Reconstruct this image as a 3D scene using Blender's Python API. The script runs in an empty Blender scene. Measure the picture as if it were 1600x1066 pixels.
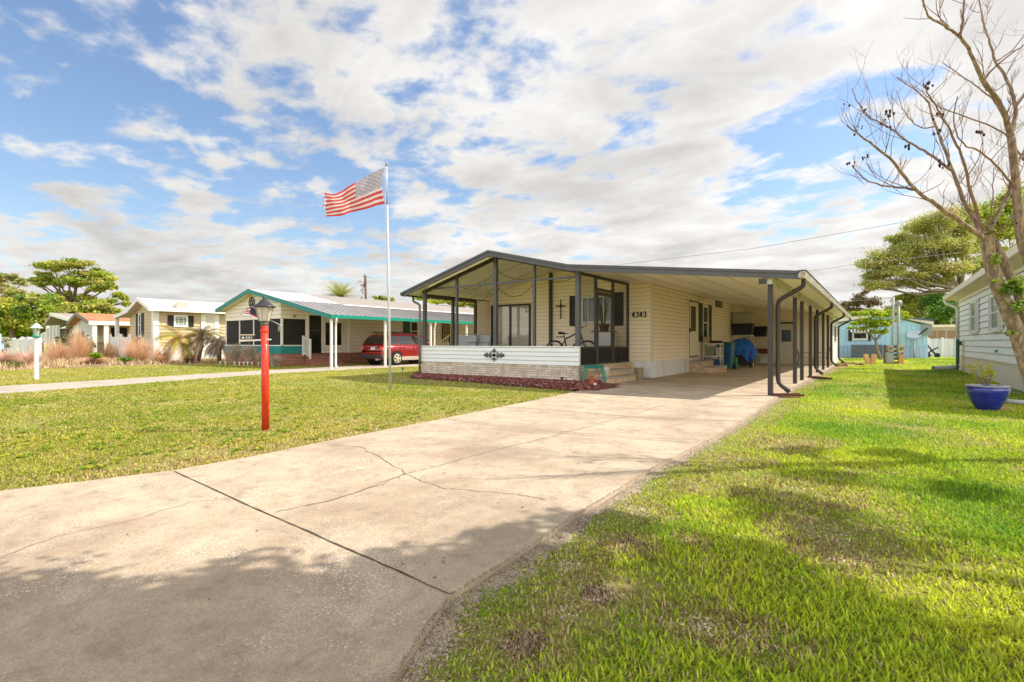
import bpy, math, random
import numpy as np
from mathutils import Vector, Matrix

random.seed(7)
RNG = np.random.default_rng(11)
R = math.radians
COL = bpy.context.scene.collection

# ---------------------------------------------------------------- camera model (used for measuring where things stand)
TH = R(35.6); CT, ST = math.cos(TH), math.sin(TH)
FPX, CXP, HY, HC = 800.0, 800.0, 535.5, 1.15

def ray(px, py):
    u = (px - CXP) / FPX; v = (HY - py) / FPX
    return Vector((u * CT - ST, u * ST + CT, v))
def G(px, py, z=0.0):
    d = ray(px, py); t = (z - HC) / d.z
    return Vector((d.x * t, d.y * t, z))
def atT(px, py, t):
    d = ray(px, py); return Vector((d.x * t, d.y * t, HC + d.z * t))
def atY(px, py, Y):
    d = ray(px, py); return atT(px, py, Y / d.y)
def atX(px, py, X):
    d = ray(px, py); return atT(px, py, X / d.x)
def dep(x, y):
    return -x * ST + y * CT
def xAtY(px, Y): return atY(px, HY, Y).x
def yAtX(px, X): return atX(px, HY, X).y
def zAt(py, x, y): return HC + (HY - py) / FPX * dep(x, y)
def pix(p):
    t = dep(p[0], p[1]); r = p[0] * CT + p[1] * ST
    return CXP + FPX * r / t, HY - FPX * (p[2] - HC) / t

# ---------------------------------------------------------------- materials
def lin(c):
    return tuple(((x / 255) / 12.92 if x / 255 <= 0.04045 else ((x / 255 + 0.055) / 1.055) ** 2.4) for x in c)
MATS = {}
def mat(name, col, rough=0.6, var=0.12, scale=6.0, bump=0.0, bscale=60.0, metal=0.0, spec=0.4, col2=None, c2=0.0,
        c2scale=2.0, trans=0.0, coat=0.0, wave=None, c2sharp=0.12, alpha=1.0, sheen=0, attr=None, streak=None):
    """procedural principled material; col in sRGB 0..255"""
    if name in MATS: return MATS[name]
    m = bpy.data.materials.new(name); m.use_nodes = True; nt = m.node_tree; N = nt.nodes; L = nt.links
    b = N['Principled BSDF']; base = lin(col)
    tc = N.new('ShaderNodeTexCoord'); mp = N.new('ShaderNodeMapping'); L.new(tc.outputs['Object'], mp.inputs[0])
    if streak: mp.inputs['Scale'].default_value = streak
    out = None
    if attr:
        a = N.new('ShaderNodeAttribute'); a.attribute_name = attr; src = a.outputs['Color']
    else:
        rgb = N.new('ShaderNodeRGB'); rgb.outputs[0].default_value = (*base, 1); src = rgb.outputs[0]
    if col2 is not None:
        n2 = N.new('ShaderNodeTexNoise'); n2.inputs['Scale'].default_value = c2scale; n2.inputs['Detail'].default_value = 6
        n2.inputs['Roughness'].default_value = .65
        L.new(mp.outputs[0], n2.inputs[0])
        mr = N.new('ShaderNodeMapRange'); mr.interpolation_type = 'SMOOTHSTEP'
        t0 = 0.5 + (0.5 - c2) * 0.5
        mr.inputs[1].default_value = t0 - c2sharp; mr.inputs[2].default_value = t0 + c2sharp
        L.new(n2.outputs['Fac'], mr.inputs[0])
        mx = N.new('ShaderNodeMix'); mx.data_type = 'RGBA'
        L.new(mr.outputs[0], mx.inputs[0]); L.new(src, mx.inputs[6]); mx.inputs[7].default_value = (*lin(col2), 1)
        src = mx.outputs[2]
    if var > 0:
        n = N.new('ShaderNodeTexNoise'); n.inputs['Scale'].default_value = scale; n.inputs['Detail'].default_value = 8
        n.inputs['Roughness'].default_value = .7
        L.new(mp.outputs[0], n.inputs[0])
        mr = N.new('ShaderNodeMapRange'); mr.inputs[1].default_value = .3; mr.inputs[2].default_value = .7
        mr.inputs[3].default_value = 1 - var; mr.inputs[4].default_value = 1 + var
        L.new(n.outputs['Fac'], mr.inputs[0])
        mx = N.new('ShaderNodeVectorMath'); mx.operation = 'SCALE'
        L.new(src, mx.inputs[0]); L.new(mr.outputs[0], mx.inputs['Scale']); src = mx.outputs[0]
    L.new(src, b.inputs['Base Color'])
    b.inputs['Roughness'].default_value = rough; b.inputs['Metallic'].default_value = metal
    b.inputs['Specular IOR Level'].default_value = spec
    if coat: b.inputs['Coat Weight'].default_value = coat; b.inputs['Coat Roughness'].default_value = .05
    if alpha < 1: b.inputs['Alpha'].default_value = alpha
    if bump > 0:
        nb = N.new('ShaderNodeTexNoise'); nb.inputs['Scale'].default_value = bscale; nb.inputs['Detail'].default_value = 5
        L.new(tc.outputs['Object'], nb.inputs[0])
        bp = N.new('ShaderNodeBump'); bp.inputs['Strength'].default_value = bump; bp.inputs['Distance'].default_value = .02
        L.new(nb.outputs['Fac'], bp.inputs['Height']); L.new(bp.outputs[0], b.inputs['Normal'])
    if trans > 0:
        tr = N.new('ShaderNodeBsdfTranslucent'); L.new(src, tr.inputs[0])
        ms = N.new('ShaderNodeMixShader'); ms.inputs[0].default_value = trans
        L.new(b.outputs[0], ms.inputs[1]); L.new(tr.outputs[0], ms.inputs[2])
        L.new(ms.outputs[0], N['Material Output'].inputs[0])
    MATS[name] = m; return m

def glass_mat(name, col=(30, 34, 38), rough=.04):
    m = mat(name, col, rough=rough, var=.25, scale=1.2, spec=.25); return m

def screen_mat(name, col, opacity):
    if name in MATS: return MATS[name]
    m = bpy.data.materials.new(name); m.use_nodes = True; nt = m.node_tree; N = nt.nodes; L = nt.links
    b = N['Principled BSDF']; b.inputs['Base Color'].default_value = (*lin(col), 1); b.inputs['Roughness'].default_value = .8
    t = N.new('ShaderNodeBsdfTransparent'); ms = N.new('ShaderNodeMixShader')
    n = N.new('ShaderNodeTexNoise'); n.inputs['Scale'].default_value = 3; tc = N.new('ShaderNodeTexCoord')
    L.new(tc.outputs['Object'], n.inputs[0])
    mr = N.new('ShaderNodeMapRange'); mr.inputs[3].default_value = opacity * .92; mr.inputs[4].default_value = min(1, opacity * 1.08)
    L.new(n.outputs['Fac'], mr.inputs[0]); L.new(mr.outputs[0], ms.inputs[0])
    L.new(t.outputs[0], ms.inputs[1]); L.new(b.outputs[0], ms.inputs[2]); L.new(ms.outputs[0], N['Material Output'].inputs[0])
    MATS[name] = m; return m

def brick_mat(name, c1, c2, mortar, bw=.2, bh=.068, rot=(math.pi / 2, 0, 0), off=.5, msize=.009, dirt=None, var=.5):
    if name in MATS: return MATS[name]
    m = bpy.data.materials.new(name); m.use_nodes = True; nt = m.node_tree; N = nt.nodes; L = nt.links
    b = N['Principled BSDF']; b.inputs['Roughness'].default_value = .85
    g = N.new('ShaderNodeNewGeometry'); tc = N.new('ShaderNodeTexCoord')
    # horizontal coordinate picks x or y from the facing of the wall
    sx = N.new('ShaderNodeSeparateXYZ'); L.new(tc.outputs['Object'], sx.inputs[0])
    sn = N.new('ShaderNodeSeparateXYZ'); L.new(g.outputs['True Normal'], sn.inputs[0])
    ab = N.new('ShaderNodeMath'); ab.operation = 'ABSOLUTE'; L.new(sn.outputs[0], ab.inputs[0])
    gt = N.new('ShaderNodeMath'); gt.operation = 'GREATER_THAN'; gt.inputs[1].default_value = .7; L.new(ab.outputs[0], gt.inputs[0])
    mx = N.new('ShaderNodeMix'); L.new(gt.outputs[0], mx.inputs[0]); L.new(sx.outputs[0], mx.inputs[2]); L.new(sx.outputs[1], mx.inputs[3])
    az = N.new('ShaderNodeMath'); az.operation = 'ABSOLUTE'; L.new(sn.outputs[2], az.inputs[0])
    gz = N.new('ShaderNodeMath'); gz.operation = 'GREATER_THAN'; gz.inputs[1].default_value = .7; L.new(az.outputs[0], gz.inputs[0])
    mz = N.new('ShaderNodeMix'); L.new(gz.outputs[0], mz.inputs[0]); L.new(sx.outputs[2], mz.inputs[2]); L.new(sx.outputs[1], mz.inputs[3])
    cb = N.new('ShaderNodeCombineXYZ'); L.new(mx.outputs[0], cb.inputs[0]); L.new(mz.outputs[0], cb.inputs[1])
    br = N.new('ShaderNodeTexBrick'); L.new(cb.outputs[0], br.inputs[0]); br.offset = off
    br.inputs['Scale'].default_value = 1; br.inputs['Brick Width'].default_value = bw; br.inputs['Row Height'].default_value = bh
    br.inputs['Mortar Size'].default_value = msize; br.inputs['Mortar Smooth'].default_value = .2; br.inputs['Bias'].default_value = var - .5
    br.inputs['Color1'].default_value = (*lin(c1), 1); br.inputs['Color2'].default_value = (*lin(c2), 1); br.inputs['Mortar'].default_value = (*lin(mortar), 1)
    src = br.outputs[0]
    n = N.new('ShaderNodeTexNoise'); n.inputs['Scale'].default_value = 5; n.inputs['Detail'].default_value = 8; L.new(tc.outputs['Object'], n.inputs[0])
    if dirt:
        mr = N.new('ShaderNodeMapRange'); mr.inputs[1].default_value = .42; mr.inputs[2].default_value = .68; L.new(n.outputs[0], mr.inputs[0])
        md = N.new('ShaderNodeMix'); md.data_type = 'RGBA'; L.new(mr.outputs[0], md.inputs[0]); L.new(src, md.inputs[6])
        md.inputs[7].default_value = (*lin(dirt), 1); src = md.outputs[2]
    L.new(src, b.inputs['Base Color'])
    bp = N.new('ShaderNodeBump'); bp.inputs['Strength'].default_value = .5; bp.inputs['Distance'].default_value = .01; bp.invert = True
    L.new(br.outputs['Fac'], bp.inputs['Height']); L.new(bp.outputs[0], b.inputs['Normal'])
    MATS[name] = m; return m

# ---------------------------------------------------------------- mesh builder
def wloc(o):
    v = Vector((0, 0, 0))
    while o: v += o.location; o = o.parent
    return v
class MB:
    def __init__(s): s.v = []; s.f = []; s.m = []; s.sm = []
    def add(s, vs, fs, mi=0, smooth=False):
        b = len(s.v); s.v += [tuple(v) for v in vs]
        for f in fs: s.f.append([b + i for i in f]); s.m.append(mi); s.sm.append(smooth)
        return s
    def box(s, x0, x1, y0, y1, z0, z1, mi=0, bev=0.0):
        if x0 > x1: x0, x1 = x1, x0
        if y0 > y1: y0, y1 = y1, y0
        if z0 > z1: z0, z1 = z1, z0
        v = [(x0, y0, z0), (x1, y0, z0), (x1, y1, z0), (x0, y1, z0), (x0, y0, z1), (x1, y0, z1), (x1, y1, z1), (x0, y1, z1)]
        return s.add(v, [(0, 3, 2, 1), (4, 5, 6, 7), (0, 1, 5, 4), (1, 2, 6, 5), (2, 3, 7, 6), (3, 0, 4, 7)], mi)
    def taper(s, cx, cy, z0, z1, w0, d0, w1, d1, mi=0):
        v = [(cx + sx * w / 2, cy + sy * d / 2, z) for z, w, d in ((z0, w0, d0), (z1, w1, d1)) for sx, sy in ((-1, -1), (1, -1), (1, 1), (-1, 1))]
        return s.add(v, [(0, 3, 2, 1), (4, 5, 6, 7), (0, 1, 5, 4), (1, 2, 6, 5), (2, 3, 7, 6), (3, 0, 4, 7)], mi)
    def bar(s, p, q, w, h=None, up=(0, 0, 1), mi=0):
        p = Vector(p); q = Vector(q); h = h or w
        d = (q - p).normalized(); up = Vector(up)
        if abs(d.dot(up)) > .98: up = Vector((1, 0, 0)) if abs(d.x) < .9 else Vector((0, 1, 0))
        a = d.cross(up).normalized(); b = a.cross(d).normalized()
        v = []
        for c in (p, q):
            for sa, sb in ((-1, -1), (1, -1), (1, 1), (-1, 1)): v.append(c + a * sa * w / 2 + b * sb * h / 2)
        return s.add(v, [(0, 1, 2, 3), (7, 6, 5, 4), (0, 4, 5, 1), (1, 5, 6, 2), (2, 6, 7, 3), (3, 7, 4, 0)], mi)
    def tube(s, pts, r, n=8, mi=0, cap=True, smooth=True, flat=None):
        pts = [Vector(p) for p in pts]
        rs = r if isinstance(r, (list, tuple)) else [r] * len(pts)
        vs = []; prev = None
        for i, p in enumerate(pts):
            d = (pts[min(i + 1, len(pts) - 1)] - pts[max(i - 1, 0)])
            if d.length < 1e-9: d = Vector((0, 0, 1))
            d.normalize()
            if prev is None:
                u = Vector((0, 0, 1)) if abs(d.z) < .9 else Vector((1, 0, 0)); a = d.cross(u).normalized()
            else:
                a = (prev - d * prev.dot(d))
                a = a.normalized() if a.length > 1e-6 else d.orthogonal().normalized()
            prev = a; b = d.cross(a)
            for k in range(n):
                t = 2 * math.pi * k / n + (math.pi / 4 if n == 4 else 0)
                vs.append(p + (a * math.cos(t) + b * math.sin(t) * (flat or 1)) * rs[i])
        fs = []
        for i in range(len(pts) - 1):
            for k in range(n):
                fs.append((i * n + k, i * n + (k + 1) % n, (i + 1) * n + (k + 1) % n, (i + 1) * n + k))
        s.add(vs, fs, mi, smooth and n > 4)
        if cap:
            b = len(s.v) - len(vs)
            s.f.append([b + k for k in range(n)][::-1]); s.m.append(mi); s.sm.append(False)
            e = b + (len(pts) - 1) * n; s.f.append([e + k for k in range(n)]); s.m.append(mi); s.sm.append(False)
        return s
    def lathe(s, prof, c=(0, 0, 0), n=20, mi=0, sx=1, sy=1, smooth=True, rot=0, cap=True):
        vs = []; fs = []
        for r, z in prof:
            for k in range(n):
                t = 2 * math.pi * k / n + rot; vs.append((c[0] + r * math.cos(t) * sx, c[1] + r * math.sin(t) * sy, c[2] + z))
        for i in range(len(prof) - 1):
            for k in range(n): fs.append((i * n + k, i * n + (k + 1) % n, (i + 1) * n + (k + 1) % n, (i + 1) * n + k))
        s.add(vs, fs, mi, smooth)
        b = len(s.v) - len(vs)
        if not cap: return s
        if prof[0][0] > 1e-4: s.f.append([b + k for k in range(n)][::-1]); s.m.append(mi); s.sm.append(False)
        if prof[-1][0] > 1e-4: s.f.append([b + (len(prof) - 1) * n + k for k in range(n)]); s.m.append(mi); s.sm.append(False)
        return s
    def prism(s, poly, axis, a, b, mi=0):
        """poly 2D points extruded along axis ('x': poly=(y,z); 'y': poly=(x,z); 'z': poly=(x,y))"""
        def P(p, t):
            return {'x': (t, p[0], p[1]), 'y': (p[0], t, p[1]), 'z': (p[0], p[1], t)}[axis]
        n = len(poly); vs = [P(p, a) for p in poly] + [P(p, b) for p in poly]
        fs = [tuple(range(n))[::-1], tuple(range(n, 2 * n))] + [(i, (i + 1) % n, n + (i + 1) % n, n + i) for i in range(n)]
        return s.add(vs, fs, mi)
    def ball(s, c, r, n=10, m=7, mi=0, sc=(1, 1, 1)):
        prof = [(max(1e-5, r * math.sin(math.pi * i / m)), -r * math.cos(math.pi * i / m)) for i in range(m + 1)]
        vs = []
        for q, z in prof:
            for k in range(n):
                t = 2 * math.pi * k / n; vs.append((c[0] + q * math.cos(t) * sc[0], c[1] + q * math.sin(t) * sc[1], c[2] + z * sc[2]))
        fs = [(i * n + k, i * n + (k + 1) % n, (i + 1) * n + (k + 1) % n, (i + 1) * n + k) for i in range(m) for k in range(n)]
        return s.add(vs, fs, mi, True)
    def xf(s, M, start=0):
        s.v = s.v[:start] + [tuple(M @ Vector(v)) for v in s.v[start:]]; return s
    def build(s, name, mats, parent=None, world=False, bevel=0.0, fixn=False):
        me = bpy.data.meshes.new(name)
        vs = s.v
        if world and parent is not None:
            w = wloc(parent); vs = [(v[0] - w.x, v[1] - w.y, v[2] - w.z) for v in vs]
        me.from_pydata(vs, [], s.f); 
        if not isinstance(mats, (list, tuple)): mats = [mats]
        for m in mats: me.materials.append(m)
        me.polygons.foreach_set('material_index', s.m); me.polygons.foreach_set('use_smooth', s.sm); me.update()
        if fixn or True:
            import bmesh
            bm = bmesh.new(); bm.from_mesh(me); bmesh.ops.recalc_face_normals(bm, faces=bm.faces); bm.to_mesh(me); bm.free()
        o = bpy.data.objects.new(name, me); COL.objects.link(o)
        if parent is not None: o.parent = parent
        if bevel > 0:
            md = o.modifiers.new('bevel', 'BEVEL'); md.width = bevel; md.segments = 2; md.limit_method = 'ANGLE'; md.angle_limit = R(40)
        return o

def tag(o, label=None, cat=None, group=None, kind=None):
    if label: o['label'] = label
    if cat: o['category'] = cat
    if group: o['group'] = group
    if kind: o['kind'] = kind
    return o
def thing(name, label, cat, loc=(0, 0, 0), rz=0.0, group=None):
    o = bpy.data.objects.new(name, None); COL.objects.link(o); o.location = loc; o.rotation_euler = (0, 0, rz)
    o.empty_display_size = .2
    return tag(o, label, cat, group)
def kids(o): return [c for c in bpy.data.objects if c.parent == o]
def dup(root, loc=None, rz=None, label=None, scale=None):
    r = root.copy(); COL.objects.link(r)
    if loc is not None: r.location = loc
    if rz is not None: r.rotation_euler = (0, 0, rz)
    if label: r['label'] = label
    if scale: r.scale = scale
    for ch in kids(root):
        c = ch.copy(); COL.objects.link(c); c.parent = r
        for g in kids(ch):
            d = g.copy(); COL.objects.link(d); d.parent = c
    return r
def np_mesh(name, verts, nper, faces_per, mats, parent=None, cols=None, smooth=False, world=False):
    """verts (N*nper,3); faces_per: list of index tuples within one element; cols (N,3) linear"""
    N = len(verts) // nper
    if world and parent is not None:
        w = wloc(parent); verts = verts - np.array([w.x, w.y, w.z])
    me = bpy.data.meshes.new(name)
    me.vertices.add(len(verts)); me.vertices.foreach_set('co', np.ascontiguousarray(verts, dtype=np.float32).ravel())
    base = (np.arange(N) * nper)[:, None]
    loops = np.concatenate([base + np.array(f)[None, :] for f in faces_per], axis=1)
    lens = np.tile(np.array([len(f) for f in faces_per]), N)
    me.loops.add(loops.size); me.loops.foreach_set('vertex_index', loops.ravel().astype(np.int32))
    st = np.concatenate([[0], np.cumsum(lens)[:-1]])
    me.polygons.add(len(lens)); me.polygons.foreach_set('loop_start', st.astype(np.int32)); me.polygons.foreach_set('loop_total', lens.astype(np.int32))
    if not isinstance(mats, (list, tuple)): mats = [mats]
    for m in mats: me.materials.append(m)
    if cols is not None:
        a = me.attributes.new('Col', 'FLOAT_COLOR', 'POINT')
        c4 = np.ones((len(verts), 4), dtype=np.float32); c4[:, :3] = np.repeat(cols, nper, axis=0)
        a.data.foreach_set('color', c4.ravel())
    me.update(calc_edges=True)
    if smooth: me.polygons.foreach_set('use_smooth', np.ones(len(lens), dtype=bool))
    o = bpy.data.objects.new(name, me); COL.objects.link(o)
    if parent is not None: o.parent = parent
    return o
def vnoise(x, y, sc, seed=0):
    x = np.asarray(x) * sc + seed * 17.3; y = np.asarray(y) * sc + seed * 31.7
    xi = np.floor(x).astype(np.int64); yi = np.floor(y).astype(np.int64); fx = x - xi; fy = y - yi
    def h(a, b):
        n = (a * 374761393 + b * 668265263 + seed * 1442695) & 0x7fffffff
        n = ((n ^ (n >> 13)) * 1274126177) & 0x7fffffff
        return ((n ^ (n >> 16)) & 0xffff) / 65535.0
    fx = fx * fx * (3 - 2 * fx); fy = fy * fy * (3 - 2 * fy)
    return (h(xi, yi) * (1 - fx) + h(xi + 1, yi) * fx) * (1 - fy) + (h(xi, yi + 1) * (1 - fx) + h(xi + 1, yi + 1) * fx) * fy
def fbm(x, y, sc, seed=0, o=4):
    s = 0; a = 1; t = 0
    for i in range(o): s = s + a * vnoise(x, y, sc * 2 ** i, seed + i); t += a; a *= .55
    return s / t
# ---------------------------------------------------------------- camera
sc = bpy.context.scene
cam = bpy.data.objects.new('camera', bpy.data.cameras.new('camera')); COL.objects.link(cam)
cam.data.sensor_width = 36; cam.data.lens = 36 * FPX / 1600; cam.data.shift_y = (HY - 533) / 1600
cam.location = (0, 0, HC); cam.rotation_euler = (R(90), 0, TH); cam.data.clip_end = 3000; cam.data.clip_start = .05
sc.camera = cam

# ---------------------------------------------------------------- light
SDX, SDY = .67, .60          # ground offset of a shadow per metre of height (towards -x, -y)
sdir = Vector((SDX, SDY, 1.0)).normalized()
SEL = math.asin(sdir.z); SAZ = math.atan2(sdir.x, sdir.y)   # azimuth clockwise from +Y
sun = bpy.data.objects.new('sun', bpy.data.lights.new('sun', 'SUN')); COL.objects.link(sun)
sun.data.energy = 3.1; sun.data.angle = R(.53); sun.data.color = (1, .955, .88)
sun.rotation_euler = sdir.to_track_quat('Z', 'Y').to_euler()

w = bpy.data.worlds.new('World'); sc.world = w; w.use_nodes = True
nt = w.node_tree; N = nt.nodes; L = nt.links
bg = N['Background']
sky = N.new('ShaderNodeTexSky'); sky.sky_type = 'NISHITA'; sky.sun_disc = False; sky.sun_elevation = SEL; sky.sun_rotation = SAZ
sky.air_density = 1.3; sky.dust_density = .6; sky.ozone_density = 3.0
tc = N.new('ShaderNodeTexCoord'); sep = N.new('ShaderNodeSeparateXYZ'); L.new(tc.outputs['Generated'], sep.inputs[0])
def mth(op, a, b=None, c=None):
    n = N.new('ShaderNodeMath'); n.operation = op
    for i, x in enumerate((a, b, c)):
        if x is None: continue
        if isinstance(x, (int, float)): n.inputs[i].default_value = x
        else: L.new(x, n.inputs[i])
    return n.outputs[0]
den = mth('ADD', mth('MAXIMUM', sep.outputs[2], 0.0), .11)
cx_ = mth('DIVIDE', sep.outputs[0], den); cy_ = mth('DIVIDE', sep.outputs[1], den)
cv = N.new('ShaderNodeCombineXYZ'); L.new(cx_, cv.inputs[0]); L.new(cy_, cv.inputs[1])
def nz(scale, detail, rough, dist, loc, sclv=(1, 1, 1), rot=0):
    mp = N.new('ShaderNodeMapping'); mp.inputs['Location'].default_value = loc; mp.inputs['Scale'].default_value = sclv
    mp.inputs['Rotation'].default_value = (0, 0, rot)
    L.new(cv.outputs[0], mp.inputs[0])
    n = N.new('ShaderNodeTexNoise'); n.inputs['Scale'].default_value = scale; n.inputs['Detail'].default_value = detail
    n.inputs['Roughness'].default_value = rough; n.inputs['Distortion'].default_value = dist
    L.new(mp.outputs[0], n.inputs[0]); return n.outputs['Fac']
big = nz(.42, 2, .5, .2, (1.3, 4.2, 0))
mid = nz(3.9, 10, .56, .12, (0, 0, 0), (1, 1.15, 1), .5)
fine = nz(9, 6, .65, .3, (5, 2, 0), (1, 1.3, 1), .5)
dot = N.new('ShaderNodeVectorMath'); dot.operation = 'DOT_PRODUCT'; L.new(tc.outputs['Generated'], dot.inputs[0])
dot.inputs[1].default_value = (CT, ST, 0)            # to the photograph's right: the cloud deck is denser that way
bias = mth('MULTIPLY', dot.outputs['Value'], .16)
lowb = mth('MULTIPLY', mth('SUBTRACT', 1.0, mth('MINIMUM', mth('MULTIPLY', sep.outputs[2], 3.2), 1.0)), .13)
s_ = mth('ADD', mth('ADD', mth('MULTIPLY', big, .40), mth('MULTIPLY', mid, 1.35)), mth('MULTIPLY', fine, .22))
s_ = mth('ADD', mth('ADD', s_, bias), lowb)
# open gaps of blue and thicker banks, by direction
for px_, py_, rad, amp in ((1290, 255, 8, -.30), (1180, 290, 6, -.16), (1400, 220, 6, -.2), (20, 40, 12, -.13), (250, 215, 8, -.08), (470, 290, 8, -.12), (60, 250, 9, -.12), (640, 310, 6, -.10), (560, 350, 5, -.08),
                            (60, 390, 8, .10), (300, 400, 10, .10), (420, 60, 12, .08), (150, 160, 8, .09), (700, 160, 14, .05), (1100, 60, 16, .05), (1450, 60, 14, .08), (1480, 400, 14, .16), (1100, 380, 10, .10), (760, 370, 8, .05)):
    d_ = ray(px_, py_).normalized(); dn = N.new('ShaderNodeVectorMath'); dn.operation = 'DOT_PRODUCT'
    nv = N.new('ShaderNodeVectorMath'); nv.operation = 'NORMALIZE'; L.new(tc.outputs['Generated'], nv.inputs[0]); L.new(nv.outputs[0], dn.inputs[0]); dn.inputs[1].default_value = d_
    mr_ = N.new('ShaderNodeMapRange'); mr_.interpolation_type = 'SMOOTHSTEP'; mr_.inputs[1].default_value = math.cos(R(rad * 1.35)); mr_.inputs[2].default_value = 1.0
    mr_.inputs[3].default_value = 0; mr_.inputs[4].default_value = amp; L.new(dn.outputs['Value'], mr_.inputs[0]); s_ = mth('ADD', s_, mr_.outputs[0])
s_ = mth('SUBTRACT', s_, .005)
CLOUD = N.new('ShaderNodeMapRange'); CLOUD.interpolation_type = 'SMOOTHSTEP'
CLOUD.inputs[1].default_value = .78; CLOUD.inputs[2].default_value = 1.06; L.new(s_, CLOUD.inputs[0])
# cloud brightness: thick parts a little greyer, sunward side whiter
thick = N.new('ShaderNodeMapRange'); thick.inputs[1].default_value = .95; thick.inputs[2].default_value = 1.35
thick.inputs[3].default_value = 1.0; thick.inputs[4].default_value = .86; L.new(s_, thick.inputs[0])
shade = N.new('ShaderNodeMapRange'); shade.inputs[1].default_value = .35; shade.inputs[2].default_value = .65
shade.inputs[3].default_value = .80; shade.inputs[4].default_value = 1.12; L.new(nz(1.3, 7, .6, .4, (9, 3, 0), (1, 1.4, 1), .5), shade.inputs[0])
dir_ = N.new('ShaderNodeMapRange'); dir_.inputs[1].default_value = -1; dir_.inputs[2].default_value = 1
dir_.inputs[3].default_value = .80; dir_.inputs[4].default_value = 1.1; L.new(dot.outputs['Value'], dir_.inputs[0])
cb_ = mth('MULTIPLY', mth('MULTIPLY', thick.outputs[0], shade.outputs[0]), dir_.outputs[0])
CLOUDV = 4.7
back = N.new('ShaderNodeVectorMath'); back.operation = 'DOT_PRODUCT'; L.new(tc.outputs['Generated'], back.inputs[0]); back.inputs[1].default_value = (.35, -.94, 0)
bk2 = N.new('ShaderNodeMapRange'); bk2.inputs[1].default_value = 0.0; bk2.inputs[2].default_value = .8; bk2.inputs[3].default_value = 1.0; bk2.inputs[4].default_value = 3.4; L.new(back.outputs['Value'], bk2.inputs[0])   # added: unseen clouds behind the camera brightened to fill porch and carport shade
cb_ = mth('MULTIPLY', cb_, bk2.outputs[0])
cc = N.new('ShaderNodeVectorMath'); cc.operation = 'SCALE'; cc.inputs[0].default_value = (1.0 * CLOUDV, .975 * CLOUDV, .945 * CLOUDV); L.new(cb_, cc.inputs['Scale'])
mix = N.new('ShaderNodeMix'); mix.data_type = 'RGBA'; L.new(CLOUD.outputs[0], mix.inputs[0]); skv = N.new('ShaderNodeVectorMath'); skv.operation = 'MULTIPLY'; L.new(sky.outputs[0], skv.inputs[0]); skv.inputs[1].default_value = (.80, .80, .84); L.new(skv.outputs[0], mix.inputs[6]); L.new(cc.outputs[0], mix.inputs[7])
L.new(mix.outputs[2], bg.inputs[0]); bg.inputs[1].default_value = .11
sc.view_settings.view_transform = 'Standard'; sc.view_settings.look = 'None'; sc.view_settings.exposure = 0.93; sc.view_settings.gamma = 1
sc.view_settings.use_curve_mapping = False
sc.cycles.max_bounces = 6; sc.cycles.transparent_max_bounces = 16; sc.cycles.use_denoising = True
try: sc.cycles.denoiser = 'OPENIMAGEDENOISE'
except Exception: pass
# ---------------------------------------------------------------- setting: ground, drives, beds
def poly_obj(name, pts, z, m, kind='structure', thick=0.0, parent=None):
    b = MB()
    if thick: b.prism([(p[0], p[1]) for p in pts], 'z', z - thick, z)
    else: b.add([(p[0], p[1], z) for p in pts], [tuple(range(len(pts)))])
    o = b.build(name, m, parent); 
    if kind and parent is None: o['kind'] = kind
    return o
def inpoly(x, y, poly):
    x = np.asarray(x); y = np.asarray(y); r = np.zeros(x.shape, bool); n = len(poly)
    for i in range(n):
        x0, y0 = poly[i][0], poly[i][1]; x1, y1 = poly[(i + 1) % n][0], poly[(i + 1) % n][1]
        if y0 == y1: continue
        c = ((y0 > y) != (y1 > y)) & (x < (x1 - x0) * (y - y0) / (y1 - y0) + x0); r ^= c
    return r
def segdist(x, y, pts):
    d = np.full(np.shape(x), 1e9)
    for i in range(len(pts) - 1):
        ax, ay = pts[i][0], pts[i][1]; bx, by = pts[i + 1][0], pts[i + 1][1]
        vx, vy = bx - ax, by - ay; t = np.clip(((x - ax) * vx + (y - ay) * vy) / (vx * vx + vy * vy + 1e-9), 0, 1)
        d = np.minimum(d, np.hypot(x - ax - t * vx, y - ay - t * vy))
    return d

# lawn ground: soil and thatch under the blades
def ground_material():
    m = bpy.data.materials.new('lawn_soil'); m.use_nodes = True; nt = m.node_tree; N = nt.nodes; L = nt.links; b = N['Principled BSDF']
    tc = N.new('ShaderNodeTexCoord'); b.inputs['Roughness'].default_value = .95; b.inputs['Specular IOR Level'].default_value = .1
    def noise(s, d=6, r=.6):
        n = N.new('ShaderNodeTexNoise'); n.inputs['Scale'].default_value = s; n.inputs['Detail'].default_value = d; n.inputs['Roughness'].default_value = r
        L.new(tc.outputs['Object'], n.inputs[0]); return n.outputs['Fac']
    def mixc(f, a, c, lo, hi):
        mr = N.new('ShaderNodeMapRange'); mr.interpolation_type = 'SMOOTHSTEP'; mr.inputs[1].default_value = lo; mr.inputs[2].default_value = hi; L.new(f, mr.inputs[0])
        x = N.new('ShaderNodeMix'); x.data_type = 'RGBA'; L.new(mr.outputs[0], x.inputs[0])
        for i, q in ((6, a), (7, c)):
            if isinstance(q, tuple): x.inputs[i].default_value = (*lin(q), 1)
            else: L.new(q, x.inputs[i])
        return x.outputs[2]
    g = mixc(noise(.55), (136, 156, 54), (170, 168, 80), .35, .65)
    g = mixc(noise(3.2, 8, .7), g, (180, 158, 112), .46, .70)
    g = mixc(noise(28, 6, .8), g, (84, 96, 28), .48, .75)
    L.new(g, b.inputs['Base Color'])
    bp = N.new('ShaderNodeBump'); bp.inputs['Strength'].default_value = .8; bp.inputs['Distance'].default_value = .04
    L.new(noise(45, 6, .8), bp.inputs['Height']); L.new(bp.outputs[0], b.inputs['Normal'])
    return m
gm = ground_material()
g_ = MB(); S = 900
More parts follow.
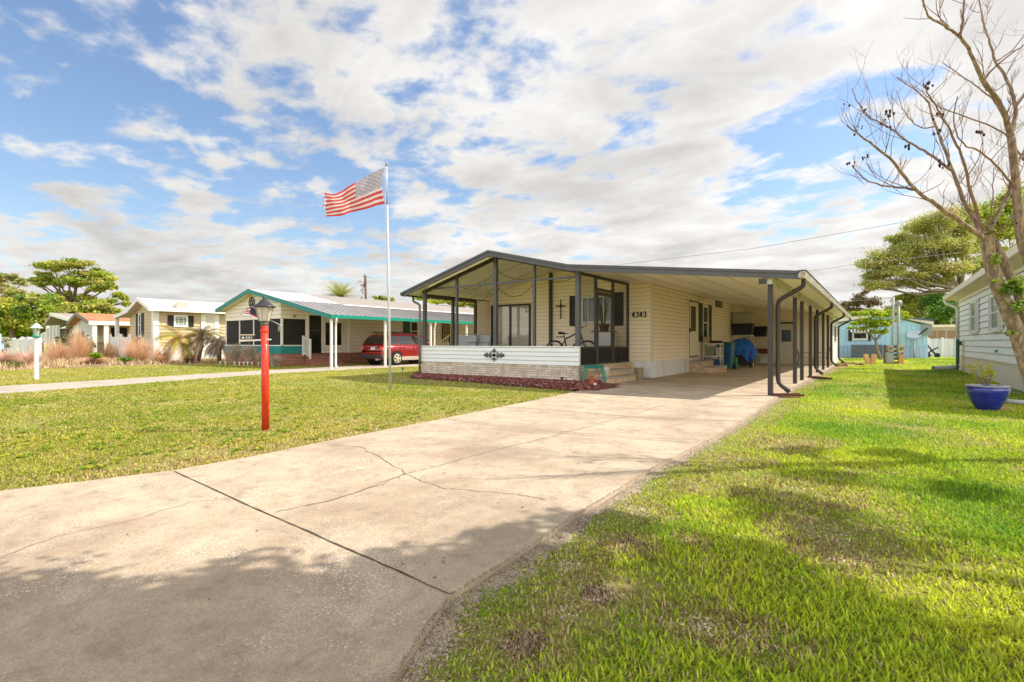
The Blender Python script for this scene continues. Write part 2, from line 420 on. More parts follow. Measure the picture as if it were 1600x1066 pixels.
g_.add([(-S, -S, 0), (S, -S, 0), (S, S, 0), (-S, S, 0)], [(0, 1, 2, 3)])
ground = g_.build('ground', gm); ground['kind'] = 'structure'

# concrete
def concrete(name, base, stain, fleck, dark=(120, 110, 100)):
    m = bpy.data.materials.new(name); m.use_nodes = True; nt = m.node_tree; N = nt.nodes; L = nt.links; b = N['Principled BSDF']
    tc = N.new('ShaderNodeTexCoord'); b.inputs['Roughness'].default_value = .88; b.inputs['Specular IOR Level'].default_value = .25
    def noise(s, d=6, r=.6, scl=(1, 1, 1), dist=0):
        mp = N.new('ShaderNodeMapping'); mp.inputs['Scale'].default_value = scl; L.new(tc.outputs['Object'], mp.inputs[0])
        n = N.new('ShaderNodeTexNoise'); n.inputs['Scale'].default_value = s; n.inputs['Detail'].default_value = d; n.inputs['Roughness'].default_value = r
        n.inputs['Distortion'].default_value = dist
        L.new(mp.outputs[0], n.inputs[0]); return n.outputs['Fac']
    def mixc(f, a, c, lo, hi, amt=1.0):
        mr = N.new('ShaderNodeMapRange'); mr.interpolation_type = 'SMOOTHSTEP'; mr.inputs[1].default_value = lo; mr.inputs[2].default_value = hi
        mr.inputs[4].default_value = amt; L.new(f, mr.inputs[0])
        x = N.new('ShaderNodeMix'); x.data_type = 'RGBA'; L.new(mr.outputs[0], x.inputs[0])
        for i, q in ((6, a), (7, c)):
            if isinstance(q, tuple): x.inputs[i].default_value = (*lin(q), 1)
            else: L.new(q, x.inputs[i])
        return x.outputs[2]
    g = mixc(noise(.7, 8, .65, (1, .6, 1), .6), base, stain, .44, .72, .75)
    g = mixc(noise(2.7, 8, .7), g, dark, .52, .8, .45)
    g = mixc(noise(.45, 5, .6, (.5, 1.6, 1), 1.0), g, dark, .52, .74, .45)
    g = mixc(noise(1.6, 8, .75, (1, 1, 1), .8), g, stain, .40, .64, .6)
    g = mixc(noise(7, 8, .8), g, dark, .48, .70, .5)
    g = mixc(noise(120, 3, .8), g, dark, .46, .66, .55)
    # worn aggregate flecks
    v = N.new('ShaderNodeTexVoronoi'); v.inputs['Scale'].default_value = 62; L.new(tc.outputs['Object'], v.inputs[0])
    lt = N.new('ShaderNodeMath'); lt.operation = 'LESS_THAN'; lt.inputs[1].default_value = .27; L.new(v.outputs['Distance'], lt.inputs[0])
    msk = N.new('ShaderNodeMapRange'); msk.inputs[1].default_value = .46; msk.inputs[2].default_value = .64; L.new(noise(1.1, 7, .75), msk.inputs[0])
    ml = N.new('ShaderNodeMath'); ml.operation = 'MULTIPLY'; L.new(lt.outputs[0], ml.inputs[0]); L.new(msk.outputs[0], ml.inputs[1])
    g = mixc(ml.outputs[0], g, fleck, 0.0, 1.0, .8)
    L.new(g, b.inputs['Base Color'])
    bp = N.new('ShaderNodeBump'); bp.inputs['Strength'].default_value = .45; bp.inputs['Distance'].default_value = .008
    L.new(noise(120, 5, .8), bp.inputs['Height']); L.new(bp.outputs[0], b.inputs['Normal'])
    return m
con = concrete('driveway_concrete', (204, 184, 156), (164, 140, 114), (236, 230, 216), (120, 109, 98))
con2 = concrete('path_concrete', (196, 182, 164), (178, 160, 142), (205, 198, 186))

DZ = .03
def px2(l, z=DZ): return [tuple(G(a, b, z))[:2] for a, b in l]
DR = px2([(705, 930), (800, 872), (900, 805), (975, 760), (1020, 731), (1110, 687), (1160, 657), (1200, 629)])
DL = px2([(881, 616), (787, 635), (692, 654), (600, 672), (500, 691), (400, 712), (270, 735), (130, 752), (0, 767)])
x0r = DR[0][0]
DRIVE = [(2.2, -6.5), (.6, -2.2), (-.35, -.9), (-.95, .1), (-1.2, .75), (-1.31, 1.13), (-1.43, 1.42)] + DR + [(-1.72, 13.5), (-1.70, 30.2), (-6.6, 30.2), (-6.6, 12.9), (-6.0, 12.3), (-5.75, 11.2)] + DL + [(-6.3, -.6), (-7.6, -2.6), (-9.5, -6.5)]
drive = poly_obj('driveway', DRIVE, DZ, con, thick=.15)

# the neighbours' drive
SD = px2([(-120, 625), (0, 614.6), (180, 601.8), (330, 590.3), (420, 584), (521, 578.5), (606, 574)], .02)
SU = px2([(655, 567.5), (560, 571), (475, 575.5), (440, 577.5), (330, 583.5), (180, 592.9), (0, 603.4), (-120, 612)], .02)
SIDE = SD + [(SD[-1][0] + .2, 40), (SU[0][0] - 1.0, 40)] + SU
side = poly_obj('side_driveway', SIDE, .02, con2, thick=.1)

# joints and cracks: real grooves filled with dirt, laid 4 mm proud of the slab
dk = mat('joint_dirt', (74, 62, 52), rough=.95, var=.4, scale=30)
dk2 = mat('crack_dirt', (140, 122, 104), rough=.95, var=.3, scale=20)
lt2 = mat('joint_light', (200, 182, 160), rough=.9, var=.15, scale=20)
def ribbon(name, pxs, wid, m, jit=0.0, z=DZ + .004, parent=drive, sub=14, label=None):
    P = [G(a, b, z) for a, b in pxs]; pts = []
    for i in range(len(P) - 1):
        for k in range(sub): pts.append(P[i].lerp(P[i + 1], k / sub))
    pts.append(P[-1]); rr = random.Random(len(pxs) * 7 + int(pxs[0][0])); vs = []; n = len(pts)
    ox = 0
    Q = []
    for i, p in enumerate(pts):
        d = pts[min(i + 1, n - 1)] - pts[max(i - 1, 0)]; nn = Vector((-d.y, d.x, 0)).normalized()
        ox = ox * .8 + rr.uniform(-1, 1) * jit
        Q.append((p + nn * ox, nn))
    for q, nn in Q:
        w_ = wid * rr.uniform(.55, 1.2) / 2 if jit else wid / 2
        vs += [q - nn * w_, q + nn * w_]
    b = MB(); b.add(vs, [(2 * i, 2 * i + 1, 2 * i + 3, 2 * i + 2) for i in range(n - 1)])
    o = b.build(name, m, parent)
    if label: o['label'] = label
    return o
ribbon('expansion_joint', [(272, 736), (420, 803), (560, 865), (703, 929)], .011, dk, .003)
ribbon('expansion_joint', [(694, 654), (760, 664), (900, 678), (1000, 686), (1102, 691)], .02, lt2, .002)
ribbon('expansion_joint', [(700, 653.6), (770, 662), (900, 675.5), (1000, 683.5), (1108, 687.5)], .02, lt2, .002)
ribbon('expansion_joint', [(790, 635.5), (840, 639), (920, 645), (1010, 653), (1158, 658)], .02, dk2, .001)
ribbon('expansion_joint', [(905, 611.5), (1000, 619), (1090, 622), (1200, 622)], .02, dk2, .001)
ribbon('crack', [(430, 801), (520, 780), (600, 754), (637, 740), (700, 724), (760, 705), (850, 684), (930, 664), (1000, 645), (1040, 632)], .009, dk2, .012)
ribbon('crack', [(515, 695), (562, 698), (590, 712), (637, 740), (690, 762), (740, 768), (800, 772), (850, 782)], .009, dk2, .014)
ribbon('crack', [(0, 872), (90, 838), (200, 812), (300, 785), (357, 779)], .006, dk2, .010)
ribbon('crack', [(637, 740), (560, 768), (480, 792)], .006, dk2, .012)
ribbon('crack', [(620, 1066), (650, 1000), (690, 950), (780, 893), (900, 812), (1000, 750)], .006, dk2, .006)

# sandy soil along the right edge of the drive
soil = mat('sandy_soil', (170, 154, 132), rough=.95, var=.4, scale=22, col2=(112, 94, 74), c2=.4, c2scale=7, bump=.9, bscale=60, c2sharp=.15)
DREDGE = [(-.95, .1), (-1.2, .75), (-1.31, 1.13), (-1.43, 1.42)] + DR + [(-1.72, 13.5), (-1.70, 30.2)]
def soil_strip():
    vs = []; n = 0
    P = []
    for i in range(len(DREDGE) - 1):
        a = Vector(DREDGE[i]); b = Vector(DREDGE[i + 1]); m = max(2, int((b - a).length / .05))
        for k in range(m): P.append(a.lerp(b, k / m))
    for p in P:
        w_ = .025 + .22 * max(0, float(fbm(p.x, p.y, 3.1, 5)) - .36) + .10 * max(0, float(fbm(p.x, p.y, 14, 6)) - .4) + (.05 if p.y < 2.2 else 0)
        vs += [(p.x - .05, p.y, .004), (p.x + w_, p.y, .0025)]
    b = MB(); b.add(vs, [(2 * i, 2 * i + 1, 2 * i + 3, 2 * i + 2) for i in range(len(P) - 1)])
    o = b.build('soil', soil); o['kind'] = 'stuff'; return o
soil_strip()
# worn patches in the right lawn: (px, py, radius m, kind)
PATCH = [(985, 850, .15), (940, 930, .16), (820, 1005, .16), (1090, 975, .14), (1240, 770, .38), (1290, 835, .30), (1215, 700, .3), (1100, 765, .22), (1320, 870, .22),
         (1150, 720, .3), (890, 885, .12), (1060, 690, .25), (1240, 690, .4), (880, 960, .12), (700, 990, .12), (1180, 1000, .16), (1000, 800, .2), (1390, 605, .3), (1080, 845, .1)]
PT = [(G(a, b).x, G(a, b).y, r) for a, b, r in PATCH]
dirtm = mat('bare_earth', (168, 144, 114), rough=.95, var=.35, scale=14, col2=(104, 80, 62), c2=.4, c2scale=9, bump=1, bscale=50)
def earth():
    # loosened soil crumbs in the worn spots
    rg = np.random.default_rng(31); V = []; C = []; pal = np.array([lin(c) for c in ((158, 134, 106), (128, 104, 80), (92, 70, 54), (184, 160, 130))]); pal2 = np.array([lin(c) for c in ((206, 184, 144), (186, 164, 126), (164, 142, 108), (214, 196, 160))])
    for ip, (x, y, r) in enumerate(PT):
        n = 420 if ip < 3 else int(160 * min(1, r * 3)) + 60; rr_ = r * .6 * np.sqrt(rg.random(n)) * (.5 + fbm(x + rg.random(n), y + rg.random(n), 3, 2)); a = rg.uniform(0, 6.28, n); px_ = x + np.cos(a) * rr_; py_ = y + np.sin(a) * rr_
        s_ = rg.uniform(.002, .0055, n) * (1 + .06 * y); v = np.zeros((n, 5, 3)); hz = (.012 if ip < 3 else .0) * np.exp(-(rr_ / (r * .4)) ** 2)
        for i, (p_, q_) in enumerate(((-1, -1), (1, -1), (1, 1), (-1, 1))):
            v[:, i, 0] = px_ + p_ * s_ * rg.uniform(.5, 1.4, n); v[:, i, 1] = py_ + q_ * s_ * rg.uniform(.5, 1.4, n); v[:, i, 2] = .001
        v[:, 4, 0] = px_; v[:, 4, 1] = py_; v[:, 4, 2] = .003 + s_ * .8 + hz; V.append(v); C.append((pal if ip < 3 else pal2)[rg.integers(0, 4, n)] * rg.uniform(.7, 1.1, n)[:, None])
    V = np.concatenate(V); C = np.concatenate(C); o = np_mesh('bare_earth', V.reshape(-1, 3), 5, [(0, 1, 4), (1, 2, 4), (2, 3, 4), (3, 0, 4)], mat('soil_crumb', (150, 130, 110), rough=.95, var=.1, attr='Col'), cols=C); o['kind'] = 'stuff'
earth()

# mulch bed against the porch
MBF = [(-13.9, 13.3)] + [tuple(G(a, b, .02))[:2] for a, b in [(640, 590.5), (710, 595), (800, 602.5), (870, 608.5), (905, 611), (935, 611), (946, 606)]]
MULCH = MBF + [(-6.2, 12.75), (-6.58, 12.8), (-6.58, 12.18), (-12.45, 12.18), (-12.6, 13.3)]
mul = mat('mulch_red', (128, 74, 62), rough=.9, var=.45, scale=40, col2=(78, 46, 42), c2=.5, c2scale=30)
mbm = MB(); n_ = len(MBF)
for a_, c_ in zip(MBF, MBF[1:]):
    ya = max(12.25, a_[1] + .05); yc = max(12.25, c_[1] + .05)
    mbm.add([(a_[0], a_[1], .012), (c_[0], c_[1], .012), (c_[0] * 1.0, yc, .10), (a_[0], ya, .10)], [(0, 1, 2, 3)])
mbm.add([(-6.9, 12.18, .1), (-6.58, 12.18, .1), (-6.58, 12.9, .08), (-6.2, 12.75, .04), (-6.15, 11.9, .035), (-6.9, 11.9, .06)], [tuple(range(6))])
mb_ = mbm.build('mulch_bed', mul); mb_['kind'] = 'structure'
def chips(poly, n, z0, zr, size, name, m, label):
    xs = [p[0] for p in poly]; ys = [p[1] for p in poly]
    x = RNG.uniform(min(xs), max(xs), n * 4); y = RNG.uniform(min(ys), max(ys), n * 4); k = inpoly(x, y, poly); x = x[k][:n]; y = y[k][:n]; n = len(x)
    a = RNG.uniform(0, math.pi, n); l = RNG.uniform(.5, 1.3, n) * size; w_ = l * RNG.uniform(.3, .6, n); tl = RNG.normal(0, .35, n)
    hz = z0 + RNG.uniform(0, zr, n)
    if name == 'mulch': hz = np.clip(.02 + .09 * np.clip(segdist(x, y, MBF) / .5, 0, 1), 0, .12) + RNG.uniform(0, .03, n)
    c, s = np.cos(a), np.sin(a); V = np.zeros((n, 4, 3))
    for i, (sa, sb) in enumerate(((-1, -1), (1, -1), (1, 1), (-1, 1))):
        V[:, i, 0] = x + c * l * sa / 2 - s * w_ * sb / 2; V[:, i, 1] = y + s * l * sa / 2 + c * w_ * sb / 2; V[:, i, 2] = hz + sa * l / 2 * np.sin(tl) + sb * .006
    g = RNG.uniform(.35, 1.25, n)[:, None]; base = np.array(lin((146, 78, 66)))[None, :] * g
    mix_ = (RNG.random(n) < .22)[:, None]; base = np.where(mix_, np.array(lin((170, 136, 126)))[None, :] * g, base)
    o = np_mesh(name, V.reshape(-1, 3), 4, [(0, 1, 2, 3)], m, cols=base); tag(o, label, kind='stuff'); return o
chipm = mat('mulch_chip', (110, 60, 50), rough=.9, var=.2, scale=30, attr='Col')
mu = chips(MULCH, 15000, .04, .05, .055, 'mulch', chipm, None)

# planting bed with tan soil in front of the left houses
BED = [tuple(G(a, b))[:2] for a, b in [(-60, 583), (60, 577), (140, 573.5), (220, 571), (300, 568.5), (352, 566.5), (420, 571.5), (440, 574)]] + [(-23.0, 13.4), (-28, 15.5), (-34, 15.2), (-50, 14), (-62, 4)]
bedm = mat('bed_soil', (150, 122, 98), rough=.95, var=.3, scale=1.5, col2=(120, 104, 66), c2=.45, c2scale=.6, bump=.6, bscale=8)
poly_obj('planting_bed', BED, .006, bedm)

# ---------------------------------------------------------------- grass blades
def grass(name, n, tmin, tmax, umin, umax, right, seed):
    rg = np.random.default_rng(seed)
    # distance drawn so that density per m2 falls as t^-1.7 beyond 3 m
    q = rg.random(n); T = []
    ts = np.linspace(tmin, tmax, 4000); pdf = ts * np.where(ts < 3, 1, (3 / ts) ** 1.75); cdf = np.cumsum(pdf); cdf /= cdf[-1]
    t = np.interp(q, cdf, ts); u = rg.uniform(umin, umax, n)
    x = t * (u * CT - ST); y = t * (u * ST + CT)
    keep = ~inpoly(x, y, DRIVE) & ~inpoly(x, y, SIDE) & ~inpoly(x, y, MULCH) & ~inpoly(x, y, BED)
    if right:
        keep &= (x > -1.9) & ((x < 2.72) | (y > 29) | (y < 12.5))
        de = segdist(x, y, DREDGE)
        edge = np.clip((de - .01) / (.06 + .30 * fbm(x, y, 2.6, 3)), 0, 1)
        edge = np.where(y < 3.5, edge * .9, edge)
        dens = edge ** 1.3
        for (a, b, r) in PT:
            d = np.hypot(x - a, y - b) / r * (.7 + .8 * fbm(x, y, 5, 9)); dens = dens * np.clip(.42 + d ** 2, 0, 1)
    else:
        keep &= (x < -5) & (y < 60)
        dens = np.clip(segdist(x, y, DL) / .12, 0, 1)
    pn = fbm(x, y, 1.3, 21); pn2 = fbm(x, y, .35, 33)
    dens = dens * np.clip((pn - .26) / .16, .25, 1)
    keep &= rg.random(n) < dens
    x, y, t, pn, pn2 = x[keep], y[keep], t[keep], pn[keep], pn2[keep]; n = len(x)
    ln = (rg.uniform(.014, .043, n) if right else rg.uniform(.015, .032, n)) * (1 + .02 * t) * (.7 + .6 * pn)
    wd = (rg.uniform(.003, .0078, n)) * (1 + .13 * t)
    if right: ln *= np.clip(segdist(x, y, DREDGE) / .5, .55, 1)
    a = rg.uniform(0, 2 * math.pi, n); lean = rg.uniform(.25, 1.25, n)
    # colour: living green to straw, patchy
    dry = rg.random(n) < (np.clip(.62 - pn, 0, .5) * (1.3 if right else 1.5) + (.06 if right else .26) + (0 if right else 1.6 * np.clip(pn2 - .52, 0, .4)))
    if right:
        for (a_, b_, r) in PT: dry |= (np.hypot(x - a_, y - b_) < r * 1.3) & (rg.random(n) < .6)
        dry |= (segdist(x, y, DREDGE) < .45) & (rg.random(n) < .45)
    else: dry |= (segdist(x, y, DL) < .5) & (rg.random(n) < .5)
    lean = np.where(dry & (rg.random(n) < .6), rg.uniform(1.5, 2.1, n), lean)
    ca, sa = np.cos(a), np.sin(a); tw = rg.uniform(0, math.pi, n); px_, py_ = np.cos(a + math.pi / 2), np.sin(a + math.pi / 2)
    V = np.zeros((n, 5, 3))
    def put(i, s, side, wf):
        h = ln * s * np.maximum(np.cos(lean * (.35 + s * .5)), .06); f = ln * s * np.sin(lean * (0.5 + s * .7))
        V[:, i, 0] = x + ca * f + px_ * side * wd * wf / 2; V[:, i, 1] = y + sa * f + py_ * side * wd * wf / 2; V[:, i, 2] = np.maximum(h, .002)
    put(0, 0, -1, 1); put(1, 0, 1, 1); put(2, .55, 1, .9); put(3, .55, -1, .9); put(4, 1, 0, 0)
    V[:, 0:2, 2] = -.002
    if right:
        g1 = np.array(lin((112, 164, 38))); g2 = np.array(lin((214, 222, 58))); dr = np.array(lin((206, 186, 128)))
    else:
        g1 = np.array(lin((150, 164, 54))); g2 = np.array(lin((198, 188, 80))); dr = np.array(lin((220, 196, 138)))
    k = np.clip((.6 * pn2 + .4 * fbm(x, y, .9, 51) - .34) / .3 + rg.normal(0, .22, n), 0, 1)[:, None]
    C = g1 * (1 - k) + g2 * k
    dr2 = np.array(lin((150, 122, 84))); C = np.where(dry[:, None], np.where((rg.random(n) < .35)[:, None], dr2, dr), C) * rg.uniform(.65, 1.3, n)[:, None]
    # a few yellow weeds flower in the left lawn
    if not right:
        fl = (rg.random(n) < .012); C[fl] = np.array(lin((225, 205, 40)))
    m = mat('grass_blade', (90, 130, 30), rough=.55, var=0, attr='Col', trans=.45, spec=.25)
    o = np_mesh(name, V.reshape(-1, 3), 5, [(0, 1, 2, 3), (3, 2, 4)], m, cols=C); o['kind'] = 'stuff'
    return o
GR = grass('lawn_grass', 740000, 1.55, 45, -.35, 1.25, True, 3)
GL = grass('lawn_grass', 600000, 3.2, 42, -1.2, .12, False, 4)

# crumbs of sandy soil, pebbles and thatch along the broken lawn edge
def crumbs(n, name, m, seed):
    rg = np.random.default_rng(seed); seg = np.array(DREDGE); L_ = np.hypot(*(seg[1:] - seg[:-1]).T); k = rg.choice(len(L_), n, p=L_ * np.clip(3 / np.maximum(seg[:-1, 1], 1), .2, 3) / (L_ * np.clip(3 / np.maximum(seg[:-1, 1], 1), .2, 3)).sum())
    f = rg.random(n)[:, None]; P = seg[k] * (1 - f) + seg[k + 1] * f; P[:, 0] += rg.exponential(.075, n) - .008; s = rg.uniform(.0015, .0045, n) * (1 + .08 * np.maximum(P[:, 1], 0))
    V = np.zeros((n, 5, 3))
    for i, (a, b) in enumerate(((-1, -1), (1, -1), (1, 1), (-1, 1))):
        V[:, i, 0] = P[:, 0] + a * s * rg.uniform(.6, 1.3, n); V[:, i, 1] = P[:, 1] + b * s * rg.uniform(.6, 1.3, n); V[:, i, 2] = .003
    V[:, 4, 0] = P[:, 0]; V[:, 4, 1] = P[:, 1]; V[:, 4, 2] = .004 + s * .9
    on = P[:, 0] < np.interp(P[:, 1], seg[:, 1], seg[:, 0]); V[on, :, 2] += DZ
    C = np.array([lin(c) for c in ((170, 154, 130), (150, 132, 108), (118, 100, 80), (182, 168, 146))])[rg.integers(0, 4, n)]
    o = np_mesh(name, V.reshape(-1, 3), 5, [(0, 1, 4), (1, 2, 4), (2, 3, 4), (3, 0, 4)], m, cols=C); o['kind'] = 'stuff'
crumbs(20000, 'soil_crumbs', mat('soil_crumb', (150, 130, 110), rough=.95, var=.1, attr='Col'), 8)
def weeds(n, seed):
    """broad-leaved weeds dotted over the left lawn"""
    rg = np.random.default_rng(seed); t = rg.uniform(4.5, 16, n); u = rg.uniform(-1.1, .05, n); x = t * (u * CT - ST); y = t * (u * ST + CT)
    k = ~inpoly(x, y, DRIVE) & ~inpoly(x, y, SIDE) & ~inpoly(x, y, MULCH) & ~inpoly(x, y, BED) & (x < -5.3) & (fbm(x, y, .5, 71) > .45); x, y = x[k], y[k]; m_ = 9
    x = np.repeat(x, m_); y = np.repeat(y, m_); n = len(x); a = rg.uniform(0, 6.28, n); l = rg.uniform(.03, .075, n); w_ = l * .28; V = np.zeros((n, 4, 3)); ca, sa = np.cos(a), np.sin(a)
    for i, (f, sd_, z) in enumerate(((0, 0, .01), (.55, -1, .03), (1, 0, .022), (.55, 1, .03))):
        V[:, i, 0] = x + ca * l * f - sa * w_ * sd_; V[:, i, 1] = y + sa * l * f + ca * w_ * sd_; V[:, i, 2] = z * rg.uniform(.7, 1.3, n)
    C = np.array([lin(c) for c in ((116, 150, 48), (138, 166, 54), (160, 166, 64), (206, 194, 70))])[rg.integers(0, 4, n)]
    o = np_mesh('weeds', V.reshape(-1, 3), 4, [(0, 1, 2, 3)], MATS['grass_blade'], cols=C); o['kind'] = 'stuff'
weeds(1500, 5)
# ---------------------------------------------------------------- materials for buildings
cream = mat('cream_siding', (250, 230, 198), rough=.5, var=.04, scale=2)
ivory = mat('ivory_trim', (226, 210, 178), rough=.5, var=.04)
white_p = mat('white_paint', (226, 224, 216), rough=.5, var=.06, scale=4)
white_v = mat('white_vinyl', (222, 222, 214), rough=.45, var=.05, scale=2, col2=(196, 190, 176), c2=.3, c2scale=1.2, streak=(1, 1, .4))
skirtm = mat('skirting_white', (228, 226, 220), rough=.5, var=.06, scale=2, col2=(200, 192, 176), c2=.3, c2scale=3, streak=(1, 1, .3))
bronze = mat('bronze_aluminium', (62, 56, 52), rough=.45, var=.12, scale=5, metal=.2, spec=.5)
slate = mat('dark_grey_metal', (88, 86, 88), rough=.42, var=.10, scale=4, metal=.2, spec=.5)
gutterm = mat('gutter_beige', (190, 180, 160), rough=.4, var=.12, scale=3, col2=(130, 118, 98), c2=.3, c2scale=4, streak=(1, .3, 1))
panwhite = mat('pan_ceiling', (244, 234, 216), rough=.4, var=.05, scale=1.2, col2=(230, 218, 194), c2=.3, c2scale=.8)
blackm = mat('black_matte', (24, 22, 22), rough=.5, var=.2, scale=8)
shut = mat('shutter_charcoal', (52, 46, 44), rough=.55, var=.15, scale=6)
dglass = glass_mat('window_glass_dark', (24, 24, 26), .12)
brickg = brick_mat('painted_brick', (240, 226, 204), (214, 198, 174), (170, 154, 134), .2, .066, dirt=(178, 162, 140))
brickt = brick_mat('step_brick', (226, 200, 166), (200, 166, 128), (176, 156, 134), .09, .3, msize=.008)
brickt2 = brick_mat('step_brick_long', (226, 200, 166), (198, 164, 126), (176, 156, 134), .2, .07, msize=.008)
capm = mat('step_cap', (170, 160, 144), rough=.85, var=.15, scale=12)

edgem = mat('lap_shadow_tan', (170, 146, 116), rough=.9, var=.2, scale=5); edgew = mat('lap_shadow_grey', (128, 132, 130), rough=.9, var=.2, scale=5)  # shadow lines under the siding laps, painted as darker strips
def siding(mb, a, b, z0, top, lap=.2, out=None, dep_=.024, mi=0, x0f=None, x1f=None):
    """lap boards on a vertical wall from a=(x,y) to b=(x,y); top = number or function of the 0..1 position; out = outward 2D normal"""
    ax, ay = a; bx, by = b; L_ = math.hypot(bx - ax, by - ay); ox, oy = out
    tf = top if callable(top) else (lambda s: top)
    ss = [0, .25, .5, .75, 1]
    zmax = max(tf(i / 40) for i in range(41)); z = z0
    while z < zmax - 1e-4:
        z2 = z + lap
        # split along the wall where top cuts the board
        M = 1 if not callable(top) else 60
        for k in range(M):
            s0, s1 = k / M, (k + 1) / M
            t0, t1 = min(z2, tf(s0)), min(z2, tf(s1))
            if t0 <= z + 1e-4 and t1 <= z + 1e-4: continue
            t0 = max(t0, z); t1 = max(t1, z)
            def P(s, zz, o): return (ax + (bx - ax) * s + ox * o, ay + (by - ay) * s + oy * o, zz)
            f0 = dep_ * (1 - (t0 - z) / lap); f1 = dep_ * (1 - (t1 - z) / lap); gp_ = min(lap * .06, t0 - z, t1 - z)
            mb.add([P(s0, z + gp_, dep_ + .004), P(s1, z + gp_, dep_ + .004), P(s1, t1, f1 + .004), P(s0, t0, f0 + .004)], [(0, 1, 2, 3)], mi)
            mb.add([P(s0, z, .003), P(s1, z, .003), P(s1, z + gp_, .005), P(s0, z + gp_, .005), P(s1, z + gp_, dep_ + .004), P(s0, z + gp_, dep_ + .004)], [(0, 1, 2, 3), (3, 2, 4, 5)], mi + 1)
        z = z2
def skirt(mb, a, b, z0, z1, out, step=.12, d=.012):
    ax, ay = a; bx, by = b; L_ = math.hypot(bx - ax, by - ay); n = max(1, int(L_ / step)); ox, oy = out; dx, dy = (bx - ax) / L_, (by - ay) / L_
    for k in range(n):
        s0 = L_ * k / n; s1 = L_ * (k + 1) / n; g = min(.012, (s1 - s0) * .12)
        def P(s, z, o): return (ax + dx * s + ox * o, ay + dy * s + oy * o, z)
        v = [P(s0, z0, 0), P(s0 + g, z0, d), P(s1 - g, z0, d), P(s1, z0, 0), P(s0, z1, 0), P(s0 + g, z1, d), P(s1 - g, z1, d), P(s1, z1, 0)]
        mb.add(v, [(0, 1, 5, 4), (1, 2, 6, 5), (2, 3, 7, 6)])
def wall_slab(mb, a, b, z0, top, out, th=.12):
    """backing slab behind siding"""
    ax, ay = a; bx, by = b; ox, oy = out
    tf = top if callable(top) else (lambda s: top)
    M = 40 if callable(top) else 1
    pts = [(0, z0), (1, z0)] + [(1 - k / M, tf(1 - k / M)) for k in range(M + 1)]
    vs = []
    for o in (0, -th):
        for s, z in pts: vs.append((ax + (bx - ax) * s + ox * o, ay + (by - ay) * s + oy * o, z))
    n = len(pts)
    mb.add(vs, [tuple(range(n)), tuple(range(2 * n - 1, n - 1, -1))] + [(i, (i + 1) % n, n + (i + 1) % n, n + i) for i in range(n)])

def on_wall(fx, fy, c, out):
    """frame: maps local (s along wall, z, o outwards) to world"""
    ox, oy = out; dx, dy = -oy, ox       # along direction (to the left of outward)
    return lambda s, z, o: (c[0] + dx * s + ox * o, c[1] + dy * s + oy * o, z)
def wbox(mb, F, s0, s1, z0, z1, o0, o1, mi=0):
    P = [F(s, z, o) for z in (z0, z1) for s, o in ((s0, o0), (s1, o0), (s1, o1), (s0, o1))]
    mb.add(P, [(0, 3, 2, 1), (4, 5, 6, 7), (0, 1, 5, 4), (1, 2, 6, 5), (2, 3, 7, 6), (3, 0, 4, 7)], mi)

def window(parent, F, s0, s1, z0, z1, fm, gm_, fw=.06, bars='h', sill=True, name='window', o=.03, curtain=None):
    """a window part with frame and pane sub-parts"""
    b = MB(); wbox(b, F, s0, s0 + fw, z0, z1, .0, o + .02); wbox(b, F, s1 - fw, s1, z0, z1, 0, o + .02)
    wbox(b, F, s0 + fw, s1 - fw, z0, z0 + fw, 0, o + .018); wbox(b, F, s0 + fw, s1 - fw, z1 - fw, z1, 0, o + .018)
    if bars == 'h': wbox(b, F, s0 + fw, s1 - fw, (z0 + z1) / 2 - .022, (z0 + z1) / 2 + .022, 0, o + .012)
    if bars == 'v': wbox(b, F, (s0 + s1) / 2 - .022, (s0 + s1) / 2 + .022, z0 + fw, z1 - fw, 0, o + .012)
    if bars == 'g':
        for k in range(1, 3): q = s0 + (s1 - s0) * k / 3; wbox(b, F, q - .012, q + .012, z0 + fw, z1 - fw, 0, o + .010)
        for k in range(1, 4): q = z0 + (z1 - z0) * k / 4; wbox(b, F, s0 + fw, s1 - fw, q - .012 - (.008 if k == 2 else 0), q + .012, 0, o + .008)
    w_ = b.build(name, fm, parent, world=True)
    g = MB(); wbox(g, F, s0 + fw, s1 - fw, z0 + fw, z1 - fw, .002, .02)
    g.build('pane', gm_, w_, world=True)
    if sill:
        q = MB(); wbox(q, F, s0 - .03, s1 + .03, z0 - .04, z0, 0, .07); q.build('sill', fm, w_, world=True)
    return w_
def shutter(parent, F, s0, s1, z0, z1, m, slats=True):
    b = MB(); e = .035
    wbox(b, F, s0, s0 + e, z0, z1, 0, .045); wbox(b, F, s1 - e, s1, z0, z1, 0, .045)
    wbox(b, F, s0 + e, s1 - e, z0, z0 + e, 0, .043); wbox(b, F, s0 + e, s1 - e, z1 - e, z1, 0, .043)
    wbox(b, F, s0 + e, s1 - e, z0 + e, z1 - e, 0, .02)
    z = z0 + e + .03
    while z < z1 - e - .02: wbox(b, F, s0 + e, s1 - e, z, z + .02, .02, .036); z += .055
    return b.build('shutter', m, parent, world=True)
def downspout(parent, pts, m, r=.045, name='downspout'):
    b = MB(); P = []
    for i, p in enumerate(pts):
        p = Vector(p)
        if 0 < i < len(pts) - 1:
            a = (Vector(pts[i - 1]) - p); c = (Vector(pts[i + 1]) - p); k = min(.1, a.length / 2.2, c.length / 2.2)
            P += [p + a.normalized() * k, p + (a.normalized() + c.normalized()) * k * .2, p + c.normalized() * k]
        else: P.append(p)
    b.tube(P, r, n=8); return b.build(name, m, parent, world=True)

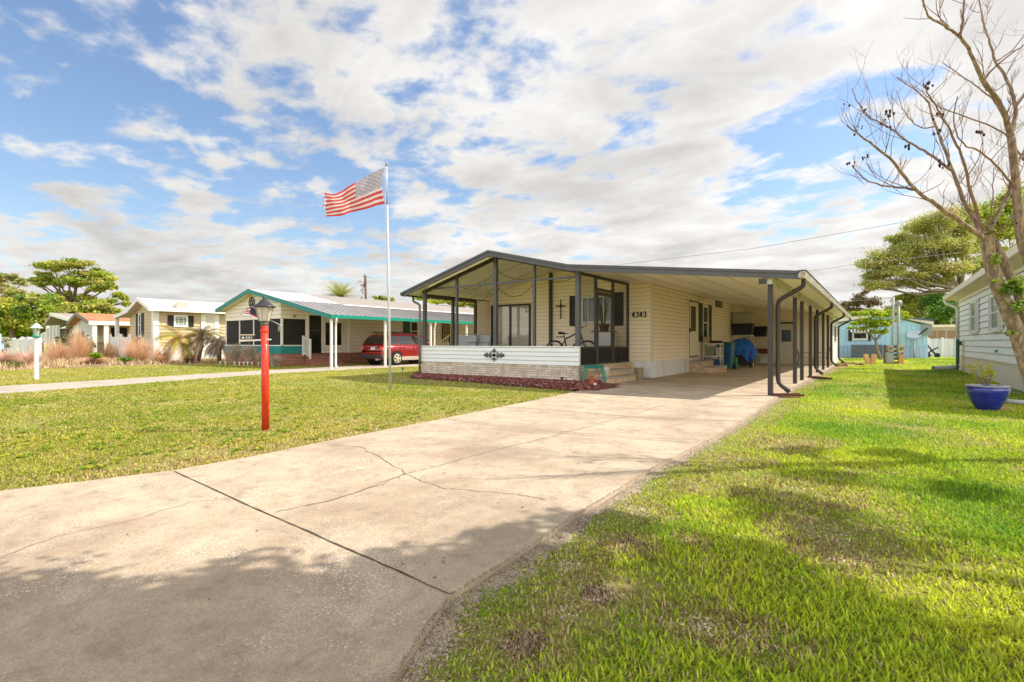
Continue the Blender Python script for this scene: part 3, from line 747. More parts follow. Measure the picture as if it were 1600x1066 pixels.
# ================================================================ MAIN HOME
YF, YP, YB, YS, YE = 11.8, 12.2, 15.8, 29.6, 34.3    # fascia, porch front, house front wall, shed wall, rear end
XL, XC, XR, XS = -12.46, -6.55, -1.86, -5.87          # porch left, porch right corner, post line, side wall
HOME = thing('mobile_home', 'cream mobile home with dark-trimmed screened porch and long carport beside the driveway', 'mobile home', (-8, 16, 0))
pL = (-12.93, 2.84); pK = (xAtY(763, YF), zAt(391.5, xAtY(763, YF), YF)); pB = (xAtY(888, YF), zAt(413.8, xAtY(888, YF), YF)); pR = (xAtY(1249.2, YF), zAt(424.1, xAtY(1249.2, YF), YF))
TOP = [pL, pK, pB, pR]
def roofz(x, dz=0):
    for i in range(3):
        a, b = TOP[i], TOP[i + 1]
        if x <= b[0] or i == 2: return a[1] + (b[1] - a[1]) * (x - a[0]) / (b[0] - a[0]) + dz
def strip_poly(top, th, x0=None, x1=None):
    return [(x, z) for x, z in top] + [(x, z - th) for x, z in reversed(top)]
b = MB(); rin = [(pL[0] + .02, pL[1] - .02), (pK[0], pK[1] - .02), (pB[0], pB[1] - .02), (pR[0] - .02, pR[1] - .02)]
b.prism(strip_poly(rin, .07), 'y', YF + .06, YE + .3)
roof = b.build('roof', panwhite, HOME, world=True)
# ceiling pan joints (ribs standing down a little)
b = MB()
for y in np.arange(YF + .7, YS, 1.2):
    for i in range(2):
        (xa, za), (xb, zb) = rin[i], rin[i + 1]
        if y > YB: continue
        b.bar((xa, y, za - .08), (xb, y, zb - .08), .03, .03)
b.build('ceiling_rib', mat('rib_beige', (196, 184, 158), rough=.6, var=.1), roof, world=True)  # ribs a darker beige than the pans
b = MB()
for i, (x0, x1) in enumerate([(0, 1)]):
    (xa, za), (xb, zb) = rin[2], rin[3]
    for k in range(1, 7):
        x = xa + (xb - xa) * k / 7; z = roofz(x) - .094
        b.box(x - .012, x + .012, YF + .08, YE, z - .006, z + .006)
b.build('ceiling_seam', mat('seam', (196, 180, 148), rough=.6, var=.05), roof, world=True)
# front fascia: three boards each with a proud upper lip
fas = MB(); lip = MB()
fh = .155
for i in range(3):
    (xa, za), (xb, zb) = TOP[i], TOP[i + 1]
    fas.prism([(xa, za), (xb, zb), (xb, zb - fh), (xa, za - fh)], 'y', YF, YF + .05)
    lip.prism([(xa, za + .012), (xb, zb + .012), (xb, zb - .045), (xa, za - .045)], 'y', YF - .03, YF - .001)
fas.build('fascia', slate, HOME, world=True); lip.build('fascia_cap', slate, HOME, world=True)
b = MB()   # pale strip under the left rake
(xa, za), (xb, zb) = TOP[0], TOP[1]
b.bar((xa + 1.1, YF + .1, za - fh - .03 + (zb - za) * 1.1 / (xb - xa)), (xb - .05, YF + .1, zb - fh - .035), .04, .05)
b.build('rake_trim', ivory, HOME, world=True)
# gutters
b = MB(); x = pR[0]; z = pR[1]
b.prism([(x - .02, z - .01), (x + .11, z - .0), (x + .11, z - .03), (x + .085, z - .13), (x - .02, z - .13)], 'y', YF - .03, YE + .3)
gt_ = b.build('gutter', gutterm, HOME, world=True)
b = MB(); b.box(x - .03, x + .125, YF - .03, YE + .3, z + .002, z + .022); b.build('gutter_lip', bronze, gt_, world=True)
b = MB(); x = pL[0]; z = pL[1]
b.prism([(x + .02, z - .01), (x - .11, z - .01), (x - .11, z - .03), (x - .085, z - .13), (x + .02, z - .13)], 'y', YF - .03, YE)
b.build('gutter', bronze, HOME, world=True)
# walls
dzc = -.075
def tfront(x0, x1): return lambda s: roofz(x0 + (x1 - x0) * s) - .095
b = MB(); siding(b, (XL, YB), (XS, YB), .56, tfront(XL, XS), .13, (0, -1)); b.build('front_siding', [cream, edgem], HOME, world=True)
b = MB(); wall_slab(b, (XL, YB), (XS, YB), .02, tfront(XL, XS), (0, -1), .12); b.build('front_wall', cream, HOME, world=True)
zs = roofz(XS) - .095
b = MB(); siding(b, (XS, YB), (XS, YS), .53, zs, .13, (1, 0)); b.build('side_siding', [cream, edgem], HOME, world=True)
b = MB(); b.box(XS - .12, XS, YB, YE, .02, zs); b.build('side_wall', cream, HOME, world=True)
b = MB(); siding(b, (XL, YE), (XL, YB), .56, pL[1] - .1, .13, (-1, 0)); b.box(XL, XL + .12, YB + .13, YE, .02, pL[1] + .02); b.build('left_wall', [cream, edgem], HOME, world=True)
b = MB(); b.box(XL, XR, YE - .1, YE, .02, 2.6); b.build('rear_wall', cream, HOME, world=True)
b = MB()
b.box(XS - .02, XS + .03, YB - .03, YB - .001, .5, zs); b.box(XS + .006, XS + .03, YB, YB + .09, .5, zs)
b.build('corner_trim', ivory, HOME, world=True)
b = MB(); skirt(b, (XC + .12, YB - .03), (XS + .035, YB - .03), .03, .53, (0, -1)); skirt(b, (XS + .035, YB - .03), (XS + .035, 19.7), .03, .53, (1, 0))
skirt(b, (XS + .035, 21.2), (XS + .035, YS), .03, .53, (1, 0))
b.box(XC + .12, XS + .045, YB - .045, YB - .02, .53, .56); b.box(XS + .005, XS + .05, YB - .045, YS, .531, .56)
b.build('skirting', skirtm, HOME, world=True)
# shed block closing the carport
b = MB(); siding(b, (XS, YS), (XR - .02, YS), .06, tfront(XS, XR), .16, (0, -1)); b.build('shed_siding', [cream, edgem], HOME, world=True)
b = MB(); siding(b, (XR - .02, YS), (XR - .02, YE), .06, roofz(XR) - .1, .16, (1, 0)); b.build('shed_side_siding', [white_v, edgew], HOME, world=True)
b = MB(); wall_slab(b, (XS, YS), (XR - .02, YS), .02, tfront(XS, XR), (0, -1), .12); b.box(XR - .14, XR - .02, YS + .121, YE - .1, .02, roofz(XR) - .1); b.build('shed_wall', cream, HOME, world=True)
b = MB(); b.box(XR - .03, XR + .03, YS - .03, YS + .07, .05, roofz(XR) - .1); b.build('corner_trim', white_v, HOME, world=True)
Fs = on_wall(0, 0, (0, YS - .016), (0, -1))       # s = x (along = +x)
Fs = lambda s, z, o: (s, YS - .016 - o, z)
xa, xb = xAtY(1215, YS), xAtY(1245, YS)
b = MB(); wbox(b, Fs, xa, xa + .07, .05, 2.12, 0, .05); wbox(b, Fs, xb - .07, xb, .05, 2.12, 0, .05); wbox(b, Fs, xa, xb, 2.12, 2.2, 0, .05, 1)
wbox(b, Fs, xa + .07, xb - .07, .09, 2.12, 0, .03)
sd = b.build('shed_door', [mat('door_white', (214, 204, 184), rough=.45, var=.05), bronze], HOME, world=True)
b = MB(); wbox(b, Fs, xa + .2, xb - .25, 1.2, 1.8, .0, .045); b.build('pane', dglass, sd, world=True)
b = MB(); b.ball(Fs(xb - .15, 1.0, .07), .035); b.build('handle', bronze, sd, world=True)
b = MB(); Fr = lambda s, z, o: (XR - .004 + o, s, z); wbox(b, Fr, 31.4, 32.0, 1.2, 2.0, 0, .03); b.build('shed_window', shut, HOME, world=True)

# side wall: door, window, vent
Fx = lambda s, z, o: (XS + .016 + o, s, z)
def sz(px, py):
    p = atX(px, py, XS + .02); return p.y, p.z
y0, _ = sz(1074.5, 500); y1, _ = sz(1089.5, 500); zt = sz(1082, 470)[1]; zb_ = sz(1082, 558)[1]
b = MB(); wbox(b, Fx, y0, y0 + .08, zb_, zt, 0, .05); wbox(b, Fx, y1 - .08, y1, zb_, zt, 0, .05); wbox(b, Fx, y0 - .02, y1 + .02, zt, zt + .1, 0, .055)
wbox(b, Fx, y0 + .08, y1 - .08, zb_ + .02, zt, 0, .03); wbox(b, Fx, y0 + .05, y1 - .05, zt - .06, zt - .005, .05, .065, 1); wbox(b, Fx, y0 + .05, y1 - .05, zb_, zb_ + .05, .03, .065, 1)
wbox(b, Fx, y0 + .02, y0 + .06, zb_, zt, .05, .06, 1)
sdoor = b.build('side_door', [mat('door_cream', (232, 220, 190), rough=.45, var=.04), mat('door_frame_brown', (92, 62, 46), rough=.5, var=.1)], HOME, world=True)
b = MB(); wbox(b, Fx, y0 + .33, y1 - .33, zb_ + 1.0, zt - .22, 0, .045); b.build('pane', dglass, sdoor, world=True)
b = MB(); wbox(b, Fx, y0 + .14, y0 + .2, zb_ + .95, zb_ + 1.12, .03, .06); b.tube([Fx(y0 + .17, zb_ + 1.0, .05), Fx(y0 + .3, zb_ + 1.0, .1)], .018); b.build('handle', blackm, sdoor, world=True)
wy0, wy1 = sz(1096.5, 500)[0], sz(1105.5, 500)[0]; wz0, wz1 = sz(1100, 532)[1], sz(1100, 477)[1]
window(HOME, Fx, wy0, wy1, wz0, wz1, white_p, dglass, .09)
shutter(HOME, Fx, sz(1091, 500)[0], wy0 - .02, wz0 - .05, wz1 + .05, shut); shutter(HOME, Fx, wy1 + .02, sz(1110.5, 500)[0], wz0 - .05, wz1 + .05, shut)
vy0, vy1 = sz(1118, 476)[0], sz(1127.5, 476)[0]; vz1, vz0 = sz(1122, 470.5)[1], sz(1122, 480.5)[1]
b = MB(); wbox(b, Fx, vy0, vy1, vz0, vz1, 0, .04)
for k in range(5): q = vz0 + .04 + k * (vz1 - vz0 - .08) / 5; wbox(b, Fx, vy0 + .04, vy1 - .04, q, q + .03, .04, .055, 1)
b.build('wall_vent', [bronze, mat('vent_grey', (128, 118, 104), rough=.5)], HOME, world=True)
b = MB(); ly, lz = sz(1091, 470); wbox(b, Fx, ly - .08, ly + .08, lz - .02, lz + .04, 0, .05); b.tube([Fx(ly - .05, lz, .05), Fx(ly - .16, lz + .08, .12)], .02); b.lathe([(.0, 0), (.05, .02), (.06, .12)], Fx(ly - .2, lz - .03, .16), 8)
b.lathe([(.0, 0), (.05, .02), (.06, .12)], Fx(ly + .2, lz - .03, .16), 8); b.tube([Fx(ly + .05, lz, .05), Fx(ly + .16, lz + .08, .12)], .02)
b.build('flood_light', ivory, HOME, world=True)

# house number 4343, serif strokes
NUM = {'4': [[(.60, 0), (.60, 1.0)], [(.60, 1.0), (.02, .32)], [(.02, .30), (.92, .30)], [(.40, .0), (.80, .0)]],
       '3': [[(.08, .82), (.22, .97), (.50, 1.0), (.74, .88), (.74, .68), (.56, .55), (.36, .52)], [(.56, .55), (.80, .42), (.84, .2), (.62, .03), (.34, 0), (.08, .12)]]}
def digits(txt, F, s0, z0, hgt, wid, m, parent, name='house_number', th=.022, gap=.25):
    b = MB()
    for i, ch in enumerate(txt):
        for st_ in NUM.get(ch, []):
            P = [F(s0 + (i * (1 + gap) + q[0]) * wid, z0 + q[1] * hgt, .03) for q in st_]
            for a, c in zip(P, P[1:]):
                flat = abs(a[2] - c[2]) < hgt * .05
                b.bar(a, c, .014, (th * .6 if flat else th) * 1.0, up=(0, 0, 1))
                
    return b.build(name, m, parent, world=True)
Fw = lambda s, z, o: (s, YB - .016 - o, z)
nx0 = xAtY(988.5, YB); nx1 = xAtY(1011, YB); nz0 = zAt(496, nx0, YB); nz1 = zAt(488.5, nx0, YB)
wd_ = (nx1 - nx0) / (4 + 3 * .25)
digits('4343', Fw, nx0, nz0, nz1 - nz0 + .01, wd_, blackm, HOME, th=.03)

# porch front wall: white lap panel over painted brick
zk0, zk1, zr = .53, 1.02, 2.93
b = MB(); b.box(XL, XC, YP, YP + .1, .0, zk0); b.box(XC - .1, XC, YP + .1, YB - .05, .0, zk0); b.box(XL, XL + .1, YP + .1, YB, 0, zk0)
b.build('brick_base', brickg, HOME, world=True)
b = MB(); siding(b, (XL - .03, YP), (XC + .03, YP), zk0 - .01, zk1, .1225, (0, -1), .02); b.box(XL - .03, XC + .03, YP + .001, YP + .07, zk0 + .001, zk1)
b.box(XL - .04, XC + .04, YP - .03, YP + .08, zk1 + .001, zk1 + .03)
b.build('porch_panel', [mat('panel_white', (236, 236, 228), rough=.4, var=.04, scale=3), edgew], HOME, world=True)
b = MB(); b.box(XL + .1, XC - .1, YP + .1, YB - .05, .3, zk0); b.build('porch_floor', capm, HOME, world=True)
# porch posts
def post(x, y, z0, z1, w=.09, m=slate, name='post', d=None):
    b = MB(); b.box(x - w / 2, x + w / 2, y - (d or w) / 2, y + (d or w) / 2, z0, z1); return b.build(name, m, HOME, world=True)
for px_ in (664, 714, 774.5, 835):
    x = xAtY(px_, YP + .05); w_ = .11 if px_ == 774.5 else .075; 
    if px_ == 664: w_ = .1
    post(x, YP + .05, zk1 + .031, roofz(x) - .1, w_, slate, 'porch_post')
post(XC + .03 - .06, YP + .05, zk1 + .031, roofz(XC) - .1, .12, slate, 'porch_post')
b = MB(); b.bar((XL, YP + .05, zr), (XC - .04, YP + .05, zr + .0), .05, .05); b.build('porch_rail', slate, HOME, world=True)
(xa, za), (xb, zb), (xc, zc) = TOP[0], TOP[1], TOP[2]
b = MB(); b.bar((XL, YP + .05, roofz(XL) - .14), (xb, YP + .05, zb - .14), .06, .09); b.bar((xb, YP + .05, zb - .14), (XC, YP + .05, roofz(XC) - .14), .06, .09); b.build('porch_header', bronze, HOME, world=True)
# left open side
for y in (YP + 1.5, 14.95): post(XL + .05, y, zk0, 2.72, .09, bronze, 'porch_post')
b = MB(); b.bar((XL + .05, YP + .1, 2.74), (XL + .05, YB - .05, 2.74), .08, .1); b.build('porch_header', bronze, HOME, world=True)
b = MB(); b.box(XL + .0, XL + .1, 15.0, YB - .03, zk0, 2.75); b.build('left_return_wall', cream, HOME, world=True)
b = MB(); b.box(XL - .01, XL + .07, YP + .11, YB - .05, zk0 + .001, zk0 + .1); b.build('porch_kerb', white_v, HOME, world=True)
post(xAtY(752, YB - .1), YB - .08, zk0, roofz(xAtY(752, YB)) - .12, .09, bronze, 'porch_post')
post(xAtY(860, YB - .1), YB - .08, zk0, roofz(xAtY(860, YB)) - .12, .1, bronze, 'porch_post')
# right screen wall with door
X = XC - .02
kick = screen_mat('kick_panel', (34, 30, 27), .97); scr = screen_mat('insect_screen', (72, 66, 58), .16)
yD0, yD1 = yAtX(932, X), yAtX(956.5, X)
zt_ = 3.0
b = MB(); b.bar((X, YP + .1, roofz(XC) - .16), (X, YB - .18, roofz(XC) - .16), .07, .08); b.build('porch_header', bronze, HOME, world=True)
for y in (yD0 - .05, yD1 + .05, YB - .22): post(X, y, zk0, roofz(XC) - .2, .075, bronze, 'porch_post')
for ya_, yb_ in ((YP + .12, yD0 - .1), (yD1 + .1, YB - .26)):
    b = MB(); b.box(X - .015, X + .015, ya_, yb_, zk0 + .03, zk1 - .03); b.build('kick_panel', kick, HOME, world=True)
    b = MB(); b.box(X - .002, X + .002, ya_, yb_, zk1 + .02, 2.95); b.build('screen', scr, HOME, world=True)
b = MB(); b.box(X - .03, X + .03, YP + .11, YB - .18, zk0, zk0 + .03); b.box(X - .03, X + .03, YP + .11, yD0 - .09, zk1 - .03, zk1 + .02); b.box(X - .03, X + .03, yD1 + .09, YB - .26, zk1 - .03, zk1 + .02)
b.build('porch_rail', bronze, HOME, world=True)
b = MB(); dz1 = 2.62
b.box(X - .02, X + .035, yD0, yD0 + .07, zk0 + .04, dz1); b.box(X - .02, X + .035, yD1 - .07, yD1, zk0 + .04, dz1); b.box(X - .02, X + .033, yD0 + .07, yD1 - .07, dz1 - .1, dz1)
b.box(X - .02, X + .033, yD0 + .07, yD1 - .07, 1.0, 1.06); b.box(X - .02, X + .03, yD0 - .01, yD1 + .01, dz1 + .02, dz1 + .1)
dr_ = b.build('screen_door', bronze, HOME, world=True)
b = MB(); b.box(X - .01, X + .02, yD0 + .07, yD1 - .07, zk0 + .04, 1.0); b.build('kick_panel', kick, dr_, world=True)
b = MB(); b.box(X - .002, X + .002, yD0 + .07, yD1 - .07, 1.06, dz1 - .1); b.build('screen', scr, dr_, world=True)
b = MB(); b.tube([(X + .04, yD1 - .04, 1.25), (X + .09, yD1 - .04, 1.27), (X + .09, yD1 - .04, 1.42), (X + .04, yD1 - .04, 1.44)], .012); b.build('handle', blackm, dr_, world=True)

# front steps: two brick treads with a bullnose brick face
b = MB(); ys0, ys1 = yD0 - .35, YB - .04
b.box(XC, XC + .06, YP + .2, YB - .05, 0, zk0 - .02, 1)
b.box(XC + .06, XC + .34, 12.85, 14.9, .0, .33, 0); b.box(XC + .06, XC + .64, 12.6, 14.65, .0, .165, 0)
st1 = b.build('brick_steps', [brickt, brickt2], HOME, world=True)
b = MB(); b.box(XC + .05, XC + .36, 12.83, 14.92, .331, .37); b.box(XC + .36, XC + .66, 12.58, 14.67, .166, .2); b.build('step_cap', capm, st1, world=True)
# side steps
b = MB(); b.box(XS + .04, XS + .55, 19.75, 21.15, .03, .42, 0); b.box(XS + .55, XS + 1.05, 19.75, 21.15, .03, .22, 0)
st2 = b.build('brick_steps', [brickt2], HOME, world=True)
b = MB(); b.box(XS + .03, XS + .57, 19.73, 21.17, .42, .46); b.box(XS + .57, XS + 1.07, 19.73, 21.17, .22, .26); b.build('step_cap', capm, st2, world=True)

# sliding patio door with vertical blinds
xa, xb = xAtY(769, YB), xAtY(830, YB); zt2 = 2.6
b = MB(); wbox(b, Fw, xa, xa + .06, zk0, zt2, 0, .07); wbox(b, Fw, xb - .06, xb, zk0, zt2, 0, .07); wbox(b, Fw, xa + .06, xb - .06, zt2 - .07, zt2, 0, .068); wbox(b, Fw, (xa + xb) / 2 - .04, (xa + xb) / 2 + .04, zk0, zt2 - .07, 0, .06)
wbox(b, Fw, xa + .06, xb - .06, zk0, zk0 + .07, 0, .064)
pd = b.build('patio_door', bronze, HOME, world=True)
b = MB(); n = 46
for k in range(n):
    s = xa + .08 + (xb - xa - .16) * k / n; wbox(b, Fw, s, s + .022 + .008 * ((k * 7) % 3), zk0 + .1, zt2 - .08, .012, .02)
b.build('vertical_blind', mat('blind_cream', (206, 198, 176), rough=.7, var=.08, scale=2), pd, world=True)
b = MB(); wbox(b, Fw, xa + .06, xb - .06, zk0 + .07, zt2 - .07, .002, .008); b.build('pane', mat('room_dark', (52, 58, 54), rough=.2, var=.3, scale=1.1), pd, world=True)
pg = bpy.data.materials.new('clear_pane'); pg.use_nodes = True; nt_ = pg.node_tree
gl = nt_.nodes.new('ShaderNodeBsdfGlossy'); gl.inputs['Roughness'].default_value = .02; tr_ = nt_.nodes.new('ShaderNodeBsdfTransparent'); fr = nt_.nodes.new('ShaderNodeMixShader'); fr.inputs[0].default_value = .07
nt_.links.new(tr_.outputs[0], fr.inputs[1]); nt_.links.new(gl.outputs[0], fr.inputs[2]); nt_.links.new(fr.outputs[0], nt_.nodes['Material Output'].inputs[0])
b = MB(); wbox(b, Fw, xa + .06, xb - .06, zk0 + .07, zt2 - .07, .03, .034); b.build('pane', pg, pd, world=True)
# porch window with shutters
wx0, wx1 = xAtY(910, YB), xAtY(957, YB); wz0, wz1 = zAt(505, wx0, YB), zAt(464, wx0, YB)
window(HOME, Fw, wx0, wx1, wz0, wz1, white_p, mat('window_glass_grey', (70, 66, 58), rough=.1, var=.2, spec=.8), .06, bars=None)
b = MB()
for f in (.24, .48, .74): q = wx0 + (wx1 - wx0) * f; wbox(b, Fw, q - .02, q + .02, wz0 + .06, wz1 - .06, .02, .052)
b.build('mullion', white_p, HOME, world=True)
shutter(HOME, Fw, xAtY(891, YB), xAtY(902, YB), wz0 - .1, wz1 + .05, shut); shutter(HOME, Fw, xAtY(960.5, YB), xAtY(974.5, YB), wz0 - .12, wz1 + .08, shut)

# carport posts, beam, downspouts
PY = [12.0, 15.9, 17.45, 19.8, 22.2, 24.7, 27.1]
for y in PY: post(XR, y, .0, roofz(XR) - .28, .095, bronze, 'carport_post')
b = MB(); b.box(XR - .05, XR + .05, YF + .06, YS - .04, roofz(XR) - .28, roofz(XR) - .1); b.build('carport_beam', gutterm, HOME, world=True)
b = MB(); b.box(XR - .2, XR - .05, YF + .02, YF + .1, roofz(XR) - .27, roofz(XR) - .16); b.build('beam_cap', bronze, HOME, world=True)
xo, zo = pR[0] + .04, pR[1] - .13
for y, h0 in ((12.15, .13), (20.0, .1), (27.3, .1), (33.2, .1)):
    x1 = XR + .12 if y < 30 else XR + .08
    downspout(HOME, [(xo, y, zo + .02), (xo, y, zo - .14), (x1, y, zo - .42), (x1, y, .30), (x1 + .22, y - .1, h0)], bronze, .046)
downspout(HOME, [(pL[0] - .04, YF + .5, pL[1] - .12), (pL[0] - .04, YF + .5, pL[1] - .28), (XL + .0, YP - .09, pL[1] - .42), (XL + .0, YP - .09, .1)], mat('downspout_grey', (120, 114, 106), rough=.5), .04)
# ================================================================ THINGS AROUND THE HOME
redp = mat('red_pole_paint', (212, 56, 30), rough=.42, var=.12, scale=9, coat=.15, col2=(176, 44, 30), c2=.35, c2scale=7, streak=(2, 2, .5))
frost = mat('frosted_glass', (222, 214, 196), rough=.25, var=.06, scale=8, spec=.6, trans=.3)
teal = mat('teal_paint', (36, 150, 134), rough=.4, var=.08, scale=4)
galv = mat('galvanised_steel', (184, 184, 188), rough=.4, var=.08, scale=4, metal=.1)

# red lamp post
p = G(415, 672.5); LP = thing('lamp_post', 'red lamp post with black-capped lantern standing in the front lawn', 'lamp post', p)
HT = zAt(509, p.x, p.y)
b = MB(); b.tube([(0, 0, -.05), (-.01, 0, HT * .5), (-.03, 0, HT)], [.047, .046, .045], n=20); b.lathe([(.047, -.09), (.052, -.085), (.052, -.055), (.047, -.05)], (-.03, 0, HT), 20); b.build('pole', redp, LP)
zb0 = HT; b = MB(); c = (-.032, 0, 0)
b.lathe([(.047, zb0), (.05, zb0 + .03), (.044, zb0 + .035), (.044, zb0 + .06)], c, 16); b.build('collar', mat('collar_grey', (92, 90, 86), rough=.5, var=.1), LP)
b = MB(); n_ = 8
b.lathe([(.062, zb0 + .06), (.068, zb0 + .075), (.108, zb0 + .235), (.112, zb0 + .24)], c, 8, smooth=False); b.build('glass_shade', frost, LP)
b = MB()
for k in range(8):
    t = math.pi * 2 * k / 8; b.bar((c[0] + .066 * math.cos(t), .066 * math.sin(t), zb0 + .06), (c[0] + .113 * math.cos(t), .113 * math.sin(t), zb0 + .24), .008)
b.build('glazing_bar', mat('bar_grey', (150, 144, 134), rough=.5), LP)
b = MB(); b.lathe([(.02, zb0 + .236), (.135, zb0 + .238), (.142, zb0 + .25), (.118, zb0 + .265), (.085, zb0 + .29), (.055, zb0 + .325), (.028, zb0 + .343), (.018, zb0 + .35), (.026, zb0 + .362), (.01, zb0 + .385), (0, zb0 + .395)], c, 16)
b.build('cap', mat('lantern_cap', (66, 64, 68), rough=.35, var=.12, metal=.3, scale=10), LP)
# sign arm with address board
za = zAt(532, p.x, p.y); RV = Vector((CT, ST, 0))
def rpt(s, z, o=0.0): return RV * s + Vector((ST, -CT, 0)) * o + Vector((0, 0, z))
b = MB(); b.bar(rpt(-.345, za - .008), rpt(.07, za + .012), .018, .018); b.build('sign_arm', white_p, LP)
b = MB(); b.bar(rpt(-.32, za + .035), rpt(-.145, za + .035), .012, .065); sgn = b.build('address_board', mat('board_dark', (66, 62, 58), rough=.5, var=.1), LP)
b = MB()
for z in (za + .004, za + .072): b.bar(rpt(-.325, z, .002), rpt(-.14, z, .002), .016, .012)
b.build('board_trim', ivory, sgn)
FA = lambda s, z, o: rpt(s, z, o)
b = MB()
for i, ch in enumerate('4343'):
    for st_ in NUM[ch]:
        for a_, c_ in zip(st_, st_[1:]): b.bar(rpt(-.255 + (i * 1.3 + a_[0]) * .017, za + .022 + a_[1] * .028, .009), rpt(-.255 + (i * 1.3 + c_[0]) * .017, za + .022 + c_[1] * .028, .009), .003, .005)
b.bar(rpt(-.308, za + .035, .008), rpt(-.278, za + .035, .008), .003, .022)
b.build('address_number', white_p, sgn)

# white lamp post with teal lantern, left
p = G(57, 593.5); W = thing('lamp_post', 'white lamp post with small teal and white lantern at far left', 'lamp post', p)
h1 = zAt(527, p.x, p.y); hc = zAt(505, p.x, p.y)
b = MB(); b.box(-.05, .05, -.05, .05, -.05, h1 - .02); b.build('pole', white_p, W, bevel=.006)
b = MB(); b.lathe([(.07, h1 - .02), (.09, h1), (.09, h1 + .05), (.075, h1 + .06)], n=16); b.box(-.09, .19, -.05, .05, h1 + .005, h1 + .045); b.build('collar', teal, W)
b = MB(); b.lathe([(.06, h1 + .06), (.095, h1 + .28)], n=8, smooth=False); b.build('glass_shade', frost, W)
b = MB()
for k in range(6): t = k * math.pi / 3; b.bar((.062 * math.cos(t), .062 * math.sin(t), h1 + .06), (.1 * math.cos(t), .1 * math.sin(t), h1 + .28), .012)
b.build('glazing_bar', teal, W)
b = MB(); b.lathe([(.02, h1 + .27), (.16, h1 + .27), (.165, h1 + .29), (.12, h1 + .33), (.07, hc - .04), (.03, hc - .015), (0, hc)], n=12); b.build('cap', mat('cap_pale', (206, 216, 206), rough=.35, var=.1, col2=(36, 140, 128), c2=.35, c2scale=9), W)

# flagpole and flag
p = G(610, 609); FP = thing('flagpole', 'tall silver flagpole standing in the front lawn', 'flagpole', p)
topw = atT(603.8, 258, dep(p.x, p.y)); topl = topw - p
def ppt(f): return Vector((topl.x * f, topl.y * f, topl.z * f))
jf = (zAt(318, p.x, p.y)) / topl.z
b = MB(); b.tube([ppt(-.01), ppt(.35), ppt(jf)], [.031, .029, .027], n=14); b.tube([ppt(jf), ppt(.995)], [.021, .018], n=14); b.build('pole', galv, FP)
b = MB(); b.tube([ppt(jf - .004), ppt(jf + .004)], .032, n=14); b.build('pole_collar', mat('collar_steel', (120, 118, 118), rough=.4, metal=.5), FP)
b = MB(); b.tube([ppt(.995), ppt(1.003)], .026, n=12); b.ball(tuple(ppt(1.006)), .022); b.tube([ppt(.985), ppt(.985) + RV * -.03], .008); b.build('finial', mat('finial_steel', (130, 130, 134), rough=.3, metal=.6), FP)
b = MB(); b.tube([ppt(.985) + RV * -.03 + Vector((0, 0, 0)), ppt(.6) + RV * -.05, ppt(.24) + RV * -.035], .0035, n=5); b.build('halyard', white_p, FP)

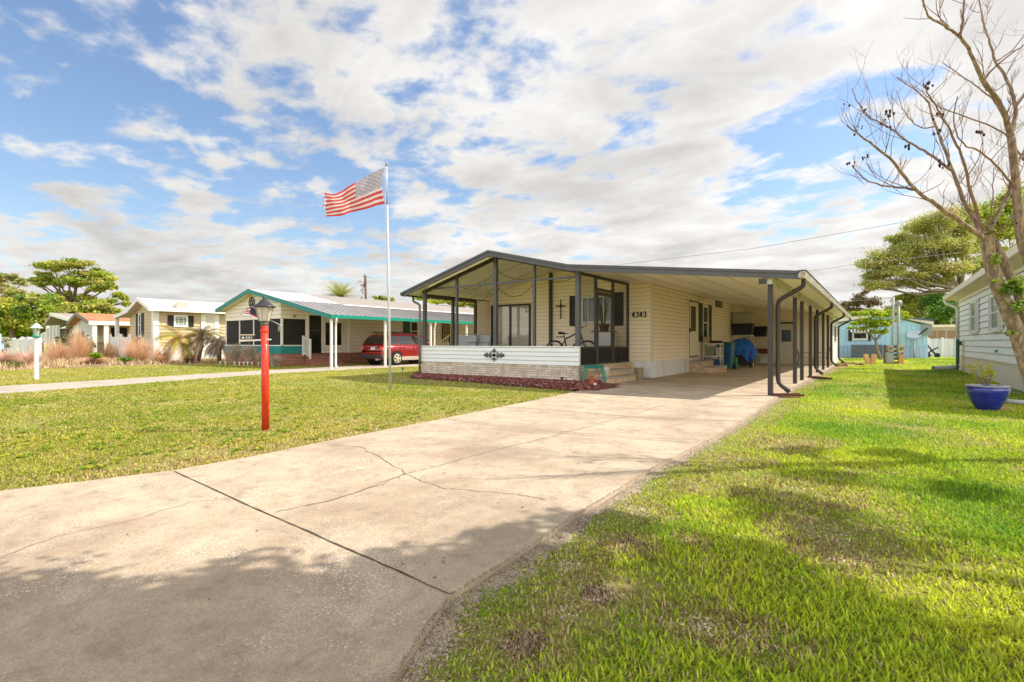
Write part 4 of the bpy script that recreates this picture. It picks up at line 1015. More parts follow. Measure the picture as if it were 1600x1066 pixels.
def flag():
    t0 = dep(p.x, p.y)
    F = thing('flag', 'faded red, white and blue striped flag with tattered end flying from the silver flagpole', 'flag', topw - Vector((0, 0, 0)))
    Tt = [(600.9, 262), (587, 268), (572, 275.5), (559, 283), (545, 291), (533, 299), (521, 303.5), (510, 302), (500, 299.5)]
    Bb = [(601.4, 318.5), (588, 321.5), (575, 326), (560, 329.5), (546, 332.5), (534, 337), (522, 338), (513, 338.5), (505, 339.5)]
    def ev(C, u):
        s = u * (len(C) - 1); i = min(int(s), len(C) - 2); f = s - i
        p0 = C[max(i - 1, 0)]; p1 = C[i]; p2 = C[i + 1]; p3 = C[min(i + 2, len(C) - 1)]
        return tuple(.5 * ((2 * p1[k]) + (-p0[k] + p2[k]) * f + (2 * p0[k] - 5 * p1[k] + 4 * p2[k] - p3[k]) * f * f + (-p0[k] + 3 * p1[k] - 3 * p2[k] + p3[k]) * f ** 3) for k in (0, 1))
    rr = random.Random(5); tat = [rr.uniform(0, .07) for _ in range(14)]
    def pt(u, v, off=0.0):
        a = ev(Tt, u); c = ev(Bb, u)
        hoist = -5.5 * math.sin(math.pi * v) * max(0, 1 - u * 6) if u < .17 else 0
        hoist = 4.2 * -math.sin(math.pi * v) * max(0, 1 - u * 5)
        wig = 2.2 * math.sin(u * 13 + v * 3) * u * math.sin(math.pi * v)
        x = a[0] * (1 - v) + c[0] * v + hoist; y = a[1] * (1 - v) + c[1] * v + wig
        d = t0 + .10 * math.sin(u * 9 + v * 2.2) * (.25 + u) + .05 * math.sin(u * 21 - v * 5) * u + off
        return atT(x, y, d) - topw
    NU, NV = 66, 26; vs = []; fs = []; ms = []
    for j in range(NV + 1):
        for i in range(NU + 1):
            u = i / NU; v = j / NV
            vs.append(pt(u, v))
    b = MB(); b.v = [tuple(q) for q in vs]
    for j in range(NV):
        st_ = j // 2
        for i in range(NU):
            if i / NU > .955 - tat[st_ % 14] + .03 * ((j * 5 + i) % 3 - 1) and i >= NU * .9: continue
            can = i / NU < .40 and st_ < 7
            b.f.append([j * (NU + 1) + i, j * (NU + 1) + i + 1, (j + 1) * (NU + 1) + i + 1, (j + 1) * (NU + 1) + i]); b.m.append(2 if can else (0 if st_ % 2 == 0 else 1)); b.sm.append(True)
    fr = mat('flag_red', (208, 72, 76), rough=.8, var=.12, scale=5, trans=.45); fw = mat('flag_white', (228, 208, 202), rough=.8, var=.08, scale=5, trans=.45)
    fb = mat('flag_blue', (172, 162, 174), rough=.8, var=.12, scale=5, trans=.4)
    b.build('flag_cloth', [fr, fw, fb], F)
    s_ = MB()
    for row in range(9):
        nn = 6 if row % 2 == 0 else 5
        for k in range(nn):
            u0 = .40 * ((k + .5) / 6 if nn == 6 else (k + 1) / 6); v0 = 7 / 13 * (row + .7) / 9.4
            for off in (-.004, .004):
                pts = []
                for q in range(10):
                    a_ = q * math.pi / 5; r_ = 1 if q % 2 == 0 else .42
                    pts.append(pt(u0 + r_ * math.sin(a_) * .0145, v0 - r_ * math.cos(a_) * .025, off))
                s_.add(pts + [pt(u0, v0, off)], [(q, (q + 1) % 10, 10) for q in range(10)])
    s_.build('star', mat('flag_star', (236, 228, 230), rough=.8, var=.03, trans=.3), F)
flag()

# small solar path lights in the mulch
def path_light(px_, py_, label):
    q = G(px_, py_, .05); o = thing('path_light', label, 'path light', q, group='solar path lights along the mulch bed')
    b = MB(); b.tube([(0, 0, -.03), (0, 0, .12)], .008, n=6); b.build('stake', blackm, o)
    b = MB(); b.lathe([(.022, .12), (.03, .17)], n=10); b.build('lamp', mat('smoked', (96, 92, 86), rough=.2), o)
    b = MB(); b.lathe([(.0, .168), (.055, .17), (.05, .185), (.015, .2), (0, .2)], n=12); b.build('cap', blackm, o)
    return o
path_light(677.5, 586.5, 'black path light in the mulch below the left end of the porch')
path_light(763, 592, 'black path light in the mulch below the porch wall ornament')
path_light(878, 601, 'black path light in the mulch nearest the green stool')
path_light(629, 583, 'black path light left of the mulch by the neighbour\'s drive')

# green plastic step stool
q = G(928, 600, .055); ST_ = thing('step_stool', 'green plastic stool in the mulch beside the porch steps', 'stool', q, rz=R(28))
gp = mat('stool_green', (36, 118, 100), rough=.45, var=.08, scale=8)
b = MB(); b.box(-.27, .27, -.19, .19, .46, .50); b.box(-.25, .25, -.17, .17, .42, .46); b.build('seat', gp, ST_, bevel=.012)
for sx in (-1, 1):
    for sy in (-1, 1):
        b = MB(); P0 = Vector((sx * .30, sy * .22, 0)); P1 = Vector((sx * .215, sy * .14, .44))
        v = []
        for c_, w_ in ((P0, .05), (P1, .085)):
            for a_, d_ in ((-1, -1), (1, -1), (1, 1), (-1, 1)): v.append((c_.x + a_ * w_ / 2, c_.y + d_ * .028, c_.z))
        b.add(v, [(0, 3, 2, 1), (4, 5, 6, 7), (0, 1, 5, 4), (1, 2, 6, 5), (2, 3, 7, 6), (3, 0, 4, 7)]); b.build('leg', gp, ST_, bevel=.006)
# things under and beside the stool
q = G(925, 603, .06); o = thing('garden_figure', 'small terracotta figure lying under the green stool', 'garden figure', q)
b = MB(); b.lathe([(0, 0), (.07, .0), (.09, .05), (.06, .13), (.03, .16), (.045, .2), (.03, .25), (0, .26)], n=12); b.build('body', mat('terracotta', (168, 84, 52), rough=.8, var=.2), o)
b = MB(); b.ball((.1, -.03, .04), .045); b.ball((-.14, -.05, .03), .05, sc=(1.4, 1, .6)); b.build('base_stone', mat('shell_white', (208, 202, 196), rough=.7, var=.1), o)
q = G(921, 594, .03); o = tag(None or thing('doormat_roll', 'black rolled mat standing behind the green stool', 'mat', G(922, 596, .03)))
b = MB(); b.lathe([(.0, 0), (.09, 0), (.09, .42), (.0, .42)], n=16); b.lathe([(.03, .421), (.06, .421)], n=16); b.build('roll', blackm, o)
q = G(968, 591); 
q = Vector((XC + .28, yD1 + .15, .371)); o = thing('bucket', 'cream bucket standing between the porch steps and the siding corner', 'bucket', Vector((XC + .55, 15.1, DZ)))
b = MB(); b.lathe([(.0, 0), (.11, 0), (.14, .34), (.15, .34), (.15, .36), (.13, .36), (.105, .02), (0, .02)], n=20); b.build('pail', mat('pail_cream', (206, 190, 160), rough=.5, var=.08), o)
b = MB(); b.tube([(-.15, 0, .34), (-.13, -.1, .28), (0, -.155, .24), (.13, -.1, .28), (.15, 0, .34)], .005, n=6); b.build('handle', galv, o)
q = G(950, 597); o = thing('planter_tub', 'white plastic tub standing behind the green stool', 'tub', G(943, 597.5, DZ))
b = MB(); b.lathe([(0, 0), (.15, 0), (.19, .4), (.2, .42), (.18, .42), (.14, .02), (0, .02)], n=20); b.build('tub', mat('tub_white', (210, 204, 186), rough=.5, var=.06), o)

# wall ornament on porch panel
def scroll(b, cx, cz, pts, F, r=.008):
    b.tube([F(cx + x, cz + z, .012) for x, z in pts], r, n=6)
ox = xAtY(773, YP); oz = zAt(555, ox, YP); FO = lambda s, z, o: (s, YP - .028 - o, z)
O = thing('wall_ornament', 'black iron scroll ornament on the white porch panel', 'wall ornament', (ox, YP - .03, oz))
b = MB(); k = .8
def sp(cx, cz, r0, turns, a0, sgn): return [(cx + (r0 * (1 - i / 16 * .8)) * math.cos(a0 + sgn * turns * 2 * math.pi * i / 16), cz + (r0 * (1 - i / 16 * .8)) * math.sin(a0 + sgn * turns * 2 * math.pi * i / 16)) for i in range(17)]
for sx in (-1, 1):
    for sz_ in (-1, 1):
        scroll(b, ox, oz, sp(sx * .13, sz_ * .055, .055, 1.2, -math.pi / 2 * sz_, sx * sz_), FO); scroll(b, ox, oz, sp(sx * .27, sz_ * .045, .045, 1.2, -math.pi / 2 * sz_, -sx * sz_), FO)
        scroll(b, ox, oz, sp(sx * .045, sz_ * .13, .045, 1.2, 0 if sx < 0 else math.pi, sx * sz_), FO); scroll(b, ox, oz, [(0, 0), (sx * .1, sz_ * .03), (sx * .2, sz_ * .015), (sx * .36, 0)], FO)
for sx in (-1, 1):
    wbox(b, FO, ox + sx * .36 - .02, ox + sx * .36 + .02, oz - .03, oz + .03, 0, .018); scroll(b, ox, oz, [(sx * .30, .05), (sx * .38, 0), (sx * .30, -.05)], FO, .01)
scroll(b, ox, oz, [(0, -.2), (0, .2)], FO); wbox(b, FO, ox - .04, ox + .04, oz - .04, oz + .04, 0, .025); scroll(b, ox, oz, sp(0, .18, .035, 1, -math.pi / 2, 1), FO)
b.build('scrollwork', blackm, O, world=True)
# cross on the house wall
cx_w = xAtY(877.5, YB); czw = zAt(482, cx_w, YB); C_ = thing('wall_cross', 'dark metal cross on the siding inside the porch', 'cross', (cx_w, YB - .06, czw))
b = MB(); cm = mat('cross_bronze', (58, 38, 34), rough=.45, var=.2, metal=.3)
hz1 = zAt(469.5, cx_w, YB) - czw; hz0 = zAt(497, cx_w, YB) - czw; hw = .185
b.tube([(0, 0, hz0), (0, 0, hz1)], .016, n=8); b.tube([(-hw, 0, hz1 * .28), (hw, 0, hz1 * .28)], .016, n=8)
for z in np.linspace(hz0, hz1, 9): b.ball((0, -.008, z), .028, 8, 5)
for x in np.linspace(-hw, hw, 5): b.ball((x, -.008, hz1 * .28), .028, 8, 5)
b.ball((0, -.015, hz1 * .28), .045); b.build('cross', cm, C_)

# string lights
SL = thing('string_lights', 'looped string of small bulbs hanging inside the porch gable', 'string lights', (-9, 13, 3))
b = MB(); bb = MB(); wire = mat('wire_dark', (70, 54, 42), rough=.6)
BUL = []
def loop(p0, p1, sag):
    P = [p0.lerp(p1, i / 14) - Vector((0, 0, sag * 4 * (i / 14) * (1 - i / 14))) for i in range(15)]
    b.tube(P, .007, n=5)
    BUL.extend(P[1:-1])
L0 = [(665, 470), (712, 446), (774, 445), (835, 437), (905, 428)]
y_ = YP + .25
for (a, c) in (((714, 442), (772, 425)), ((776, 421), (834, 432)), ((776, 447), (835, 442)), ((837, 430), (901, 431)), ((714, 468), (774, 446))):
    P0 = atY(*a, y_); P1 = atY(*c, y_ + (1.4 if a[0] > 800 else .4)); loop(P0, P1, .36 if a[1] > 440 else .18)
b.build('wire', wire, SL, world=True); bb.lathe([(0, -.035), (.012, -.025), (.014, -.01), (.005, 0)], (0, 0, 0), 6); b0 = bb.build('bulb', mat('bulb_amber', (120, 92, 62), rough=.2), SL)
for i, q in enumerate(BUL):
    o = b0 if i == 0 else b0.copy()
    if i: COL.objects.link(o)
    o.location = q - Vector((-9, 13, 3))

# bicycle on the porch
def bicycle():
    y = 14.1; xr = xAtY(867, y); xf = xAtY(918, y); z0 = zk0; 
    B = thing('bicycle', 'black bicycle parked on the screened porch behind the corner post', 'bicycle', (xr, y, z0)); wb = xf - xr; r = .335
    rub = mat('tyre_rubber', (24, 22, 22), rough=.8, var=.1); fm = mat('bike_black', (28, 26, 30), rough=.3, coat=.4); 
    for nm, x in (('rear', 0), ('front', wb)):
        b = MB(); P = [(x + r * math.cos(t), 0, r + r * math.sin(t)) for t in np.linspace(0, 2 * math.pi, 33)]; b.tube(P, .03, n=8, cap=False); w_ = b.build('wheel', rub, B)
        b = MB(); P = [(x + (r - .03) * math.cos(t), 0, r + (r - .03) * math.sin(t)) for t in np.linspace(0, 2 * math.pi, 33)]; b.tube(P, .011, n=6, cap=False)
        for k in range(16): t = k * math.pi / 8; b.tube([(x, .0, r), (x + (r - .03) * math.cos(t), 0, r + (r - .03) * math.sin(t))], .0025, n=4)
        b.tube([(x, -.05, r), (x, .05, r)], .018, n=8); b.build('rim', galv, w_)
    bb_ = (wb * .40, 0, .30); seatj = (wb * .31, 0, .72); headt = (wb * .78, 0, .96); headb = (wb * .82, 0, .80)
    b = MB(); b.tube([bb_, seatj], .024); b.tube([seatj, headt], .023); b.tube([bb_, headb], .03); b.tube([headt, headb], .026)
    for s in (-.05, .05): b.tube([(0, s, r), (bb_[0], s * .6, bb_[2])], .010); b.tube([(0, s, r), (seatj[0], s * .4, seatj[2] - .06)], .009); 
    b.build('frame', fm, B)
    b = MB(); 
    for s in (-.05, .05): b.tube([(wb, s, r), (wb * .84, s, .74)], .014)
    b.tube([(wb * .84, -.05, .74), (wb * .84, .05, .74), (wb * .82, 0, .82)], .016); b.build('fork', fm, B)
    b = MB(); b.tube([seatj, (wb * .28, 0, .88)], .016); b.tube([(wb * .14, 0, .93), (wb * .22, 0, .92), (wb * .38, 0, .90)], [.085, .07, .028], flat=.55); b.tube([(wb * .05, 0, .80), (wb * .27, 0, .80)], .03, flat=.5); b.build('saddle', blackm, B)
    b = MB(); b.tube([headt, (wb * .77, 0, 1.06)], .015); b.tube([(wb * .74, -.28, 1.12), (wb * .80, -.14, 1.09), (wb * .77, 0, 1.06), (wb * .80, .14, 1.09), (wb * .74, .28, 1.12)], .015); b.tube([(wb * .80, -.1, 1.06), (wb * .98, -.06, 1.12), (wb * .96, .0, 1.36), (wb * .84, .05, 1.42)], .011); b.build('handlebar', blackm, B)
    b = MB(); b.lathe([(.0, -.005), (.095, -.005), (.095, .005), (0, .005)], n=20); b.xf(Matrix.Translation(Vector(bb_) + Vector((0, -.06, 0))) @ Matrix.Rotation(R(90), 4, 'X'))
    b.tube([(bb_[0], -.09, bb_[2]), (bb_[0] + .1, -.1, bb_[2] - .13)], .01); b.box(bb_[0] + .05, bb_[0] + .15, -.17, -.1, bb_[2] - .15, bb_[2] - .13)
    b.tube([(bb_[0], .06, bb_[2]), (bb_[0] - .1, .1, bb_[2] + .13)], .01); b.build('crankset', galv, B)
bicycle()

# porch furniture
wick = mat('chair_mesh', (170, 170, 172), rough=.6, var=.25, scale=60)
def patio_chair(x, y, z, rz, label, cat='chair', name='patio_chair', m=None, wdt=.6, group='patio chairs on the porch'):
    o = thing(name, label, cat, (x, y, z), rz, group); m = m or mat('chair_steel', (150, 150, 150), rough=.4, var=.1); h = wdt / 2
    b = MB(); b.box(-h + .03, h - .03, -.25, .25, .40, .425); b.build('seat', wick, o)
    b = MB(); v = [(-h + .03, .25, .42), (h - .03, .25, .42), (h - .03, .36, .88), (-h + .03, .36, .88), (-h + .03, .27, .42), (h - .03, .27, .42), (h - .03, .38, .88), (-h + .03, .38, .88)]
    b.add(v, [(0, 1, 2, 3), (7, 6, 5, 4), (0, 4, 5, 1), (1, 5, 6, 2), (2, 6, 7, 3), (3, 7, 4, 0)]); b.build('backrest', wick, o)
    b = MB(); b.tube([(-h, .26, .42), (-h, .37, .88), (-h + .06, .385, .93), (h - .06, .385, .93), (h, .37, .88), (h, .26, .42)], .014); b.build('back_frame', m, o)
    for s in (-1, 1):
        b = MB(); b.tube([(s * h, .3, .6), (s * h, .05, .64), (s * h, -.22, .62), (s * h, -.27, .4), (s * h, -.27, 0)], .014); b.build('arm', m, o)
        b = MB(); b.tube([(s * h, .26, .44), (s * h, .32, 0)], .014); b.build('leg', m, o)
    return o
yc = 13.9; c1 = patio_chair(xAtY(722, yc), yc, zk0, R(10), 'wide grey mesh patio chair behind the porch panel at its left end', wdt=.85)
c2 = patio_chair(xAtY(742, yc + .1), yc + .25, zk0, R(-6), 'smaller grey mesh patio chair just left of the thick gable post', wdt=.62)
ct = thing('side_table', 'low black porch table between the patio door and the bicycle', 'table', (xAtY(846, 14.6), 14.6, zk0))
b = MB(); b.lathe([(0, .45), (.3, .45), (.31, .465), (.3, .48), (0, .48)], n=24, sx=1.3); b.build('table_top', blackm, ct)
for s in (-1, 1):
    for t in (-1, 1): b = MB(); b.tube([(s * .3, t * .18, 0), (s * .26, t * .15, .45)], .013); b.build('leg', blackm, ct)
# stand with snake plant and shoes
yp = 15.25; xp = xAtY(944, yp); z1 = zAt(517, xp, yp)
so = thing('plant_stand', 'white wooden stand holding the snake plant behind the screen door', 'plant stand', (xp, yp, zk0)); hh = z1 - zk0
zsh = zAt(540, xp, yp) - zk0
b = MB(); b.box(-.36, .36, -.2, .2, hh - .04, hh); b.build('top_board', mat('stand_top', (96, 82, 70), rough=.6, var=.15), so)
b = MB(); b.box(-.33, .33, -.18, .18, hh * .48, hh * .95); b.build('cabinet', white_p, so)
for s in (-1, 1):
    for t in (-1, 1): b = MB(); b.box(s * .30 - .03, s * .30 + .03, t * .15 - .03, t * .15 + .03, 0, hh * .48); b.build('leg', white_p, so)
po = thing('snake_plant', 'tall snake plant in a pot on the white stand', 'potted plant', (xp, yp, z1))
b = MB(); b.lathe([(0, 0), (.13, 0), (.18, .2), (.19, .22), (.16, .22), (0, .2)], n=20); b.build('pot', mat('pot_brown', (88, 70, 54), rough=.5), po)
b = MB(); rr = random.Random(3); sn = mat('snake_leaf', (96, 118, 58), rough=.4, var=.3, scale=14, col2=(160, 160, 90), c2=.4, c2scale=12)
for k in range(20):
    a = rr.uniform(0, 6.28); l = rr.uniform(.45, .95); e = rr.uniform(.05, .3); r0 = rr.uniform(0, .1)
    P = [Vector((math.cos(a) * (r0 + e * f * f), math.sin(a) * (r0 + e * f * f), .2 + l * f)) for f in (0, .3, .6, .85, 1)]
    b.tube(P, [.03, .036, .032, .02, .002], n=6, flat=.25)
b.build('foliage', sn, po)
for i, xx in enumerate((-.15, .2, .62)):
    sh = thing('boots', ('black boots under the plant stand, left pair', 'black boots under the plant stand, right pair', 'black boots standing right of the plant stand')[i], 'boots', (xp + xx, yp - .35, zk0), group='boots on the porch floor')
    for s in (-1, 1):
        b = MB(); b.box(s * .06 - .045, s * .06 + .045, -.14, .14, 0, .09); b.box(s * .06 - .045, s * .06 + .045, .02, .14, .09, .28); b.build('boot', blackm, sh, bevel=.02)

# splash blocks by the downspouts
spm = mat('splash_brown', (96, 52, 40), rough=.8, var=.25, scale=8)
def splash(a, b_, w_, label):
    pa, pb = G(*a, .03), G(*b_, .03); o = thing('splash_board', label, 'splash block', pa, math.atan2(pb.y - pa.y, pb.x - pa.x), 'boards under the downspouts'); l = (pb - pa).length
    m_ = MB(); m_.box(0, l, -w_ / 2, w_ / 2, 0, .015); m_.box(0, l, -w_ / 2 - .015, -w_ / 2, 0, .05); m_.box(0, l, w_ / 2, w_ / 2 + .015, 0, .05); m_.build('board', spm, o); return o
splash((1206, 619), (1253, 619), .16, 'brown board lying in grass below the nearest carport downspout')
splash((1266, 590), (1296, 593), .16, 'brown board in grass below the second carport downspout')

# ---- carport contents
plas = mat('shelf_ivory', (214, 206, 184), rough=.5, var=.05)
def shelf(name, label, x0, x1, y0, y1, zs_, m=plas, group='plastic shelving in the carport'):
    o = thing(name, label, 'shelf', ((x0 + x1) / 2, (y0 + y1) / 2, DZ), 0, group); hx, hy = (x1 - x0) / 2, (y1 - y0) / 2
    for z in zs_:
        b = MB(); b.box(-hx, hx, -hy, hy, z - .05, z); 
        b.build('shelf_board', m, o, bevel=.008)
    for s in (-1, 1):
        for t in (-1, 1):
            b = MB(); b.tube([(s * (hx - .03), t * (hy - .03), 0), (s * (hx - .03), t * (hy - .03), zs_[-1] - .02)], .025, n=8); b.build('leg', m, o)
    return o
def tote(x, y, z, w_, d_, h_, m, lid, label, cat='storage bin', rz=0, name='storage_bin', group=None):
    o = thing(name, label, cat, (x, y, z), rz, group)
    b = MB(); b.taper(0, 0, 0, h_, w_ * .86, d_ * .86, w_, d_); b.build('tub', m, o, bevel=.02)
    b = MB(); b.box(-w_ / 2 - .02, w_ / 2 + .02, -d_ / 2 - .02, d_ / 2 + .02, h_ + .001, h_ + .035); b.build('lid', lid, o, bevel=.01)
    return o
s1 = shelf('plastic_shelf', 'low ivory plastic shelf right of the side steps', -5.78, -5.06, 21.25, 21.7, (.1, .60, 1.10))
tote(-5.5, 21.47, .63, .36, .36, .34, mat('bin_green_grey', (128, 136, 116), rough=.5), mat('bin_lid_grey', (140, 142, 126), rough=.5), 'grey-green bin on the middle board of the low shelf')
tote(-5.62, 21.42, .13, .2, .3, .3, mat('red_plastic', (178, 50, 34), rough=.45), mat('red_plastic2', (188, 60, 40), rough=.45), 'small red bin on the bottom board of the low shelf')
tote(-5.26, 21.47, .13, .3, .34, .36, mat('blue_plastic', (52, 82, 122), rough=.45), mat('blue_lid', (180, 176, 164), rough=.45), 'blue tub with pale lid on the bottom board of the low shelf')
tote(-5.2, 21.47, .63, .2, .3, .34, mat('white_bag', (200, 192, 176), rough=.7, var=.15), blackm, 'cream box with black lid beside the grey-green bin')
o = thing('folded_cover', 'dark folded cover lying on top of the low shelf', 'cover', (-5.3, 21.5, 1.13)); b = MB(); b.taper(0, 0, 0, .1, .5, .42, .4, .34); b.build('cloth', mat('cover_dark', (58, 40, 34), rough=.8, var=.2), o, bevel=.03)
o = thing('cardboard_box', 'plain cardboard box on the low shelf under the window', 'box', (-5.68, 21.45, 1.13)); b = MB(); b.box(-.1, .12, -.15, .15, 0, .25); b.build('carton', mat('cardboard', (186, 158, 116), rough=.8, var=.08), o, bevel=.01)
# wheeled trash bin
tb = thing('trash_bin', 'blue-green wheeled trash bin with lid beside the low shelf', 'trash bin', (xAtY(1134, 22.5), 22.5, DZ), R(0))
bm_ = mat('trash_blue', (42, 92, 128), rough=.45, var=.1, scale=4, col2=(50, 112, 112), c2=.35, c2scale=2)
b = MB(); b.taper(0, 0, .08, 1.02, .48, .52, .58, .70); b.build('body', bm_, tb, bevel=.03)
b = MB(); b.prism([(-.38, 1.02), (.38, 1.02), (.36, 1.08), (.0, 1.15), (-.36, 1.09)], 'x', -.31, .31); b.build('lid', mat('trash_lid', (40, 100, 100), rough=.45), tb, bevel=.015)
b = MB(); b.box(-.3, .3, -.34, -.3, .80, .86); b.tube([(-.24, .4, 1.0), (.24, .4, 1.0)], .02); b.build('handle', bm_, tb)
for s in (-1, 1):
    b = MB(); b.tube([(s * .26, .27, .12), (s * .33, .27, .12)], .12, n=18); b.build('wheel', blackm, tb)
o = thing('gas_can', 'bright green plastic container between trash bin and blue tarp', 'container', (xAtY(1147.5, 23.4), 23.4, DZ)); b = MB(); b.taper(0, 0, 0, .5, .24, .2, .22, .18); b.lathe([(.05, .5), (.04, .58), (0, .58)], n=10); b.build('body', mat('bright_green', (48, 150, 60), rough=.45), o, bevel=.02)
# mower / grill under blue tarp
xt, yt = xAtY(1158, 25.2), 25.2
gr_ = thing('grill', 'dark cart with wheels hidden under the blue tarp', 'grill', (xt, yt, DZ))
b = MB(); b.box(-.42, .42, -.22, .22, .1, .75); b.build('cabinet', mat('cart_dark', (58, 48, 46), rough=.5, var=.3, scale=5), gr_)
for sx in (-1, 1): b = MB(); b.tube([(sx * .43, -.2, .1), (sx * .49, -.2, .1)], .1, n=14); b.build('wheel', blackm, gr_)
for sx in (-1, 1): b = MB(); b.box(sx * .42 - .02, sx * .42 + .02, -.24, -.2, 0, .8); b.build('leg', blackm, gr_)
tp = thing('tarp', 'bright blue tarp draped over the dark cart in the carport', 'tarp', (xt, yt, .0))
bt = mat('tarp_blue', (28, 104, 196), rough=.4, var=.12, scale=9); b = MB(); NU = 48; rr = random.Random(2)
prof = [(0, 1.3), (.18, 1.28), (.36, 1.18), (.50, 1.0), (.55, .85), (.58, .68), (.60, .5)]
vs = []
for j, (r_, z_) in enumerate(prof):
    for i in range(NU):
        t = 2 * math.pi * i / NU; w_ = 1 + .10 * math.sin(t * 9 + j) * (j / 6) + .06 * math.sin(t * 17 + j * 2) * (j / 6); dz_ = (.14 * math.sin(t * 3 + 1) + .08 * math.sin(t * 8)) * (j / 6) ** 2 + .05 * math.sin(t * 2 + j) * (1 if j else 0)
        vs.append((r_ * w_ * math.cos(t) * 1.08, r_ * w_ * math.sin(t) * .62, z_ + dz_))
b.add(vs, [(j * NU + i, j * NU + (i + 1) % NU, (j + 1) * NU + (i + 1) % NU, (j + 1) * NU + i) for j in range(len(prof) - 1) for i in range(NU)] + [tuple(range(NU))], 0, False); b.build('sheet', bt, tp)
# tall shelf with black and grey bins
xs_, ys_ = -5.5, 26.7
s2 = shelf('plastic_shelf', 'tall ivory shelf holding tools behind the blue tarp', xs_ - .3, xs_ + .6, 26.4, 27.0, (.1, .55, 1.0, 1.48))
bk = mat('bin_black', (26, 26, 32), rough=.35, var=.1)
zt4 = DZ + 1.48
tote(xs_ + .16, 26.7, zt4, .95, .5, .52, bk, bk, 'black storage bin on top of the tall shelf')
tote(xs_ + .16, 26.7, zt4 + .556, .92, .5, .52, mat('bin_grey', (166, 160, 142), rough=.5), mat('bin_grey_lid', (150, 144, 126), rough=.5), 'grey storage bin stacked above the black one')
for i, (dx_, z_, c_, h_) in enumerate(((.0, 1.13, (40, 40, 44), .3), (.22, 1.13, (60, 96, 120), .32), (.42, 1.13, (196, 116, 50), .28), (.0, .68, (70, 66, 60), .3), (.4, .68, (192, 186, 170), .28), (.1, .23, (46, 44, 42), .3), (.45, .23, (180, 176, 168), .28))):
    o = thing('tool_box', ['black caddy on the tall shelf', 'blue-grey tin on the tall shelf', 'orange tin on the tall shelf', 'dark box on the middle board of the tall shelf', 'pale box on the middle board of the tall shelf', 'dark box at the foot of the tall shelf', 'white box at the foot of the tall shelf'][i], 'box', (xs_ + dx_, 26.6, DZ + z_ - .13))
    b = MB(); b.lathe([(0, 0), (.1, 0), (.1, h_), (.07, h_ + .02), (0, h_ + .02)], n=12); b.build('case', mat('tin%d' % i, c_, rough=.5, var=.15), o)
xq = xAtY(1187, 28.9)
s3 = shelf('plastic_shelf', 'wide ivory shelf beside the white carport door', xq - .62, xq + .55, 28.6, 29.2, (.1, .55, .98, 1.42), group='plastic shelving in the carport')
tote(xq - .1, 28.9, DZ + 1.42, .95, .5, .5, bk, bk, 'wide black bin on top of the wide shelf')
tote(xq + .1, 28.9, DZ + .55, .7, .4, .22, mat('bin_redbrown', (118, 44, 30), rough=.5), mat('bin_redbrown2', (100, 40, 30), rough=.5), 'red-brown crate on the lower board of the wide shelf')
tote(xq - .3, 28.0, DZ, .5, .4, .42, bk, bk, 'black bin on the floor in front of the wide shelf')
tote(xq + .2, 28.9, DZ + .1, .4, .3, .3, white_p, white_p, 'small white box on the bottom board of the wide shelf')
# porch-style chair by the shed wall
mc = mat('wrought_brown', (92, 70, 52), rough=.5)
patio_chair(xAtY(1258, 28.6), 28.6, DZ, R(100), 'thin brown metal chair against the far carport wall', m=mc, group=None, name='metal_chair', wdt=.5)
patio_chair(xAtY(1283, 29.0), 28.7, DZ, R(-80), 'thin brown metal chair near the last carport posts', m=mc, group=None, name='metal_chair', wdt=.5)
# ================================================================ NEIGHBOURING HOUSES
tealf = mat('teal_fascia', (30, 152, 134), rough=.4, var=.06)
tealp = mat('teal_panel', (34, 128, 126), rough=.45, var=.1, scale=2)
shing = mat('shingle_grey', (164, 154, 144), rough=.9, var=.22, scale=22, col2=(138, 128, 120), c2=.5, c2scale=9, bump=.5, bscale=40)
metroof = mat('metal_roof_grey', (176, 172, 170), rough=.5, var=.08, scale=2, col2=(150, 144, 142), c2=.3, c2scale=1)
whroof = mat('roof_white', (216, 208, 200), rough=.5, var=.05, col2=(196, 186, 176), c2=.3, c2scale=.6)
pale = mat('pale_siding', (230, 218, 202), rough=.55, var=.04)
redbrick = brick_mat('red_brick', (168, 84, 62), (126, 60, 46), (176, 158, 140), .21, .075)
dscreen = screen_mat('dark_screen', (42, 36, 34), .9)
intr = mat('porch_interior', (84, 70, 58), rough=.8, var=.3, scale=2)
winsh = glass_mat('window_shaded', (40, 38, 36), .08)

TY, TW = 13.3, 13.7; TX = -23.6; TE = 37
TEAL = thing('mobile_home', 'pale mobile home with teal roof edge and dark screened porch, red car in its carport', 'mobile home', (-24, 15, 0))
tl = (xAtY(337, TY), zAt(483.5, xAtY(337, TY), TY)); tk = (xAtY(387, TY), zAt(452.5, xAtY(387, TY), TY)); tr2 = (xAtY(517, TY), zAt(492.5, xAtY(517, TY), TY))
TT = [tl, tk, tr2]
def tz(x):
    a, c = (tl, tk) if x < tk[0] else (tk, tr2); return a[1] + (c[1] - a[1]) * (x - a[0]) / (c[0] - a[0])
b = MB(); b.prism([(tl[0] + .05, tl[1] - .03), (tk[0], tk[1] - .03), (tr2[0] - .05, tr2[1] - .03), (tr2[0] - .05, tr2[1] - .12), (tk[0], tk[1] - .12), (tl[0] + .05, tl[1] - .12)], 'y', TY + .06, TE); tr_o = b.build('roof', pale, TEAL, world=True)
